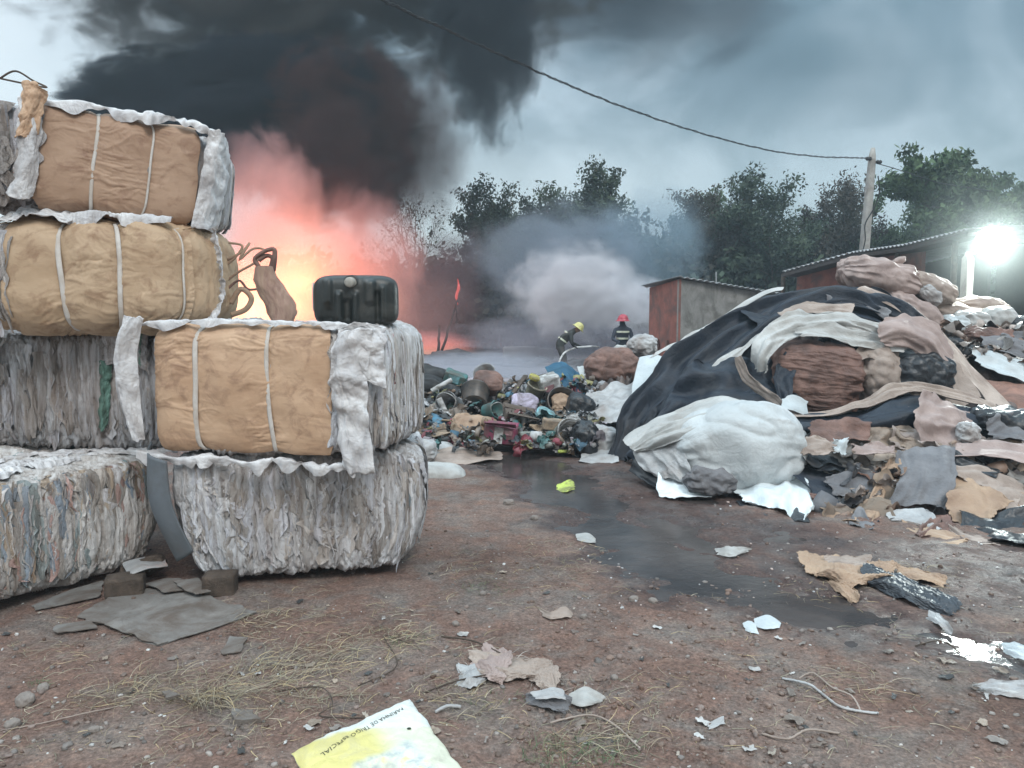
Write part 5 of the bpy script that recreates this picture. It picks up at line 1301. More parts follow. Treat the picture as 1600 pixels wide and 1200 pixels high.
rag('pale_strip', [[(1022, 556, 9.35), (1075, 532, 9.55), (1130, 500, 9.7), (1190, 462, 9.85), (1222, 455, 9.9)], [(1030, 548, 9.45), (1080, 522, 9.65), (1132, 492, 9.8), (1190, 456, 9.95), (1225, 450, 10.0)]],
    'white_cloth', 'pale band along the far rim of the black tarpaulin, towards the shed', nu=10, nv=70, amp=0.03, fu=2, fv=6, seed=1.0)
rag('pale_strip', [[(1352, 446, 9.55), (1420, 478, 9.4), (1480, 530, 9.2), (1535, 588, 8.9), (1588, 640, 8.5)], [(1340, 452, 9.4), (1405, 486, 9.25), (1462, 538, 9.05), (1520, 600, 8.7), (1562, 655, 8.35)]],
    'beige_cloth', 'long pale band running straight down from the crown of the heap', nu=36, nv=110, amp=0.04, fu=2.5, fv=2.5, seed=3.0, col=(1.15, 1.15, 1.15))
# mouth of the arch: pale twisted cloths and bundles
rag('twisted_cloth', [
    [(1185, 575, 8.5), (1180, 545, 8.55), (1200, 512, 8.7), (1250, 492, 8.8), (1310, 488, 8.85), (1365, 500, 8.8), (1420, 515, 8.8)],
    [(1192, 580, 8.35), (1190, 552, 8.35), (1212, 524, 8.5), (1260, 506, 8.6), (1318, 500, 8.65), (1370, 512, 8.65), (1420, 530, 8.65)],
    [(1198, 582, 8.3), (1202, 560, 8.3), (1226, 536, 8.45), (1268, 522, 8.55), (1320, 514, 8.6), (1372, 526, 8.6), (1415, 545, 8.6)]],
    'white_cloth', 'pale twisted cloth hanging over the mouth of the tarpaulin arch', nu=90, nv=150, amp=0.10, fu=6, fv=4, seed=4.0, fine=0.7, warp=1.0, rag=0.05)
rag('twisted_cloth', [
    [(1148, 560, 8.5), (1158, 590, 8.4), (1180, 612, 8.3), (1205, 630, 8.15), (1225, 640, 8.05)],
    [(1158, 556, 8.4), (1172, 582, 8.3), (1195, 604, 8.2), (1215, 618, 8.05), (1228, 632, 7.98)]],
    'beige_cloth', 'narrow beige twist of cloth on the black folds left of the brown bundle', nu=40, nv=80, amp=0.05, fu=3, fv=2, seed=6.0)
v, f = blob(0.50, 0.42, 0.42, 90, 4.0, 0.035, 3.0, 5.0, 0.9)
v[:, 1] -= 0.02 * ridge(v[:, 2] * 9, v[:, 0] * 1.5, 1.0, 3, .6, 1.5); c0 = P(1268, 590, 8.75)
mk('brown_bundle', xform(v, (0, R(5), R(-8)), c0), f, M['brown_cloth'], label='reddish brown bundle with level creases inside the tarpaulin arch', category='bundle')
v, f = blob(0.24, 0.3, 0.40, 80, 3.0, 0.06, 3.0, 8.0, 0.9); mk('beige_bundle', xform(v, (0, R(-6), 0), P(1368, 592, 8.6)), f, M['beige_cloth'], label='upright beige bundle right of the reddish brown one', category='bundle')
v, f = blob(0.36, 0.3, 0.32, 70, 2.6, 0.05, 3.0, 9.0, 0.7); mk('black_sack', xform(v, (0, 0, 0), P(1432, 590, 8.55)), f, M['black_bag'], label='black plastic sack beside the upright beige bundle', category='sack')
rag('crumpled_cloth', [[(1380, 500, 8.6), (1420, 492, 8.65), (1470, 515, 8.6), (1490, 550, 8.5)], [(1372, 522, 8.4), (1415, 520, 8.35), (1460, 540, 8.35), (1485, 575, 8.35)], [(1388, 540, 8.4), (1420, 545, 8.4), (1450, 562, 8.4), (1475, 592, 8.4)]],
    'pink_cloth', 'pinkish crumpled cloth draped over the black sack under the long pale band', nu=60, nv=60, amp=0.08, fu=4, fv=4, seed=8.0, rag=0.05)
rag('crumpled_cloth', [[(1475, 560, 8.7), (1500, 570, 8.7), (1530, 620, 8.5)], [(1455, 585, 8.5), (1480, 600, 8.45), (1505, 635, 8.35)], [(1440, 610, 8.4), (1465, 632, 8.3), (1490, 650, 8.25)]],
    'beige_cloth', 'dirty beige cloth between the black sack and the long pale band', nu=50, nv=50, amp=0.09, fu=4, fv=4, seed=9.0, rag=0.04)
rag('torn_bag', [[(1222, 624, 8.0), (1240, 618, 8.05), (1262, 628, 8.05)], [(1220, 638, 7.9), (1240, 642, 7.9), (1262, 650, 7.95)]], 'clean_white', 'small white and pink torn bag at the left foot of the reddish brown bundle', nu=20, nv=20, amp=0.03, fu=2, fv=2, seed=1.5)
# level folds under the mouth
rag('long_fold', [
    [(1225, 645, 8.05), (1290, 642, 8.0), (1350, 622, 8.05), (1400, 600, 8.1), (1450, 602, 8.1), (1530, 622, 8.1), (1560, 645, 8.0)],
    [(1228, 652, 7.85), (1290, 650, 7.8), (1350, 634, 7.8), (1400, 614, 7.85), (1450, 612, 7.9), (1530, 630, 7.9), (1565, 655, 7.85)]],
    'beige_cloth', 'long beige hem lying along the top of the level black fold', nu=50, nv=140, amp=0.07, fu=4, fv=3, seed=2.5)
rag('long_fold', [
    [(1222, 650, 7.95), (1290, 652, 7.9), (1350, 640, 7.9), (1420, 620, 7.95), (1500, 628, 8.0), (1560, 648, 7.95)],
    [(1222, 668, 7.6), (1300, 672, 7.5), (1370, 664, 7.5), (1440, 648, 7.6), (1500, 648, 7.7), (1560, 668, 7.7)],
    [(1232, 688, 7.6), (1310, 698, 7.6), (1380, 695, 7.6), (1450, 678, 7.7), (1510, 672, 7.8), (1560, 684, 7.8)]],
    'black_tarp', 'level black fold of sheeting below the bundles', nu=60, nv=160, amp=0.07, fu=3.5, fv=2, seed=3.5, fine=0.5)
rag('crumpled_cloth', [[(1440, 612, 7.75), (1480, 625, 7.8), (1520, 640, 7.8)], [(1430, 650, 7.45), (1470, 660, 7.4), (1530, 672, 7.5)], [(1440, 700, 7.3), (1480, 705, 7.25), (1550, 700, 7.4)]],
    'pink_cloth', 'pinkish dusty cloth spilling from the right end of the level black fold', nu=60, nv=60, amp=0.10, fu=4, fv=3, seed=11.0, rag=0.06)
v, f = blob(0.38, 0.3, 0.2, 50, 2.4, 0.07, 3.0, 4.0, 0.8); mk('black_sack', xform(v, (0, R(6), 0), P(1570, 668, 7.8)), f, M['black_bag'], label='black sack bulging at the right side of the heap under the long pale band', category='sack')
v, f = blob(0.10, 0.1, 0.11, 40, 2.2, 0.12, 3.0, 14.0, 0.9); mk('knotted_bag', xform(v, (0, 0, 0), P(1512, 676, 7.3)), f, M['pale_plastic'], label='small pale knotted bag beside the bulging black sack', category='bag')
# bulging white bag in front
M['bag_white'] = cloth_mat('bag_white', (0.52, 0.55, 0.56), (0.42, 0.45, 0.46), (0.17, 0.14, 0.12), 0.75, 0.6, 1.6, 0.6, lo=0.53)
v, f = blob(0.66, 0.5, 0.47, 100, 2.5, 0.032, 2.2, 2.0, 1.2, ex=0.05)
u_ = v[:, 0] / 0.66; v[:, 2] *= 1 - 0.22 * np.clip(-u_, 0, 1) ** 1.3; v[:, 2] -= 0.10 * np.clip(-u_, 0, 1) ** 2
v[:, 2] = np.maximum(v[:, 2], -0.40)
c0 = P(1148, 712, 7.45); mk('white_bag', xform(v, (0, 0, R(-8)), (c0.x, c0.y, 0.42)), f, M['bag_white'], label='big bulging white bag in front of the black tarpaulin', category='bag')
rag('bag_cloth', [
    [(975, 690, 8.05), (1000, 668, 8.05), (1060, 640, 8.0), (1130, 624, 7.95), (1190, 630, 7.85), (1240, 655, 7.7), (1262, 700, 7.4)],
    [(985, 700, 7.7), (1010, 684, 7.6), (1062, 662, 7.45), (1125, 648, 7.35), (1185, 652, 7.25), (1225, 680, 7.15), (1248, 715, 7.1)],
    [(995, 706, 7.6), (1020, 702, 7.5), (1060, 690, 7.25), (1110, 668, 7.1), (1180, 664, 7.05), (1215, 692, 6.98), (1240, 722, 7.0)]],
    'white_cloth', 'dirty white cloth laid round the top of the bulging white bag', nu=80, nv=150, amp=0.07, fu=5, fv=4, seed=7.0, rag=0.02)
rag('bag_cloth', [[(990, 700, 7.75), (1010, 690, 7.6), (1060, 690, 7.3)], [(995, 722, 7.55), (1035, 722, 7.3), (1075, 730, 7.05)], [(1030, 745, 7.3), (1060, 752, 7.1), (1090, 765, 7.0)]],
    'pale_plastic', 'stained greyish cloth at the left end of the bulging white bag', nu=50, nv=50, amp=0.06, fu=4, fv=5, seed=8.3)
v, f = blob(0.24, 0.12, 0.12, 50, 2.6, 0.07, 4.0, 6.0, 0.9); mk('dirty_bundle', xform(v, (0, R(4), 0), P(1110, 752, 7.02)), f, M['grey_cloth'], label='muddy grey-brown lumps hanging at the front of the bulging white bag', category='bundle')
rag('white_sheet', [[(1028, 742, 7.3), (1050, 726, 7.45), (1075, 735, 7.35)], [(1030, 768, 7.05), (1065, 758, 7.1), (1100, 762, 7.1)], [(1052, 776, 6.95), (1085, 776, 6.95), (1112, 776, 6.95)]],
    'clean_white', 'smooth white sheet lying on wet mud left of the crumpled white one', nu=40, nv=40, amp=0.035, fu=2, fv=2, seed=9.5, rag=0.02, col=(1.5, 1.5, 1.5))
rag('white_sheet', [[(1128, 752, 7.1), (1180, 742, 7.25), (1225, 730, 7.3), (1262, 755, 7.0), (1275, 762, 6.95)], [(1160, 776, 6.85), (1190, 770, 6.85), (1235, 762, 6.9), (1268, 780, 6.75), (1275, 790, 6.7)], [(1165, 785, 6.72), (1200, 795, 6.55), (1230, 805, 6.35), (1258, 812, 6.22), (1274, 800, 6.4)]],
    'clean_white', 'crumpled white sheet lying on wet mud at the front of the heap', nu=70, nv=90, amp=0.10, fu=3, fv=4, seed=10.5, rag=0.06, fine=0.6, col=(1.45, 1.45, 1.45))
rag('dark_sheet', [[(1150, 782, 6.85), (1200, 785, 6.8), (1250, 795, 6.75)], [(1160, 795, 6.68), (1210, 808, 6.52), (1262, 816, 6.46)]], 'black_bag', 'dark plastic edge under the crumpled white sheet', nu=14, nv=40, amp=0.03, fu=2, fv=3, seed=2.2)
rag('dark_sheet', [[(1000, 705, 7.7), (1040, 730, 7.45), (1060, 745, 7.3)], [(985, 735, 7.7), (1020, 758, 7.35), (1050, 770, 7.15)]], 'black_bag', 'dark rag under the left end of the bulging white bag', nu=24, nv=40, amp=0.06, fu=3, fv=3, seed=3.2)
rag('dark_sheet', [
    [(1230, 690, 7.4), (1290, 700, 7.45), (1350, 705, 7.4), (1410, 715, 7.3)],
    [(1225, 725, 7.1), (1290, 735, 7.1), (1345, 745, 7.05), (1395, 755, 6.95)],
    [(1265, 765, 6.85), (1300, 790, 6.7), (1340, 800, 6.6), (1370, 800, 6.6)],
    [(1280, 790, 6.7), (1320, 812, 6.5), (1345, 815, 6.45), (1375, 818, 6.4)]],
    'black_tarp', 'dark blue-grey sheet spread right of the crumpled white one', nu=80, nv=80, amp=0.07, fu=3, fv=4, seed=4.4, rag=0.04, col=(2.0, 1.9, 1.8))
for i, (rows, mat, lab, kw) in enumerate([
    ([[(1250, 690, 7.2), (1275, 683, 7.2), (1305, 690, 7.15)], [(1255, 705, 7.0), (1280, 708, 7.0), (1305, 705, 7.0)]], 'beige_cloth', 'small beige rag with brown stains at the right end of the bulging white bag', {}),
    ([[(1300, 690, 7.1), (1322, 688, 7.15)], [(1305, 706, 7.0), (1325, 706, 7.0)]], 'clean_white', 'small pale blue-white rag between two stained rags', {}),
    ([[(1330, 695, 7.1), (1365, 690, 7.1), (1398, 697, 7.05)], [(1335, 708, 6.95), (1365, 712, 6.9), (1398, 705, 6.95)]], 'pink_cloth', 'pinkish rag lying on the dark blue-grey sheet', {}),
    ([[(1380, 730, 6.95), (1395, 712, 7.0), (1412, 728, 6.9)], [(1378, 738, 6.85), (1395, 735, 6.85), (1410, 738, 6.8)]], 'tan_cloth', 'small pale torn rag curled on top of the grey gauze', {}),
    ([[(1375, 745, 6.8), (1385, 755, 6.8), (1378, 800, 6.5)], [(1360, 775, 6.6), (1372, 790, 6.5), (1362, 815, 6.35)], [(1345, 790, 6.5), (1355, 812, 6.35), (1358, 822, 6.3)]], 'tan_cloth', 'tan rag with close pleats left of the grey gauze', dict(fu=6, fv=2, amp=.06)),
    ([[(1400, 705, 7.0), (1440, 695, 7.1), (1492, 700, 7.0)], [(1405, 750, 6.7), (1445, 745, 6.65), (1490, 750, 6.65)], [(1385, 790, 6.45), (1430, 790, 6.45), (1475, 800, 6.4)]], 'grey_cloth', 'dark grey gauze hanging over brown rags at the front of the heap', dict(fu=6, fv=2, amp=.09, nu=70, nv=70, ang=1.4)),
    ([[(1408, 760, 6.7), (1440, 755, 6.7), (1470, 765, 6.65)], [(1400, 790, 6.55), (1435, 795, 6.5), (1465, 800, 6.5)]], 'brown_cloth', 'dark rusty rag showing under the grey gauze', {}),
    ([[(1500, 690, 7.2), (1550, 688, 7.2), (1620, 700, 7.1)], [(1480, 712, 6.9), (1550, 712, 6.85), (1620, 722, 6.8)]], 'pink_cloth', 'flat dusty pink cloth right of the grey gauze', dict(nu=50, nv=60, amp=.05)),
    ([[(1485, 725, 6.8), (1540, 735, 6.8), (1600, 760, 6.6)], [(1490, 740, 6.65), (1530, 755, 6.6), (1590, 790, 6.4)]], 'beige_cloth', 'creased beige strip below the flat dusty pink cloth', dict(amp=.07, fu=5)),
    ([[(1478, 752, 6.65), (1510, 748, 6.7), (1545, 760, 6.55), (1580, 785, 6.35)], [(1480, 785, 6.35), (1515, 785, 6.35), (1545, 795, 6.3), (1560, 800, 6.25)], [(1485, 805, 6.2), (1510, 815, 6.1), (1535, 822, 6.05), (1550, 812, 6.1)]], 'tan_cloth', 'broad tan sheet fanned out at the right front of the heap', dict(nu=70, nv=80, amp=.05, fu=3, fv=2, rag=.04)),
    ([[(1385, 805, 6.35), (1410, 795, 6.4), (1445, 800, 6.35), (1465, 815, 6.2)], [(1395, 815, 6.25), (1420, 815, 6.2), (1450, 825, 6.1), (1470, 828, 6.1)]], 'pale_plastic', 'grey crumpled strip at the foot of the heap below the gauze', dict(amp=.05)),
    ([[(1410, 812, 6.2), (1440, 822, 6.1), (1480, 832, 6.0), (1512, 835, 6.0)], [(1420, 830, 6.08), (1450, 845, 5.95), (1490, 850, 5.92), (1510, 846, 5.95)]], 'tan_cloth', 'pale tan rag lying flat, the lowest one before the mud', dict(amp=.035)),
    ([[(1280, 798, 6.65), (1310, 790, 6.65), (1332, 800, 6.55)], [(1290, 812, 6.45), (1318, 815, 6.42), (1340, 818, 6.4)]], 'tan_cloth', 'tan scrap at the foot of the dark blue-grey sheet', {}),
    ([[(1262, 770, 6.8), (1285, 775, 6.75), (1300, 795, 6.6)], [(1272, 785, 6.7), (1290, 795, 6.6), (1302, 805, 6.5)]], 'brown_cloth', 'reddish brown scrap just right of the crumpled white sheet', {}),
    ([[(1500, 790, 6.3), (1560, 800, 6.2), (1640, 780, 6.2)], [(1510, 830, 6.0), (1570, 835, 5.95), (1640, 830, 5.9)], [(1550, 848, 5.85), (1600, 858, 5.78), (1660, 865, 5.75)]], 'black_bag', 'black crumpled plastic at the far right foot of the heap', dict(nu=60, nv=60, amp=.09)),
    ([[(1330, 808, 6.5), (1345, 792, 6.5), (1362, 815, 6.35)], [(1325, 822, 6.35), (1342, 826, 6.3), (1365, 828, 6.28)]], 'grey_cloth', 'dark pointed rag at the foot between two tan scraps', {}),
    ([[(1480, 815, 6.1), (1520, 835, 5.98), (1560, 845, 5.9)], [(1478, 822, 6.05), (1515, 845, 5.9), (1562, 852, 5.85)]], 'beige_cloth', 'thin beige strip trailing right on the mud', dict(amp=.03)),
    ([[(1265, 660, 7.5), (1310, 655, 7.5), (1360, 660, 7.5)], [(1262, 690, 7.3), (1310, 690, 7.25), (1360, 690, 7.3)]], 'brown_cloth', 'brown rag visible under the level black fold', dict(amp=.07)),
    ([[(1540, 660, 7.5), (1590, 640, 7.7), (1640, 650, 7.7)], [(1550, 690, 7.3), (1600, 690, 7.3), (1640, 690, 7.3)]], 'grey_cloth', 'grey sheet piece at the right edge beside the black sack', dict(amp=.08)),
    ([[(1510, 540, 9.6), (1560, 550, 9.5), (1640, 590, 9.2)], [(1530, 565, 9.3), (1570, 585, 9.1), (1640, 620, 8.9)]], 'clean_white', 'long white sheet sloping down at the far right', dict(nu=40, nv=60, amp=.06, fu=4, fv=1.5)),
    ([[(1530, 520, 9.8), (1600, 520, 9.8), (1660, 540, 9.7)], [(1540, 545, 9.5), (1600, 560, 9.4), (1660, 585, 9.3)]], 'grey_cloth', 'grey sheet above the long white one at the far right', dict(nu=40, nv=60, amp=.07, fu=4)),
    ([[(1540, 590, 9.2), (1600, 600, 9.0), (1660, 615, 8.9)], [(1550, 625, 8.8), (1600, 640, 8.6), (1660, 655, 8.5)]], 'brown_cloth', 'pinkish brown rag below the long white sheet', dict(amp=.08, nu=40, nv=50, col=(1.6, 1.5, 1.4))),
    ([[(1245, 512, 8.55), (1300, 508, 8.6), (1360, 520, 8.55), (1425, 532, 8.5)], [(1250, 528, 8.4), (1300, 532, 8.4), (1355, 540, 8.4), (1410, 552, 8.4)]], 'white_cloth', 'second pale crumpled cloth lying under the twisted one in the arch mouth', dict(amp=.09, fu=4, fv=4, nu=50, nv=90)),
    ([[(1215, 486, 9.0), (1270, 474, 9.1), (1335, 476, 9.1)], [(1222, 496, 8.85), (1275, 488, 8.9), (1330, 492, 8.9)]], 'beige_cloth', 'thin pale strip on the black sheet just above the twisted cloth', dict(amp=.05, nu=30, nv=80)),
    ([[(1280, 525, 8.75), (1330, 520, 8.8), (1395, 535, 8.75)], [(1285, 555, 8.5), (1335, 560, 8.5), (1390, 565, 8.5)]], 'black_tarp', 'black flap drooping over the top of the reddish brown bundle', dict(amp=.10, nu=50, nv=60, fu=2, fv=4)),
    ([[(1340, 540, 8.5), (1372, 535, 8.55), (1400, 548, 8.5)], [(1335, 562, 8.35), (1368, 560, 8.35), (1395, 570, 8.35)]], 'beige_cloth', 'beige creased rag on top of the upright beige bundle', dict(amp=.09, fu=3, fv=4)),
    ([[(1400, 640, 7.9), (1425, 612, 8.0), (1460, 606, 8.0)], [(1385, 660, 7.7), (1420, 640, 7.75), (1458, 630, 7.8)], [(1395, 672, 7.6), (1430, 660, 7.6), (1462, 650, 7.65)]], 'beige_cloth', 'beige swag crossing the level black fold near its right end', dict(amp=.09, nu=50, nv=50)),
    ([[(1255, 560, 8.45), (1240, 590, 8.3), (1238, 625, 8.1)], [(1222, 552, 8.5), (1208, 590, 8.35), (1218, 622, 8.15)]], 'black_tarp', 'black fold hanging at the left side of the arch mouth', dict(amp=.10, nu=44, nv=60)),
    ([[(1130, 590, 8.7), (1150, 570, 8.8), (1170, 562, 8.8)], [(1120, 605, 8.55), (1142, 590, 8.6), (1166, 578, 8.65)]], 'grey_cloth', 'grey dusty crease on the black tarpaulin left of the narrow beige twist', dict(amp=.05)),
    ([[(1258, 700, 7.35), (1310, 696, 7.3), (1330, 715, 7.15)], [(1250, 730, 7.05), (1300, 735, 7.0), (1325, 740, 6.95)]], 'black_bag', 'black shiny rag under the two stained rags', dict(amp=.09)),
    ([[(1290, 745, 6.95), (1330, 738, 7.0), (1372, 748, 6.9)], [(1300, 775, 6.75), (1335, 778, 6.7), (1365, 782, 6.65)]], 'grey_cloth', 'grey crumpled rag between the dark blue-grey sheet and the pleated tan rag', dict(amp=.09)),
    ([[(1460, 700, 7.1), (1500, 715, 6.95), (1560, 730, 6.85)], [(1462, 718, 6.9), (1500, 735, 6.75), (1555, 748, 6.7)]], 'black_bag', 'black torn strip across the flat dusty pink cloth', dict(amp=.08)),
    ([[(1520, 755, 6.7), (1560, 748, 6.75), (1620, 770, 6.6)], [(1530, 785, 6.4), (1575, 790, 6.4), (1620, 800, 6.3)]], 'beige_cloth', 'dull beige torn sheet behind the broad tan fan', dict(amp=.09)),
    ([[(1430, 835, 6.15), (1455, 805, 6.35), (1478, 802, 6.3)], [(1440, 840, 6.0), (1468, 832, 6.05), (1490, 822, 6.1)]], 'brown_cloth', 'rust brown wet rag wedged between the gauze and the broad tan fan', dict(amp=.07)),
    ([[(1085, 600, 8.75), (1125, 560, 8.95), (1175, 520, 9.15), (1215, 500, 9.2)], [(1098, 606, 8.65), (1138, 570, 8.85), (1182, 532, 9.05), (1218, 510, 9.1)]], 'white_cloth', 'long thin pale strip lying up the left slope of the black tarpaulin', dict(amp=.06, nu=30, nv=100)),
    ([[(1290, 455, 9.45), (1340, 460, 9.45), (1395, 482, 9.3)], [(1292, 466, 9.3), (1338, 474, 9.3), (1385, 496, 9.15)]], 'grey_cloth', 'dusty grey sheet edge across the crown of the black tarpaulin', dict(amp=.07, nu=30, nv=70)),
    ([[(1150, 482, 9.6), (1200, 490, 9.5), (1262, 470, 9.4)], [(1190, 512, 9.2), (1240, 492, 9.15), (1285, 478, 9.15)]], 'black_tarp', 'extra fold of black sheet near the crown of the arch', dict(amp=.07, nu=40, nv=60)),
    ]):
    kw = dict(kw); kw.setdefault('amp', 0.08); kw.setdefault('nu', 44); kw.setdefault('nv', 50); kw.setdefault('fu', 3.5); kw.setdefault('fv', 3)
    kw.setdefault('rag', 0.035)
    rag('rag', rows, mat, lab, seed=20.0 + i * 1.7, **kw)
# sacks piled behind
def sack(px, py, Y, sx, sy, sz, mat, label, rot=(0, 0, 0), seed=0.0, name='sack', cat='sack', group='sacks piled behind the black tarpaulin', k=50, amp=0.05, n=2.5, crease=0.7):
    v, f = blob(sx, sy, sz, k, n, amp, 3.0, seed, crease)
    return mk(name, xform(v, tuple(R(a) for a in rot), P(px, py, Y)), f, M[mat], label=label, category=cat, group=group)
sack(1372, 432, 10.6, 0.55, 0.4, 0.24, 'pink_cloth', 'plump pinkish sack on the crown of the heap, nearest the red building', (0, 12, 0), 1.0, k=70)
sack(1440, 452, 10.7, 0.42, 0.4, 0.2, 'beige_cloth', 'beige sack sagging beside the plump pinkish one', (0, 20, 0), 2.0, k=60)
sack(1420, 490, 10.4, 0.42, 0.3, 0.22, 'pink_cloth', 'crumpled pale sack below the two on the crown', (0, 30, 0), 3.0, amp=0.08)
sack(1478, 492, 10.8, 0.5, 0.4, 0.17, 'beige_cloth', 'long beige sack sloping down right of the crown', (0, 8, 0), 4.0, k=60)
sack(1530, 480, 11.0, 0.35, 0.3, 0.14, 'beige_cloth', 'low beige sack ending the slope near the lamp post', (0, 4, 0), 5.0)
sack(1495, 515, 10.3, 0.22, 0.2, 0.2, 'clean_white', 'small white bag under the long beige sack', (0, 0, 0), 6.0, amp=0.09)
sack(1520, 505, 10.3, 0.26, 0.2, 0.16, 'white_cloth', 'off-white bag right of the small white one', (0, 10, 0), 7.0, amp=0.09)
sack(1560, 500, 10.3, 0.22, 0.2, 0.19, 'white_cloth', 'rounded off-white bag below the lamp', (0, 0, 0), 8.0)
sack(1592, 512, 10.2, 0.18, 0.2, 0.16, 'black_bag', 'small black bag at the right edge below the lamp', (0, 0, 0), 9.0)
sack(1480, 545, 9.9, 0.25, 0.2, 0.18, 'black_bag', 'small black bag against the long pale band', (0, 0, 0), 10.0)
sack(1540, 525, 9.9, 0.32, 0.2, 0.1, 'brown_cloth', 'flat brown bag between small white bags and grey sheet', (0, 0, 0), 11.0, amp=0.09)
sack(1404, 408, 10.5, 0.10, 0.06, 0.05, 'pink_cloth', 'little torn corner sticking up from the plump pinkish sack', (0, -25, 0), 12.0, name='sack_corner', cat='scrap', k=24)
sack(1455, 462, 10.3, 0.16, 0.1, 0.10, 'pale_plastic', 'shiny pale plastic scrap caught on the beige sack', (0, 40, 0), 13.0, name='plastic_scrap', cat='scrap', k=30, amp=.1)

# ------------------------------------------------------------------ middle: brown bag, pale plastic, teal sheet
sack(955, 573, 12.0, 0.42, 0.35, 0.30, 'brown_cloth', 'rusty orange-brown sack standing above the middle rubbish', (0, -6, 0), 21.0, group='sacks between the rubbish and the heap', k=70, amp=0.05)
sack(1003, 540, 12.6, 0.24, 0.25, 0.18, 'pale_plastic', 'grey-white mottled bag behind the rusty sack', (0, -10, 0), 22.0, group='sacks between the rubbish and the heap', amp=0.08)
sack(975, 552, 12.9, 0.20, 0.2, 0.14, 'white_cloth', 'pale bag peeping out behind the rusty sack', (0, 0, 0), 23.0, group='sacks between the rubbish and the heap', amp=0.08)
rag('white_sheet', [[(1000, 560, 11.0), (1020, 555, 11.0), (1035, 560, 10.9)], [(990, 600, 10.5), (1005, 600, 10.4), (1018, 590, 10.4)], [(985, 630, 10.2), (990, 625, 10.2), (1000, 615, 10.2)]], 'clean_white', 'narrow white sheet between the rusty sack and the black tarpaulin', nu=40, nv=24, amp=0.04, fu=2, fv=3, seed=31.0)
rag('plastic_sheet', [[(925, 612, 10.9), (960, 602, 11.0), (998, 598, 10.9)], [(900, 640, 10.4), (945, 630, 10.3), (985, 628, 10.3)], [(910, 668, 9.9), (945, 660, 9.9), (975, 655, 9.9)]], 'pale_plastic', 'crinkled translucent grey plastic left of the black tarpaulin', nu=80, nv=80, amp=0.10, fu=6, fv=6, seed=32.0, fine=0.8, warp=1.0, rag=0.06)
sack(940, 690, 9.3, 0.22, 0.2, 0.2, 'pale_plastic', 'whitish bag between the white bucket and the tarpaulin foot', (0, 0, 0), 24.0, group='sacks between the rubbish and the heap', amp=0.08)
sack(915, 688, 9.2, 0.16, 0.2, 0.24, 'black_bag', 'black bag right of the open white bucket', (0, 0, 0), 25.0, group='sacks between the rubbish and the heap', amp=0.08)
rag('plastic_sheet', [[(910, 712, 9.0), (945, 702, 9.1), (962, 705, 9.0)], [(905, 722, 8.8), (940, 722, 8.7), (968, 722, 8.7)]], 'pale_plastic', 'dirty pale plastic on the mud left of the tarpaulin foot', nu=24, nv=40, amp=0.05, fu=4, fv=4, seed=33.0)
rag('teal_sheet', [[(852, 572, 12.3), (880, 566, 12.4), (905, 582, 12.2)], [(862, 590, 11.9), (890, 592, 11.8), (915, 605, 11.8)], [(885, 615, 11.5), (905, 615, 11.5), (925, 625, 11.4)]], 'black_tarp', 'dark teal plastic sheet draped above the round black tub', nu=40, nv=40, amp=0.04, fu=2, fv=3, seed=34.0, col=(1.0, 3.0, 3.6))
rag('white_strip', [[(902, 574, 11.9), (912, 572, 11.9)], [(910, 598, 11.7), (914, 606, 11.7)]], 'clean_white', 'thin white strip hanging over the dark teal sheet', nu=16, nv=8, amp=0.01, fu=1, fv=1, seed=2.0)

# ------------------------------------------------------------------ middle rubbish
rm = [[(600, 720, 9.0), (700, 715, 9.2), (800, 706, 9.6), (900, 712, 9.3), (960, 715, 9.2)],
      [(600, 660, 10.2), (700, 655, 10.4), (800, 650, 10.6), (900, 650, 10.5), (980, 640, 10.4)],
      [(600, 590, 12.0), (700, 598, 12.2), (800, 602, 12.3), (900, 595, 12.2), (990, 580, 12.0)],
      [(600, 620, 14.0), (700, 625, 14.5), (800, 628, 14.5), (900, 622, 14.5), (1000, 615, 14.0)]]
V, F = mound_mesh(rm, 120, 170, 0.12, 8, 12, 13.0, back=0.1, fine=0.8, warp=1.0)
mk('rubbish_mound', V, F, M['mound'], kind='stuff', label='dark compacted rubbish under the buckets and boxes', category='rubbish')
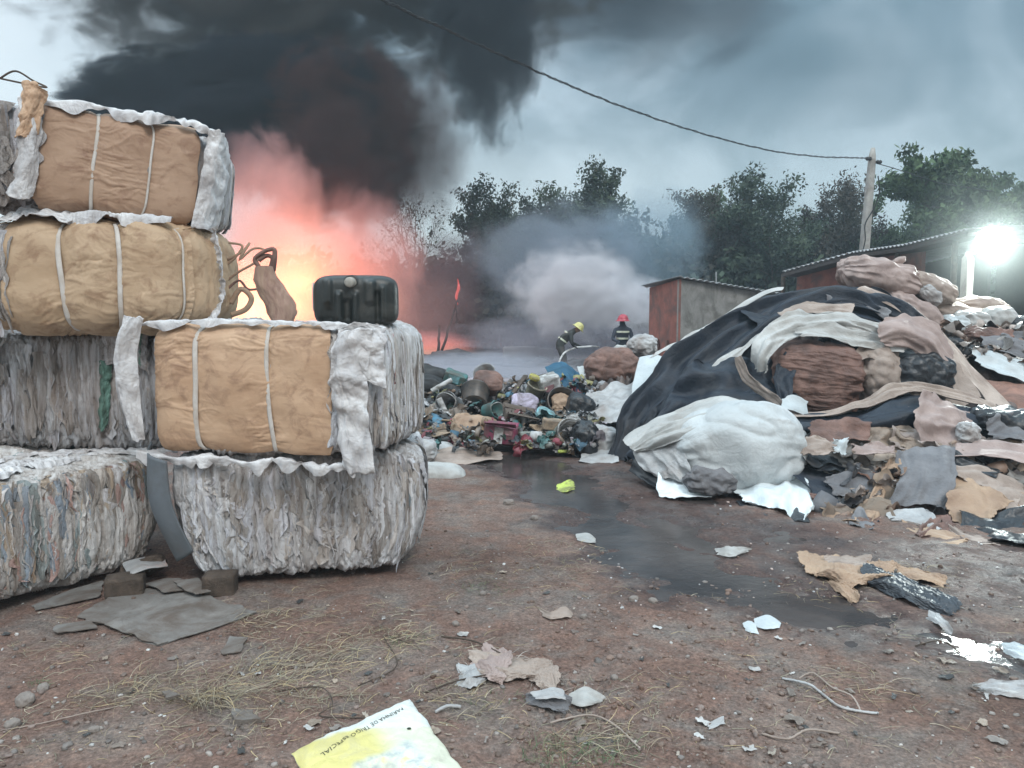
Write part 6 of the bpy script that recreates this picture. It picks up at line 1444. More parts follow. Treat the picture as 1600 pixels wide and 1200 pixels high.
# countless small bits
def bits(n, fn, smin, smax, name, label, cols, seed=1, gu_=9, gv_=8, box=0.3, lim=.75):
    g = np.random.default_rng(seed); P_ = []
    bx, bf = rbox(1, 1, 1, 8, 3)
    gu, gf = grid(5, 5), None
    for i in range(n):
        px, py, Yd = fn(g)
        s = smin * (smax / smin) ** g.random(); c_ = np.array(cols[g.integers(len(cols))]) * g.uniform(0.45, 1.1)
        if g.random() < box:
            V = bx * s * np.array([1, g.uniform(0.3, 1), g.uniform(0.15, 0.7)]) * 0.6; Fq = bf
        else:
            u, v_ = np.meshgrid(np.linspace(-1, 1, gu_), np.linspace(-1, 1, gv_), indexing='ij'); u, v_ = u.ravel(), v_.ravel()
            k = g.uniform(0, 50); asp = g.uniform(0.22, 0.8)
            V0 = np.stack([u * s + .15 * s * fbm(v_ * 2 + k, u, 1.0, 2), v_ * s * asp + .25 * s * fbm(u * 2 + k, v_, 5.0, 2), s * (0.5 if gu_ < 12 else .22) * fbm(u * 1.1 + k, v_ * 1.1, 2.0, 2)], -1); Fq = grid(gu_, gv_)
            V = folds(V0, Fq, gu_, gv_, s * (.35 if gu_ < 12 else .16), g.uniform(1, 4), g.uniform(.5, 2), k, rag=0) + s * (0.12 if gu_ < 12 else .035) * g.normal(size=V0.shape)
            V = crumple(V0, Fq, 0.6 if gu_ < 12 else .22, s * (.4 if gu_ < 12 else .14), s * (.4 if gu_ < 12 else .1), 16, k, kb=0.0 if gu_ < 12 else .1, X0=V); V, Fq = ccsub(V, Fq)
        P_.append((xform(V, g.uniform(-0.9, 0.9, 3) * np.array([1, 1, 3.5]) if gu_ < 12 else (g.uniform(.25, .95), g.uniform(-.4, .4), g.uniform(-.6, .6)), P(px, py, Yd)), Fq, np.clip(c_, 0, .75)))
    V, F, C = join(P_)
    return mk(name, V, F, M['bits'], kind='stuff', label=label, category='rubbish', col=C)
TC = [(0.5, 0.5, 0.5), (0.42, 0.43, 0.45), (0.04, 0.045, 0.05), (0.05, 0.06, 0.07), (0.02, 0.02, 0.022), (0.03, 0.03, 0.03), (0.25, 0.18, 0.12), (0.2, 0.14, 0.1), (0.05, 0.14, 0.14), (0.08, 0.18, 0.26),
      (0.24, 0.05, 0.07), (0.3, 0.28, 0.12), (0.34, 0.31, 0.34), (0.28, 0.30, 0.28), (0.22, 0.18, 0.15), (0.07, 0.12, 0.10), (0.10, 0.10, 0.11), (0.15, 0.12, 0.1)]
def mid_fn(g):
    t_ = g.random(); py = 592 + t_ * 106; px = g.uniform(640 + 30 * t_, 940)
    return px, py, 11.9 - (t_ ** 0.85) * 2.75 + g.normal() * .1 - .16
bits(640, mid_fn, 0.03, 0.16, 'loose_rubbish', 'countless small torn bits among the middle rubbish', TC, 3)
def right_fn(g):
    t_ = g.random(); px = g.uniform(1285, 1640); s_ = (px - 1240) / 400
    return px, 690 + t_ * (130 + 25 * s_), (7.35 - t_ * (0.95 + .3 * s_)) - .02
bits(48, lambda g: (lambda q: (q[0], q[1], q[2] + .06))(right_fn(g)), 0.16, 0.40, 'loose_sheets', 'limp torn sheets overlapping on the lower slope of the right heap', [(0.40, 0.33, 0.28), (0.36, 0.28, 0.22), (0.44, 0.41, 0.38), (0.05, 0.055, 0.065), (0.03, 0.033, 0.04), (0.3, 0.2, 0.15), (0.40, 0.30, 0.22), (0.2, 0.2, 0.21), (0.44, 0.37, 0.34)], 15, 18, 14, 0.0)
bits(70, right_fn, 0.07, 0.2, 'loose_rags', 'countless small torn rags at the foot of the right heap', [(0.3, 0.2, 0.15), (0.38, 0.28, 0.22), (0.05, 0.05, 0.055), (0.03, 0.03, 0.035), (0.4, 0.34, 0.3), (0.2, 0.11, 0.08), (0.42, 0.36, 0.33), (0.12, 0.12, 0.13)], 5)
def back_fn(g):
    px = g.uniform(1440, 1650); t_ = g.random(); return px, 500 + t_ * 60, 10.3 - t_ * .9
bits(110, back_fn, 0.08, 0.22, 'loose_bags', 'small torn bags strewn below the lamp', [(0.5, 0.48, 0.46), (0.3, 0.25, 0.22), (0.03, 0.03, 0.035), (0.45, 0.38, 0.34), (0.2, 0.13, 0.1)], 6)

# ------------------------------------------------------------------ buckets, boxes and packets of the middle rubbish
MG = 'rubbish thrown in the middle of the yard'
def cmat(name, col, rough=0.6, dirt=0.8, lo=0.44, var=0.2):
    return plain_mat(name, col, rough, 0, var, 7, 0.15, (0.09, 0.07, 0.055), dirt, lo)
M['p_grey'] = cmat('p_grey', (0.20, 0.21, 0.22)); M['p_black'] = cmat('p_black', (0.025, 0.027, 0.03), 0.4)
M['p_white'] = cmat('p_white', (0.6, 0.62, 0.62)); M['p_cream'] = cmat('p_cream', (0.42, 0.40, 0.30)); M['p_yellow'] = cmat('p_yellow', (0.55, 0.5, 0.08))
M['p_teal'] = cmat('p_teal', (0.05, 0.17, 0.17)); M['p_cyan'] = cmat('p_cyan', (0.2, 0.45, 0.5)); M['p_blue'] = cmat('p_blue', (0.07, 0.27, 0.43))
M['p_maroon'] = cmat('p_maroon', (0.22, 0.035, 0.085)); M['p_red'] = cmat('p_red', (0.26, 0.03, 0.05)); M['p_lilac'] = cmat('p_lilac', (0.46, 0.42, 0.55))
M['p_card'] = cmat('p_card', (0.36, 0.27, 0.19), 0.8); M['p_darkcard'] = cmat('p_darkcard', (0.10, 0.075, 0.06), 0.85); M['p_pink'] = cmat('p_pink', (0.5, 0.26, 0.3)); M['p_sage'] = cmat('p_sage', (0.26, 0.29, 0.25)); M['p_lime'] = cmat('p_lime', (0.5, 0.6, 0.12))
def bucket(px, py, Y, r, h, rot, body, label, inner=None, name='bucket', cat='bucket', handle=True, taper=0.86, band=None, fill=None):
    Y -= 0.3
    c0 = P(px, py, Y); t = thing(name, tuple(c0), label, cat, MG)
    q = lambda V: xform(V, tuple(R(a) for a in rot), c0)
    prof = [(r * taper * 0.97, -h / 2), (r * taper, -h / 2 + .004), (r * 0.99, h / 2 - .03), (r * 1.05, h / 2 - .028), (r * 1.05, h / 2 - .012), (r * 1.03, h / 2), (r * .97, h / 2), (r * taper * .95, -h / 2 + .012), (0.0005, -h / 2 + .012)]
    prof = [(0.0005, -h / 2)] + prof
    V, F = lathe(prof, 36); V[:, 0] *= 1 + 0.05 * math.sin(px); V += 0.02 * r * np.stack([fbm(V[:, 0] * 9, V[:, 1] * 9, V[:, 2] * 9 + k, 2) for k in range(3)], -1)
    mk('shell', q(V), F, M[body], t)
    if band:
        V, F = lathe([(r * (taper + .05) * 1.0 + .004, -h * .28), (r * 0.985 + .004, h * .25)], 36); mk('printed_band', q(V), F, M[band], t)
    if handle:
        a = np.linspace(0, np.pi, 16); V, F = tube(np.stack([r * 1.05 * np.cos(a), r * 0.75 * np.sin(a) , h / 2 - .02 + r * .5 * np.sin(a)], -1), 0.005, 5, False)
        mk('handle', q(V), F, M['p_white'] if body != 'p_white' else M['p_grey'], t)
    if fill:
        V, F = blob(r * .7, r * .7, r * .35, 26, 2.2, .12, 3, px * .1); V[:, 2] += h * .18; mk('contents', q(V), F, M[fill], t)
    return t
def carton(px, py, Y, sx, sy, sz, rot, body, label, face=None, flaps=True, name='carton', cat='box'):
    Y -= 0.3
    c0 = P(px, py, Y); t = thing(name, tuple(c0), label, cat, MG)
    q = lambda V: xform(V, tuple(R(a) for a in rot), c0)
    V, F = rbox(sx / 2, sy / 2, sz / 2, 16, 14); n = normals(V, F); V = V + n * (0.012 * fbm(V[:, 0] * 7, V[:, 1] * 7, V[:, 2] * 7 + px, 3))[:, None]
    mk('body', q(V), F, M[body], t)
    if face:
        for (fx0, fx1, fz0, fz1, mt) in face:
            u, w_ = np.meshgrid(np.linspace(fx0, fx1, 8), np.linspace(fz0, fz1, 8), indexing='ij')
            Vp = np.stack([u.ravel() * sx, 0 * u.ravel() - sy / 2 - .012, w_.ravel() * sz], -1); Vp[:, 1] += -.0 + 0.004 * fbm(Vp[:, 0] * 9, Vp[:, 2] * 9, 1.0, 2)
            mk('printed_panel', q(Vp), grid(8, 8), M[mt], t)
    if flaps:
        for sgn in (-1, 1):
            V, F = loft([[(-sx / 2, sgn * sy / 2, sz / 2), (sx / 2, sgn * sy / 2, sz / 2)], [(-sx / 2 * 1.02, sgn * sy * .72, sz / 2 + .03), (sx / 2 * .97, sgn * sy * .74, sz / 2 + .045)], [(-sx / 2, sgn * sy * .95, sz / 2 + .02), (sx / 2, sgn * sy * .98, sz / 2 + .05)]], 8, 10)
            o = mk('flap', q(V), F, M[body], t); o.modifiers.new('t', 'SOLIDIFY').thickness = 0.005
    return t
def cyl(px, py, Y, r, h, rot, body, label, name='tube', cat='tube'):
    Y -= 0.3
    V, F = lathe([(0.0005, -h / 2), (r * .93, -h / 2), (r, -h / 2 + .01), (r, h / 2 - .01), (r * .93, h / 2), (0.0005, h / 2)], 24)
    n = normals(V, F); V = V + n * (0.06 * r * fbm(V[:, 0] * 12, V[:, 1] * 12, V[:, 2] * 8 + px, 2))[:, None]
    return mk(name, xform(V, tuple(R(a) for a in rot), P(px, py, Y)), F, M[body], label=label, category=cat, group=MG)
def packet(px, py, Y, sx, sy, rot, body, label, name='packet', cat='packet', sz=0.035, amp=.07, seed=None):
    Y -= 0.3
    V, F = blob(sx, sy, sz, 40, 3.0, amp * .5, 3.0, px * .13 if seed is None else seed, .8)
    return mk(name, xform(V, tuple(R(a) for a in rot), P(px, py, Y)), F, M[body], label=label, category=cat, group=MG)
bucket(742, 622, 11.0, 0.20, 0.34, (-55, 30, 20), 'p_black', 'big black bucket tipped open towards the right with white litter inside', fill='pale_plastic')
bucket(704, 632, 10.6, 0.15, 0.30, (70, 0, -25), 'p_grey', 'grey bucket with a pale rim lying among torn bags at the left')
bucket(876, 632, 10.7, 0.21, 0.26, (62, 8, 10), 'p_black', 'round black tub lying open with brown card in it', name='tub', cat='tub', handle=False, fill='tan_cloth')
bucket(886, 678, 9.6, 0.165, 0.30, (68, -14, 22), 'p_white', 'white bucket lying with its open grey mouth towards the mud', band='p_sage')
bucket(768, 642, 10.4, 0.12, 0.20, (75, 20, 50), 'p_teal', 'teal paint can lying beside the long plank', name='paint_can', cat='can')
bucket(836, 612, 11.2, 0.14, 0.24, (20, 20, 0), 'p_cream', 'cream plastic drum with a yellow top', name='drum', cat='drum', handle=False)
cyl(835, 590, 11.2, 0.08, 0.05, (20, 20, 0), 'p_yellow', 'yellow lid on the cream drum', 'lid_cap', 'lid')
bucket(760, 590, 11.6, 0.16, 0.25, (40, -20, 0), 'p_grey', 'dull grey bucket half buried at the top of the rubbish', handle=True)
carton(782, 679, 9.7, 0.40, 0.20, 0.23, (-6, 7, -9), 'p_maroon', 'maroon carton with a white printed panel at the edge of the mud', face=[(-.16, .12, -.46, .4, 'p_white'), (.18, .4, .05, .3, 'p_pink')])
carton(834, 688, 9.7, 0.36, 0.2, 0.18, (5, 2, 6), 'p_sage', 'grey-green carton with a dark red corner beside the maroon one', face=[(-.1, .35, -.45, .3, 'p_red')], flaps=False)
carton(868, 663, 9.8, 0.32, 0.16, 0.12, (8, 6, 8), 'p_card', 'small tan box lying on the grey-green carton', face=[(.05, .46, -.4, .4, 'p_white')], flaps=False)
carton(812, 655, 10.3, 0.44, 0.26, 0.16, (10, 16, 12), 'p_darkcard', 'dark brown crushed box above the maroon carton')
carton(857, 598, 11.3, 0.30, 0.2, 0.20, (20, -18, 20), 'p_white', 'white carton with a pink panel near the top of the rubbish', face=[(-.4, .1, -.4, .1, 'p_pink')], flaps=False)
carton(686, 690, 9.9, 0.26, 0.18, 0.24, (12, -8, 15), 'p_card', 'tan torn carton beside the blue packet')
carton(655, 682, 10.0, 0.26, 0.18, 0.16, (5, 18, -20), 'p_card', 'light tan carton against the stacked bales', flaps=True)
carton(712, 590, 11.7, 0.34, 0.24, 0.16, (12, 20, 0), 'p_teal', 'dark teal crate near the charred heap', face=[(-.3, .2, -.3, .45, 'p_cyan')], flaps=False, name='crate', cat='crate')
carton(655, 622, 11.2, .22, .2, .12, (0, 15, 20), 'p_darkcard', 'dark wet box at the foot of the charred heap')
packet(820, 630, 10.7, 0.19, 0.15, (60, 10, 0), 'p_lilac', 'lilac and white packet in the middle of the rubbish', sz=.06)
packet(852, 648, 10.3, 0.13, 0.10, (50, 30, 0), 'p_cyan', 'pale turquoise packet by the tan box', sz=.05)
packet(672, 655, 10.2, 0.24, 0.09, (40, 14, 0), 'p_blue', 'bright blue crumpled packet near the stacked bales', sz=.06)
packet(648, 650, 10.4, 0.10, 0.08, (50, 14, 0), 'p_cyan', 'small turquoise packet next to the stacked bales', sz=.05)
packet(735, 672, 10.1, 0.26, 0.2, (40, 10, 0), 'tan_cloth', 'brown crumpled paper heap left of the maroon carton', 'crumpled_paper', 'paper', sz=.17, amp=.14)
packet(762, 598, 11.4, 0.22, 0.18, (40, 10, 0), 'brown_cloth', 'brown dusty sack behind the big black bucket', 'small_sack', 'sack', sz=.14, amp=.1)
packet(655, 592, 12.0, 0.6, 0.4, (0, 12, 0), 'char', 'charred black heap beside the stacked bales', 'charred_heap', 'heap', sz=.22, amp=.12)
packet(696, 610, 11.6, 0.5, 0.3, (0, 22, 0), 'char', 'black burnt slope at the right of the charred heap', 'charred_heap', 'heap', sz=.13, amp=.12)
packet(905, 640, 10.6, 0.20, 0.2, (0, 22, 0), 'black_bag', 'black bag below the dark teal sheet', 'small_bag', 'bag', sz=.22, amp=.1)
packet(690, 752, 8.35, 0.26, 0.2, (0, 8, 0), 'white_cloth', 'dirty white bag on the mud right of the stacked bales', 'floor_bag', 'bag', sz=.19, amp=.08, seed=4.0)
packet(738, 766, 8.15, 0.2, 0.16, (0, 6, 0), 'grey_cloth', 'dark grey sodden bundle beside the dirty white bag', 'floor_bundle', 'bundle', sz=.10, amp=.12, seed=7.0)
packet(655, 705, 8.9, 0.2, 0.16, (0, -6, 0), 'pale_plastic', 'white plastic tangle wedged against the stacked bales', 'floor_bag', 'bag', sz=.13, amp=.12, seed=9.0)
for q in [(690, 602, 11.2, 0.035, 0.34, (0, 62, 12), 'p_white', 'white tube lying below the dark teal crate'), (692, 636, 10.5, 0.04, 0.26, (0, -25, 0), 'p_white', 'upright white tube left of the grey bucket'),
          (884, 705, 9.4, 0.02, 0.2, (0, 90, 15), 'p_lime', 'lime green strip lying at the mouth of the white bucket'), (724, 607, 11.3, 0.02, 0.25, (0, 50, 60), 'p_white', 'thin white tube above the grey bucket')]:
    cyl(*q)
def plank(a, b_, w_, th, label, mat='wood', roll=0.0):
    a, b_ = P(*a), P(*b_); d = b_ - a
    V, F = rbox(w_ / 2, d.length / 2, th / 2, 24, 5, (4, 24, 3)); rm_ = d.to_track_quat('Y', 'Z').to_matrix() @ Matrix.Rotation(roll, 3, 'Y')
    V = V + 0.004 * fbm(V[:, 1] * 6, V[:, 0] * 20, 0, 2)[:, None]
    mk('plank', orient(V, rm_, (a + b_) / 2), F, M[mat], label=label, category='plank', group=MG)
plank((822, 586, 11.5), (776, 650, 10.3), 0.07, 0.03, 'long grey plank leaning across the middle rubbish')
plank((856, 584, 11.8), (800, 598, 11.6), 0.09, 0.02, 'short dark plank near the top of the rubbish')
plank((785, 648, 10.2), (830, 640, 10.4), 0.16, 0.03, 'wide brown board over the dark crushed box', 'p_darkcard', 0.7)
for i, (rows, mat, lab, kw) in enumerate([
    ([[(640, 712, 8.9), (700, 700, 9.1), (780, 708, 9.1)], [(650, 728, 8.6), (710, 724, 8.6), (785, 715, 8.9)]], 'beige_cloth', 'flattened muddy beige sacking on the mud before the boxes', dict(amp=.05, nu=40, nv=60)),
    ([[(655, 700, 9.2), (690, 690, 9.3), (720, 700, 9.2)], [(650, 718, 8.9), (690, 715, 8.9), (725, 715, 8.9)]], 'pale_plastic', 'grey torn plastic by the light tan carton', dict(amp=.06)),
    ([[(640, 690, 9.3), (665, 684, 9.4), (690, 700, 9.2)], [(640, 715, 9.0), (665, 712, 9.0), (680, 716, 8.9)]], 'clean_white', 'white plastic sheet hanging at the corner of the stacked bales', dict(amp=.05)),
    ([[(868, 696, 9.3), (890, 698, 9.3), (905, 704, 9.2)], [(866, 706, 9.1), (884, 708, 9.1), (903, 712, 9.1)]], 'pale_plastic', 'thin pale plastic under the white bucket', dict(amp=.03)),
    ([[(648, 625, 11.2), (690, 618, 11.2), (700, 640, 10.8)], [(645, 650, 10.8), (675, 650, 10.7), (695, 655, 10.6)]], 'grey_cloth', 'grey-green netting spread over the left of the rubbish', dict(amp=.07, col=(.8, 1.15, 1.1), nu=50, nv=50)),
    ([[(725, 640, 10.7), (750, 632, 10.8), (768, 655, 10.5)], [(722, 655, 10.5), (745, 655, 10.4), (765, 668, 10.3)]], 'black_bag', 'black plastic below the big black bucket', dict(amp=.07)),
    ([[(790, 608, 11.2), (805, 600, 11.3), (822, 608, 11.2)], [(788, 622, 11), (804, 620, 11), (820, 625, 10.9)]], 'black_bag', 'black torn bag right of the long plank', dict(amp=.06)),
    ([[(848, 612, 11.2), (872, 606, 11.2), (890, 620, 11)], [(845, 626, 11), (868, 625, 10.9), (886, 630, 10.8)]], 'white_cloth', 'white rag between the cream drum and the black tub', dict(amp=.06)),
    ([[(905, 655, 10.2), (920, 640, 10.4), (935, 660, 10.1)], [(900, 672, 9.9), (918, 668, 9.9), (932, 680, 9.8)]], 'white_cloth', 'pale rag above the black bag by the white bucket', dict(amp=.06)),
    ]):
    kw = dict(kw); kw.setdefault('nu', 36); kw.setdefault('nv', 36); kw.setdefault('fu', 3.5); kw.setdefault('fv', 3); kw.setdefault('rag', 0.04)
    rag('rag', rows, mat, lab, seed=60.0 + i * 1.9, group=MG, **kw)

# ------------------------------------------------------------------ burning ground behind
def mound(px, py, Y, w_, h_, d_, mat, label, seed, name='ash_mound'):
    V, F = blob(w_, d_, h_, 44, 2.2, 0.06, 4.0, seed, 0.8); p = P(px, py, Y)
    return mk(name, xform(V, (0, 0, 0), (p.x, Y, -.02)), F, M[mat], label=label, category='ash heap', group='ash heaps on the burning ground')
M['ash'] = plain_mat('ash', (0.10, 0.10, 0.11), 0.95, 0, 0.5, 2, 0.8, (0.03, 0.03, 0.03), 0.7, 0.45)
for i, q in enumerate([(660, 0, 27, 1.2, .30, .8, 'low ash heap directly beside the bales, flames behind it'), (705, 0, 28, 0.9, .42, .8, 'ash heap at the foot of the burning pole'), (745, 0, 26, 1.2, .26, .7, 'long low ash heap right of the burning pole'),
                       (790, 0, 27, 1.0, .34, .8, 'ash heap below the short charred posts'), (845, 0, 25, 1.3, .22, .8, 'ash heap left of the firefighter in the yellow helmet'), (930, 0, 24.5, 1.2, .25, .8, 'ash heap between the two firefighters')]):
    mound(q[0], 550, q[2], q[3], q[4], q[5], 'ash', q[6], 3.0 + i)
def stick(a, b_, r, mat, label, name='charred_post', cat='post', bend=0.04, group='charred posts in the burning ground'):
    a, b_ = P(*a), P(*b_); a.z = min(a.z, a.z)
    t_ = np.linspace(0, 1, 14)[:, None]; pts = np.array(a) * (1 - t_) + np.array(b_) * t_
    pts[:, 0] += bend * pn(t_[:, 0] * 4 + a.x * 3, 0.3)
    V, F = tube(pts, np.interp(t_[:, 0], [0, 1], [r, r * .6]), 7)
    return mk(name, V, fixF(F), M[mat], label=label, category=cat, group=group)
bp = stick((690, 549, 28.5), (714, 468, 28.5), 0.055, 'char', 'thin burning pole leaning right with a red glowing tip', 'burning_pole', 'pole', 0.08, None)
fm, t, b = newmat('ember'); b.inputs['Base Color'].default_value = (0.3, 0.02, 0.02, 1); b.inputs['Emission Color'].default_value = (1.0, 0.22, 0.2, 1); b.inputs['Emission Strength'].default_value = 0.4
p0 = P(714, 470, 28.5)
V, F = blob(0.042, 0.04, 0.5, 34, 2.0, 0.05, 3, 2.0); V[:, 0] = V[:, 0] * np.interp(V[:, 2], [-.5, .0, .5], [1.2, .9, .3]) + .03 * np.sin(V[:, 2] * 9)
em_ = mk('flame', xform(V, (0, R(4), 0), P(715, 455, 28.5)), F, fm, bp)
stick((713, 505, 28.4), (712, 470, 28.4), 0.03, 'char', 'thin stick hanging beside the burning pole', bend=0.06)
for q in [((685, 550, 28), (686, 508, 28), .06, 'short charred post left of the burning pole'), ((779, 545, 27.5), (780, 522, 27.5), .07, 'stubby charred post, left one of the pair'),
          ((788, 545, 27.6), (787, 521, 27.6), .06, 'stubby charred post, right one of the pair'), ((797, 546, 27.7), (798, 532, 27.7), .05, 'lowest charred stump beside the pair of stubby posts')]:
    stick(q[0], q[1], q[2], 'char', q[3])
for i, (px, w_, h_, d_, lab) in enumerate([(815, 1.3, .5, .3, 'low grey block wall piece behind the charred stumps'), (848, .8, .42, .3, 'second grey block wall piece, right of the first')]):
    p = P(px, 560, 26.5 + i * .4); V, F = rbox(w_ / 2, d_ / 2, h_ / 2, 14, 16); V = V + 0.02 * np.stack([fbm(V[:, 0] * 3, V[:, 1] * 3, V[:, 2] * 3 + k, 3) for k in range(3)], -1)
    mk('block_wall', xform(V, (0, 0, .05), (p.x, p.y, h_ / 2 + .1)), F, M['concrete'], label=lab, category='wall', group='broken block wall')

# ------------------------------------------------------------------ firefighters
def figure(name, label, loc, joints, bones, mats, helmet, facing=0.0):
    """joints: name -> (x, y, z, radius); one continuous skinned body"""
    t = thing(name, loc, label, 'person', 'firefighters')
    names = list(joints); me = bpy.data.meshes.new('body')
    me.from_pydata([joints[k][:3] for k in names], [(names.index(a), names.index(b_)) for a, b_ in bones], []); me.update()
    ob = bpy.data.objects.new('body', me); COL.objects.link(ob); ob.parent = t
    md = ob.modifiers.new('skin', 'SKIN'); md.use_smooth_shade = True
    for i, k in enumerate(names):
        sv = me.skin_vertices[0].data[i]; r_ = joints[k][3]; sv.radius = r_ if isinstance(r_, tuple) else (r_, r_); sv.use_root = (k == 'pelvis')
    sub = ob.modifiers.new('s', 'SUBSURF'); sub.levels = 2; sub.render_levels = 2
    me.materials.append(mats[0])
    # helmet with brim and crest
    hx, hy, hz, tilt = helmet
    V, F = lathe([(0.0005, .15), (.05, .145), (.10, .11), (.128, .04), (.132, 0.0), (.175, -.02), (.178, -.03), (.125, -.02)], 28); V[:, 0] *= 1.15
    mk_local('helmet', xform(V, (0, tilt, facing), (hx, hy, hz)), F, mats[1], t)
    V, F = rbox(.125, .012, .03, 4, 8); V[:, 2] += .13 - (V[:, 0] / .125) ** 2 * .05
    mk_local('helmet_crest', xform(V, (0, tilt, facing), (hx, hy, hz)), F, mats[1], t)
    # reflective bands
    for (bx, by, bz, rx, ry, tl) in mats[2]:
        V, F = lathe([(1, -.025), (1.03, 0), (1, .025)], 24); V[:, 0] *= rx; V[:, 1] *= ry
        mk_local('reflective_band', xform(V, (0, tl, facing), (bx, by, bz)), F, M['band'], t)
    return t
def mk_local(name, V, F, mat, parent):
    o = mk(name, V, F, mat, base=(0, 0, 0)); o.parent = parent; o.location = (0, 0, 0); return o
M['band'] = plain_mat('band', (0.6, 0.62, 0.5), 0.4, 0, .1)
def uniform(name, c_jack, c_leg, hipz, headx, headz, hr=0.14):
    m, t, b = newmat(name); oc = coord(t); s_ = N(t, 'ShaderNodeSeparateXYZ'); t.links.new(oc, s_.inputs[0])
    col = mixc(t, maprange(t, s_.outputs[2], hipz - .02, hipz + .02, 0, 1), c_leg, c_jack)
    d = N(t, 'ShaderNodeVectorMath', operation='DISTANCE'); t.links.new(oc, d.inputs[0]); d.inputs[1].default_value = (headx, 0, headz)
    col = mixc(t, maprange(t, d.outputs['Value'], hr - .02, hr, 1, 0), col, (0.24, 0.13, 0.09))
    t.links.new(col, b.inputs['Base Color']); setp(b, Roughness=0.8); bump(t, b, noise(t, oc, 14, 5, .6, 1.0), .5, .03)
    return m
def hand(pref, x, y, z, J, B, elbow, dx=1.0):
    """palm, four fingers and a thumb curled round the hose"""
    J[pref + 'wrist'] = (x - .05 * dx, y, z + .02, .034); B.append((elbow, pref + 'wrist'))
    J[pref + 'palm'] = (x, y, z, .036); B.append((pref + 'wrist', pref + 'palm'))
    for k in range(4):
        a = pref + 'f%d' % k; o = -.03 + k * .02
        J[a] = (x + .045 * dx, y + o, z - .012, .011); J[a + 'b'] = (x + (.06 - .004 * k) * dx, y + o, z - .05, .009)
        B += [(pref + 'palm', a), (a, a + 'b')]
    J[pref + 't'] = (x + .01 * dx, y - .045, z - .01, .012); J[pref + 'tb'] = (x + .035 * dx, y - .05, z - .045, .010); B += [(pref + 'palm', pref + 't'), (pref + 't', pref + 'tb')]
J = {'pelvis': (0, 0, .86, (.15, .16)), 'waist': (.10, 0, 1.0, (.145, .17)), 'chest': (.27, 0, 1.16, (.15, .19)), 'neck': (.42, 0, 1.25, .07), 'head': (.50, 0, 1.28, (.095, .085)), 'crown': (.555, 0, 1.33, (.085, .08)), 'nose': (.60, 0, 1.235, .018),
     'hipl': (-.01, .10, .84, .105), 'kneel': (.10, .15, .46, .07), 'anklel': (-.06, .16, .10, .05), 'toel': (.13, .17, .05, .045), 'hipr': (-.01, -.10, .84, .105), 'kneer': (.16, -.14, .48, .07), 'ankler': (.12, -.16, .10, .05), 'toer': (.31, -.17, .05, .045),
     'shl': (.32, .20, 1.16, .075), 'ell': (.36, .27, .90, .052), 'shr': (.32, -.20, 1.16, .075), 'elr': (.34, -.27, .90, .052)}
B = [('pelvis', 'waist'), ('waist', 'chest'), ('chest', 'neck'), ('neck', 'head'), ('head', 'crown'), ('head', 'nose'), ('pelvis', 'hipl'), ('hipl', 'kneel'), ('kneel', 'anklel'), ('anklel', 'toel'), ('pelvis', 'hipr'), ('hipr', 'kneer'), ('kneer', 'ankler'), ('ankler', 'toer'), ('chest', 'shl'), ('shl', 'ell'), ('chest', 'shr'), ('shr', 'elr')]
hand('l', .62, .06, .80, J, B, 'ell'); hand('r', .46, -.06, .78, J, B, 'elr')
u1 = uniform('turnout_dark', (0.028, 0.03, 0.028), (0.07, 0.065, 0.062), .80, .52, 1.27, .115)
yh = plain_mat('yellow_helmet', (0.55, 0.52, 0.2), 0.4, 0, .1, 10, .05); rh = plain_mat('red_helmet', (0.42, 0.04, 0.07), 0.35, 0, .1, 10, .05)
p1 = P(874, 560, 22.0)
figure('person', 'firefighter in dark uniform and yellow helmet, bending forward with a hose in both hands', (p1.x, 22.0, 0), J, B, [u1, yh, [(.10, 0, .98, .155, .18, R(35)), (.27, 0, 1.13, .165, .20, R(45))]], (.55, 0, 1.345, R(38)))
J2 = {'pelvis': (0, 0, .92, (.155, .12)), 'waist': (.0, -.01, 1.08, (.15, .12)), 'chest': (.0, -.06, 1.27, (.175, .13)), 'neck': (.0, -.08, 1.42, .065), 'head': (.0, -.10, 1.49, (.085, .095)), 'crown': (.0, -.10, 1.56, (.08, .09)), 'nose': (-.09, -.13, 1.49, .018),
      'hipl': (.10, 0, .88, .10), 'kneel': (.12, -.12, .50, .07), 'anklel': (.12, .05, .10, .05), 'toel': (.10, -.13, .05, .045), 'hipr': (-.10, 0, .88, .10), 'kneer': (-.12, -.10, .50, .07), 'ankler': (-.13, .05, .10, .05), 'toer': (-.16, -.13, .05, .045),
      'shl': (.20, -.06, 1.30, .07), 'ell': (.27, -.12, 1.05, .05), 'shr': (-.20, -.06, 1.30, .07), 'elr': (-.28, -.16, 1.06, .05)}
B2 = [q for q in B if not (q[0][0] in 'lr' or q[1].endswith(('wrist', 'palm')))]
B2 = [('pelvis', 'waist'), ('waist', 'chest'), ('chest', 'neck'), ('neck', 'head'), ('head', 'crown'), ('head', 'nose'), ('pelvis', 'hipl'), ('hipl', 'kneel'), ('kneel', 'anklel'), ('anklel', 'toel'), ('pelvis', 'hipr'), ('hipr', 'kneer'), ('kneer', 'ankler'), ('ankler', 'toer'), ('chest', 'shl'), ('shl', 'ell'), ('chest', 'shr'), ('shr', 'elr')]
hand('l', .12, -.36, .98, J2, B2, 'ell', -1); hand('r', -.16, -.36, .96, J2, B2, 'elr', -1)
u2 = uniform('turnout_navy', (0.03, 0.037, 0.055), (0.05, 0.055, 0.05), .84, 0.0, 1.49, .10)
p2 = P(972, 540, 20.5)
figure('person', 'firefighter in navy jacket and red helmet, standing behind the rusty sack', (p2.x, 20.5, 0), J2, B2, [u2, rh, [(0, -.03, 1.08, .165, .14, 0), (0, -.06, 1.26, .19, .15, 0)]], (0, -.10, 1.575, 0.0))
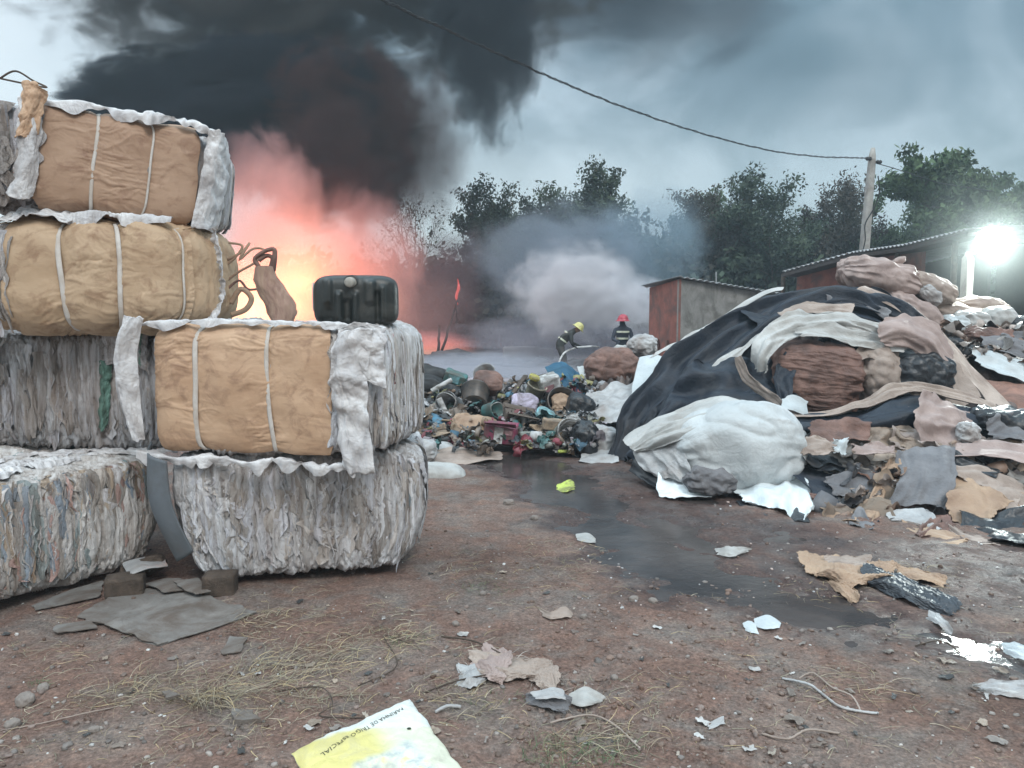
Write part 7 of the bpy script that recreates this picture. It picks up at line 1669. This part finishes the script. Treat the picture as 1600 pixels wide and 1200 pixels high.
hx, hz = p1.x, 0
pts = [(hx + .95, 21.95, .80), (hx + .62, 22.0, .775), (hx + .46, 21.94, .76), (hx + .1, 21.7, .60), (hx - .05, 21.5, .2), (hx + .3, 21.2, .05), (hx + 1.2, 20.8, .04), (hx + 2.2, 20.6, .04), (hx + 4, 20.9, .04)]
V, F = tube(crom(np.array(pts), np.linspace(0, 1, 60)), 0.028, 8); hs = mk('fire_hose', V, fixF(F), M['p_white'], label='pale fire hose held by the bending firefighter and trailing over the ash', category='hose')
V, F = lathe([(.03, 0), (.032, .1), (.02, .2), (.024, .22)], 14); mk('nozzle', xform(V, (0, R(95), 0), (hx + .93, 21.95, .80)), F, M['p_grey'], hs)

# ------------------------------------------------------------------ foreground litter
FG = 'litter on the soil in front'
def grows(rows, z0=0.0):
    """pixel rows lying on the ground; third value is height above it"""
    out_ = []
    for r in rows:
        q = []
        for px, py, h in r:
            v = G(px, py, 0); zz = float(gz(v.x, v.y)); v2 = G(px, py, zz + h + z0); q.append(tuple(v2))
        out_.append(q)
    return out_
def floor_rag(rows, mat, lab, name='rag', cat='rag', **k):
    k.setdefault('nu', 36); k.setdefault('nv', 36); k['amp'] = k.get('amp', 0.018) * 1.5; k.setdefault('jit', .5); k.setdefault('fu', 3.5); k.setdefault('fv', 3); k.setdefault('rag', 0.012); k.setdefault('thick', 0.002); k.setdefault('group', FG)
    return sheet(name, grows(rows, 0.006), M[mat], world=True, label=lab, category=cat, **k)
# printed flour sack at the bottom edge
TL, TR, BL, BR = G(640, 1100, .0), G(742, 1235, .0), G(455, 1186, .0), G(560, 1330, .0)
NU, NV = 46, 60
def sack_pt(u, v, lift=0.0):
    """u along TL->BL, v along TL->TR"""
    u = np.asarray(u, float); v = np.asarray(v, float)
    p = (np.array(TL)[None] * ((1 - u) * (1 - v))[:, None] + np.array(BL)[None] * (u * (1 - v))[:, None] + np.array(TR)[None] * ((1 - u) * v)[:, None] + np.array(BR)[None] * (u * v)[:, None])
    e_ = (np.clip(1 - (2 * u - 1) ** 4, 0, 1) * np.clip(1 - (2 * v - 1) ** 4, 0, 1)) ** 0.5
    h = 0.006 + 0.036 * e_ + 0.010 * fbm(u * 2.6, v * 3.1, 2.0, 3) * e_ + 0.005 * ridge(u * 5 + v, v * 5, 3.0, 2, .5, 2) * e_
    p[:, 2] = np.maximum(gz(p[:, 0], p[:, 1]), 0) + h + lift
    p[:, 0] += 0.01 * pn(u * 5, v * 5, 3.0); p[:, 1] += 0.01 * pn(u * 5, v * 5, 8.0)
    return p
u, v = np.meshgrid(np.linspace(0, 1, NU), np.linspace(0, 1, NV), indexing='ij'); u, v = u.ravel(), v.ravel()
fs2 = thing('flour_sack', tuple(sack_pt(np.array([.5]), np.array([.5]))[0]), 'flat white and yellow printed flour sack lying on the soil at the bottom edge', 'sack')
m, t, b = newmat('sack_print'); oc = coord(t)
ca = N(t, 'ShaderNodeAttribute', attribute_name='col'); sc_ = N(t, 'ShaderNodeSeparateColor'); t.links.new(ca.outputs['Color'], sc_.inputs[0])
U_, V_ = sc_.outputs[0], sc_.outputs[1]
wob = mathn(t, 'MULTIPLY', mathn(t, 'SUBTRACT', noise(t, oc, 5, 4, .6), 0.5), 0.16)
yel = maprange(t, mathn(t, 'ADD', mathn(t, 'ADD', V_, mathn(t, 'MULTIPLY', U_, 0.42)), wob), 0.34, 0.42, 0, 1)
yel2 = mathn(t, 'MULTIPLY', yel, maprange(t, U_, 0.30, 0.55, 0.35, 1.0))
col = mixc(t, yel2, (0.68, 0.72, 0.70), (0.62, 0.56, 0.22))
pic = mathn(t, 'MULTIPLY', mathn(t, 'MULTIPLY', maprange(t, mathn(t, 'ADD', V_, wob), .42, .5, 0, 1), maprange(t, V_, .9, .8, 0, 1)), mathn(t, 'MULTIPLY', maprange(t, mathn(t, 'ADD', U_, wob), .2, .3, 0, 1), maprange(t, U_, .78, .7, 0, 1)))
col = mixc(t, mathn(t, 'MULTIPLY', pic, 0.75), col, ramp(t, noise(t, oc, 16, 4, .6), [(.38, (.34, .42, .48)), (.55, (.66, .68, .62)), (.68, (.68, .6, .3))]))
d = ramp(t, noise(t, oc, 7, 7, .7, .5), [(.5, (0, 0, 0)), (.7, (.45,) * 3)]); col = mixc(t, d, col, (0.36, 0.33, 0.27))
t.links.new(col, b.inputs['Base Color']); setp(b, Roughness=0.45)
cr1 = mathn(t, 'ABSOLUTE', mathn(t, 'SUBTRACT', noise(t, oc, 8, 4, .6, 1.0), 0.5)); bump(t, b, mathn(t, 'ADD', cr1, mathn(t, 'MULTIPLY', noise(t, oc, 40, 4, .6), .2)), .5, .02)
cc = np.stack([u, v, 0 * u], -1)
top_ = sack_pt(u, v); bot_ = top_.copy(); bot_[:, 2] = np.minimum(top_[:, 2] - .002, np.maximum(gz(top_[:, 0], top_[:, 1]), 0) + 0.002)
mk('printed_cloth', top_, grid(NU, NV), m, fs2, col=cc)
mk('underside', bot_, grid(NU, NV), M['white_cloth'], fs2)
ink = plain_mat('ink', (0.02, 0.03, 0.015), 0.6, 0, .1)
def text_on_sack(txt, u0, v0, du, dv, size, flip=True):
    cu = bpy.data.curves.new('lettering', 'FONT'); cu.body = txt; cu.size = 1.0; cu.resolution_u = 2; cu.space_character = 1.08
    o = bpy.data.objects.new('lettering', cu); COL.objects.link(o)
    me = bpy.data.meshes.new_from_object(o, depsgraph=bpy.context.evaluated_depsgraph_get()); 
    bpy.data.objects.remove(o)
    bm = bmesh.new(); bm.from_mesh(me); bmesh.ops.triangulate(bm, faces=bm.faces[:]); 
    co_ = np.array([v_.co[:] for v_ in bm.verts]); fa = [tuple(v_.index for v_ in f_.verts) for f_ in bm.faces]; bm.free()
    w_ = co_[:, 0].max(); X = co_[:, 0] / w_; Yy = co_[:, 1]
    un = u0 + du[0] * X + dv[0] * Yy * size; vn = v0 + du[1] * X + dv[1] * Yy * size
    return mk('lettering', sack_pt(un, vn, 0.0018), fa, ink, fs2, smooth=False)
# reads from the far side: upside down for us, along the upper left edge
text_on_sack('FARINHA DE TRIGO ESPECIAL', 0.12, 0.105, (0.74, 0.10), (0.0, 0.055), 1.0)
V, F = lathe([(0.0005, .0), (.009, .0)], 20); q = sack_pt(np.array([.18]), np.array([.33]), .002)[0]; mk('round_mark', V + q, F, ink, fs2)

floor_rag([[(735, 1022, .02), (780, 1018, .05), (830, 1028, .05), (862, 1040, .02)], [(738, 1040, .01), (785, 1045, .04), (832, 1048, .03), (866, 1056, .01)], [(750, 1055, .0), (790, 1060, .02), (825, 1058, .01), (860, 1068, .0)]], 'beige_cloth', 'torn beige rag in the middle of the foreground soil', nu=50, nv=60, amp=.03, rag=.03, fu=4)
floor_rag([[(716, 1040, .0), (745, 1038, .02), (770, 1042, .01)], [(712, 1068, .0), (740, 1072, .02), (760, 1066, .0)]], 'pale_plastic', 'pale fibrous tuft left of the torn beige rag', amp=.02, rag=.03)
floor_rag([[(822, 1085, .03), (860, 1078, .06), (895, 1092, .04)], [(820, 1098, .0), (858, 1108, .02), (884, 1115, .0)]], 'grey_cloth', 'dark grey and white folded scrap below the torn beige rag', amp=.02, rag=.012, nu=30)
floor_rag([[(830, 1082, .055), (862, 1074, .075), (880, 1080, .06)], [(838, 1092, .05), (862, 1090, .07), (884, 1092, .05)]], 'pale_plastic', 'pale lining of the dark folded scrap', amp=.012, rag=.01, nu=24, nv=24)
floor_rag([[(892, 1085, .02), (915, 1074, .05), (945, 1090, .01)], [(890, 1098, .01), (915, 1102, .02), (938, 1098, .0)]], 'white_cloth', 'small off-white scrap with a dark edge, right of the dark folded scrap', amp=.012, rag=.01, nu=24, nv=24)
floor_rag([[(840, 948, .0), (860, 956, .03), (880, 948, .04), (896, 960, .0)], [(848, 962, .0), (862, 966, .01), (882, 964, .01), (892, 965, .0)]], 'beige_cloth', 'small beige leaf-like scrap on dry soil above the torn rag', amp=.012, rag=.012, nu=20, nv=30)
floor_rag([[(900, 836, .015), (918, 834, .02), (930, 842, .015)], [(902, 842, .005), (918, 846, .01), (930, 847, .005)]], 'white_cloth', 'small off-white foam piece at the edge of the long puddle', amp=.008, rag=.006, nu=16, nv=20)
floor_rag([[(870, 758, .02), (885, 750, .05), (897, 754, .05)], [(868, 766, .0), (884, 768, .02), (898, 764, .02)]], 'p_lime', 'small crumpled yellow bag standing alone on the wet mud', name='yellow_bag', cat='bag', amp=.03, rag=.02, nu=30, nv=30)
floor_rag([[(1160, 974, .02), (1170, 970, .03), (1180, 976, .01)], [(1164, 984, .0), (1175, 988, .01), (1186, 990, .0)]], 'clean_white', 'small white paper scrap, the left of a pair by the puddle', amp=.008, rag=.006, nu=18, nv=18)
floor_rag([[(1178, 968, .02), (1200, 962, .04), (1220, 974, .01)], [(1180, 978, .0), (1200, 982, .01), (1218, 980, .0)]], 'clean_white', 'bigger white paper scrap, the right of a pair by the puddle', amp=.008, rag=.006, nu=18, nv=22)
floor_rag([[(1118, 858, .01), (1140, 853, .05), (1176, 858, .01)], [(1120, 866, .0), (1145, 868, .02), (1165, 864, .0)]], 'white_cloth', 'ragged pale scrap on mud between the long puddle and the heap', amp=.02, rag=.02, nu=20, nv=30)
floor_rag([[(1245, 868, .03), (1300, 862, .05), (1360, 876, .05), (1400, 888, .03)], [(1262, 890, .04), (1310, 892, .06), (1360, 895, .05), (1395, 898, .04)], [(1275, 900, .0), (1320, 915, .02), (1350, 915, .02), (1385, 905, .02)]], 'tan_cloth', 'wet tan paper sack crumpled on the mud right of the puddle', nu=50, nv=70, amp=.05, rag=.04, fu=4)
floor_rag([[(1300, 900, .03), (1330, 912, .03), (1345, 935, .01)], [(1288, 906, .0), (1312, 925, .01), (1330, 942, .0)]], 'tan_cloth', 'narrow tan tail of wet paper pointing towards the puddle', amp=.03, rag=.02)
floor_rag([[(1350, 885, .06), (1400, 890, .06), (1450, 915, .03), (1500, 950, .0)], [(1340, 900, .04), (1395, 912, .05), (1440, 930, .04), (1490, 960, .0)], [(1340, 908, .01), (1390, 928, .01), (1430, 945, .01), (1480, 962, .0)]], 'black_bag', 'dark wet plastic trailing from the tan paper sack', nu=50, nv=70, amp=.04, rag=.03, fu=4, col=(1.8, 1.8, 1.8))
floor_rag([[(1400, 885, .04), (1440, 888, .04), (1480, 905, .02)], [(1405, 898, .02), (1440, 905, .03), (1475, 915, .01)]], 'tan_cloth', 'thin tan shreds beyond the dark wet plastic', amp=.03, rag=.03)
floor_rag([[(1452, 955, .02), (1470, 960, .03), (1490, 985, .01)], [(1446, 965, .0), (1466, 975, .01), (1482, 992, .0)]], 'pale_plastic', 'pale wet scrap at the tip of the dark plastic, by the glinting puddle', amp=.015, rag=.015)
floor_rag([[(1566, 1006, .03), (1590, 1004, .05), (1620, 1018, .05)], [(1568, 1018, .0), (1592, 1028, .01), (1625, 1034, .01)]], 'clean_white', 'white paper curl at the right edge above the glinting puddle', amp=.01, rag=.01)
floor_rag([[(1522, 1070, .02), (1560, 1062, .04), (1620, 1070, .04)], [(1528, 1078, .0), (1565, 1085, .01), (1620, 1092, .01)]], 'pale_plastic', 'long pale sheet at the right edge below the glinting puddle', amp=.014, rag=.015)
def cord(pts, r, mat, lab, name='cord', cat='cord', flat=1.0, n=60, group=FG):
    P_ = []
    for px, py, h in pts:
        v = G(px, py); P_.append((v.x, v.y, float(gz(v.x, v.y)) + r + h))
    c_ = crom(np.array(P_), np.linspace(0, 1, n)); c_[:, 2] = np.maximum(c_[:, 2], gz(c_[:, 0], c_[:, 1]) + r * .6)
    c_[:, 0] += 0.004 * pn(np.arange(n) * .6, 1.0); c_[:, 1] += 0.004 * pn(np.arange(n) * .6, 5.0)
    V, F = tube(c_, r * (1 + .3 * pn(np.arange(n) * .35, 9.0)), 6)
    return mk(name, V, fixF(F), M[mat], label=lab, category=cat, group=group)
floor_rag([[(760, 1008, .02), (790, 1014, .05), (800, 1030, .05)], [(745, 1026, .01), (775, 1040, .06), (792, 1052, .03)], [(730, 1046, .0), (760, 1060, .02), (785, 1070, .01)]], 'pink_cloth', 'pinkish torn lining twisted over the torn beige rag', nu=44, nv=44, amp=.03, rag=.03, fu=4)
floor_rag([[(840, 1030, .04), (862, 1034, .05), (875, 1060, .02)], [(832, 1044, .02), (850, 1056, .03), (868, 1076, .01)], [(815, 1052, .0), (836, 1068, .01), (860, 1086, .0)]], 'beige_cloth', 'frayed tail of beige cloth joining the torn rag and the folded scrap', nu=44, nv=44, amp=.03, rag=.03, fu=4)
floor_rag([[(1290, 870, .05), (1330, 866, .07), (1362, 872, .05)], [(1284, 882, .03), (1326, 884, .05), (1358, 888, .04)]], 'beige_cloth', 'pale torn ply standing on the wet tan paper sack', amp=.03, rag=.03)
floor_rag([[(1105, 1130, .0), (1130, 1120, .01)], [(1108, 1138, .0), (1132, 1130, .0)]], 'pale_plastic', 'faint pale shred on the red soil between two strips', amp=.006, rag=.01, nu=16, nv=16)
g_ = np.random.default_rng(99); P_ = []
for i in range(150):
    px, py = g_.uniform(-20, 1620), 1190 - 330 * g_.random() ** 1.4
    if px < 660 and py < 930: continue
    v_ = G(px, py); s_ = g_.uniform(.006, .03) * (1.3 if px > 1200 else 1)
    u, w_ = np.meshgrid(np.linspace(-1, 1, 7), np.linspace(-1, 1, 6), indexing='ij'); u, w_ = u.ravel(), w_.ravel(); k = g_.uniform(0, 60)
    V0 = np.stack([u * s_ + .3 * s_ * fbm(w_ * 2 + k, u * 2, 1., 2), w_ * s_ * g_.uniform(.15, .8) + .3 * s_ * fbm(u * 2 + k, w_ * 2, 5., 2), s_ * .35 * (1 + fbm(u * 1.3 + k, w_ * 1.3, 2., 2))], -1)
    V = xform(V0, (0, 0, g_.uniform(0, 6.3)), (v_.x, v_.y, float(gz(v_.x, v_.y)) + .002)); V, Fq = ccsub(V, grid(7, 6))
    c_ = [(.36, .31, .26), (.3, .24, .19), (.42, .41, .4), (.16, .13, .11), (.25, .22, .2), (.05, .05, .05)][g_.integers(6)]
    P_.append((V, Fq, np.array(c_) * g_.uniform(.7, 1.2)))
V, F, C = join(P_); mk('paper_scraps', V, F, M['bits'], base=(0, 4, 0), col=C, kind='stuff', label='countless little torn paper and film scraps trodden into the soil', category='litter')
blades([(790, 1040, 60, .09, .10, (.3, -.3), [(.36, .31, .27), (.42, .38, .34)], .5), (850, 1060, 50, .07, .10, (.5, -.5), [(.36, .31, .27)], .4), (870, 1100, 50, .07, .12, (.2, -.8), [(.36, .31, .27), (.2, .18, .16)], .3), (730, 1052, 60, .05, .06, (-.5, 0), [(.42, .4, .38)], .5)], 'frayed_fibre', kind='stuff', label='frayed pale fibres hanging from the torn rags', category='fibres')
cord([(1222, 1068, 0), (1262, 1082, .02), (1285, 1092, .0), (1310, 1112, .01), (1340, 1118, .0), (1372, 1120, 0)], .006, 'pale_plastic', 'pale twisted strip of film on red soil')
cord([(1248, 1066, 0), (1270, 1062, .01), (1300, 1085, .01), (1330, 1100, .02), (1345, 1118, 0)], .004, 'beige_cloth', 'thin fibre looping beside the pale twisted strip')
cord([(1190, 1158, 0), (1230, 1168, .01), (1262, 1158, .02), (1312, 1155, 0)], .005, 'beige_cloth', 'pale strip lying near the bottom edge of the soil')
cord([(0, 1150, 0), (60, 1138, .0), (130, 1128, .01), (190, 1110, .0), (230, 1095, 0)], .003, 'beige_cloth', 'long thin cord running in from the left edge')
cord([(860, 1140, .01), (920, 1130, .02), (960, 1140, .01), (1000, 1175, 0)], .004, 'beige_cloth', 'thin pale twig arching over the green grass tuft')
cord([(690, 1000, 0), (740, 1012, .02), (790, 1040, .03)], .005, 'wood', 'grey twig pointing into the torn beige rag')
cord([(560, 1078, .01), (620, 1045, .01), (600, 1000, .01), (640, 1010, 0)], .003, 'wood', 'thin root curving through the straw')
cord([(430, 1085, .0), (500, 1085, .02), (520, 1110, .02), (500, 1125, 0), (570, 1128, 0)], .003, 'wood', 'looped root beside the printed sack')
cord([(660, 1090, 0), (720, 1075, .02), (800, 1060, .02), (840, 1048, .03)], .004, 'wood', 'thin twig under the torn beige rag')
cord([(680, 1120, .0), (700, 1114, .01), (720, 1112, .0)], .008, 'pale_plastic', 'short pale splinter right of the printed sack', n=14)
cord([(1430, 1012, .0), (1470, 1008, .02), (1500, 1018, .0)], .004, 'wood', 'bare twig in the glinting puddle')
def stone(px, py, r, lab, mat='stone', flat=.6, seed=0):
    v = G(px, py); V, F = blob(r, r * .8, r * flat, 26, 2.6, .06, 3, seed + px * .1, .5)
    mk('stone', xform(V, (0, 0, px), (v.x, v.y, float(gz(v.x, v.y)) + r * flat * .45)), F, M[mat], label=lab, category='stone', group='single stones on the soil')
M['stone'] = plain_mat('stone', (0.22, 0.19, 0.17), 0.9, 0, .25, 14, .5)
for q in [(40, 1105, .045, 'flat grey stone at the left edge'), (68, 1085, .03, 'grey stone by the tiny green weed'), (148, 1152, .022, 'small pale stone near the long thin cord'), (795, 790, .05, 'grey lump where the long puddle begins'), (835, 815, .035, 'grey stone right of the lump, near the foam piece'),
          (912, 968, .02, 'small stone right of the beige leaf-like scrap'), (990, 940, .03, 'stone on the dry bank of the long puddle'), (1020, 942, .03, 'stone right beside the other one on the puddle bank'), (712, 980, .022, 'dark clod above the torn beige rag'), (755, 930, .022, 'grey stone in the small green tuft'), (960, 1065, .02, 'reddish stone right of the off-white scrap'), (20, 1140, .03, 'round stone at the lower left edge')]:
    stone(q[0], q[1], q[2], q[3])
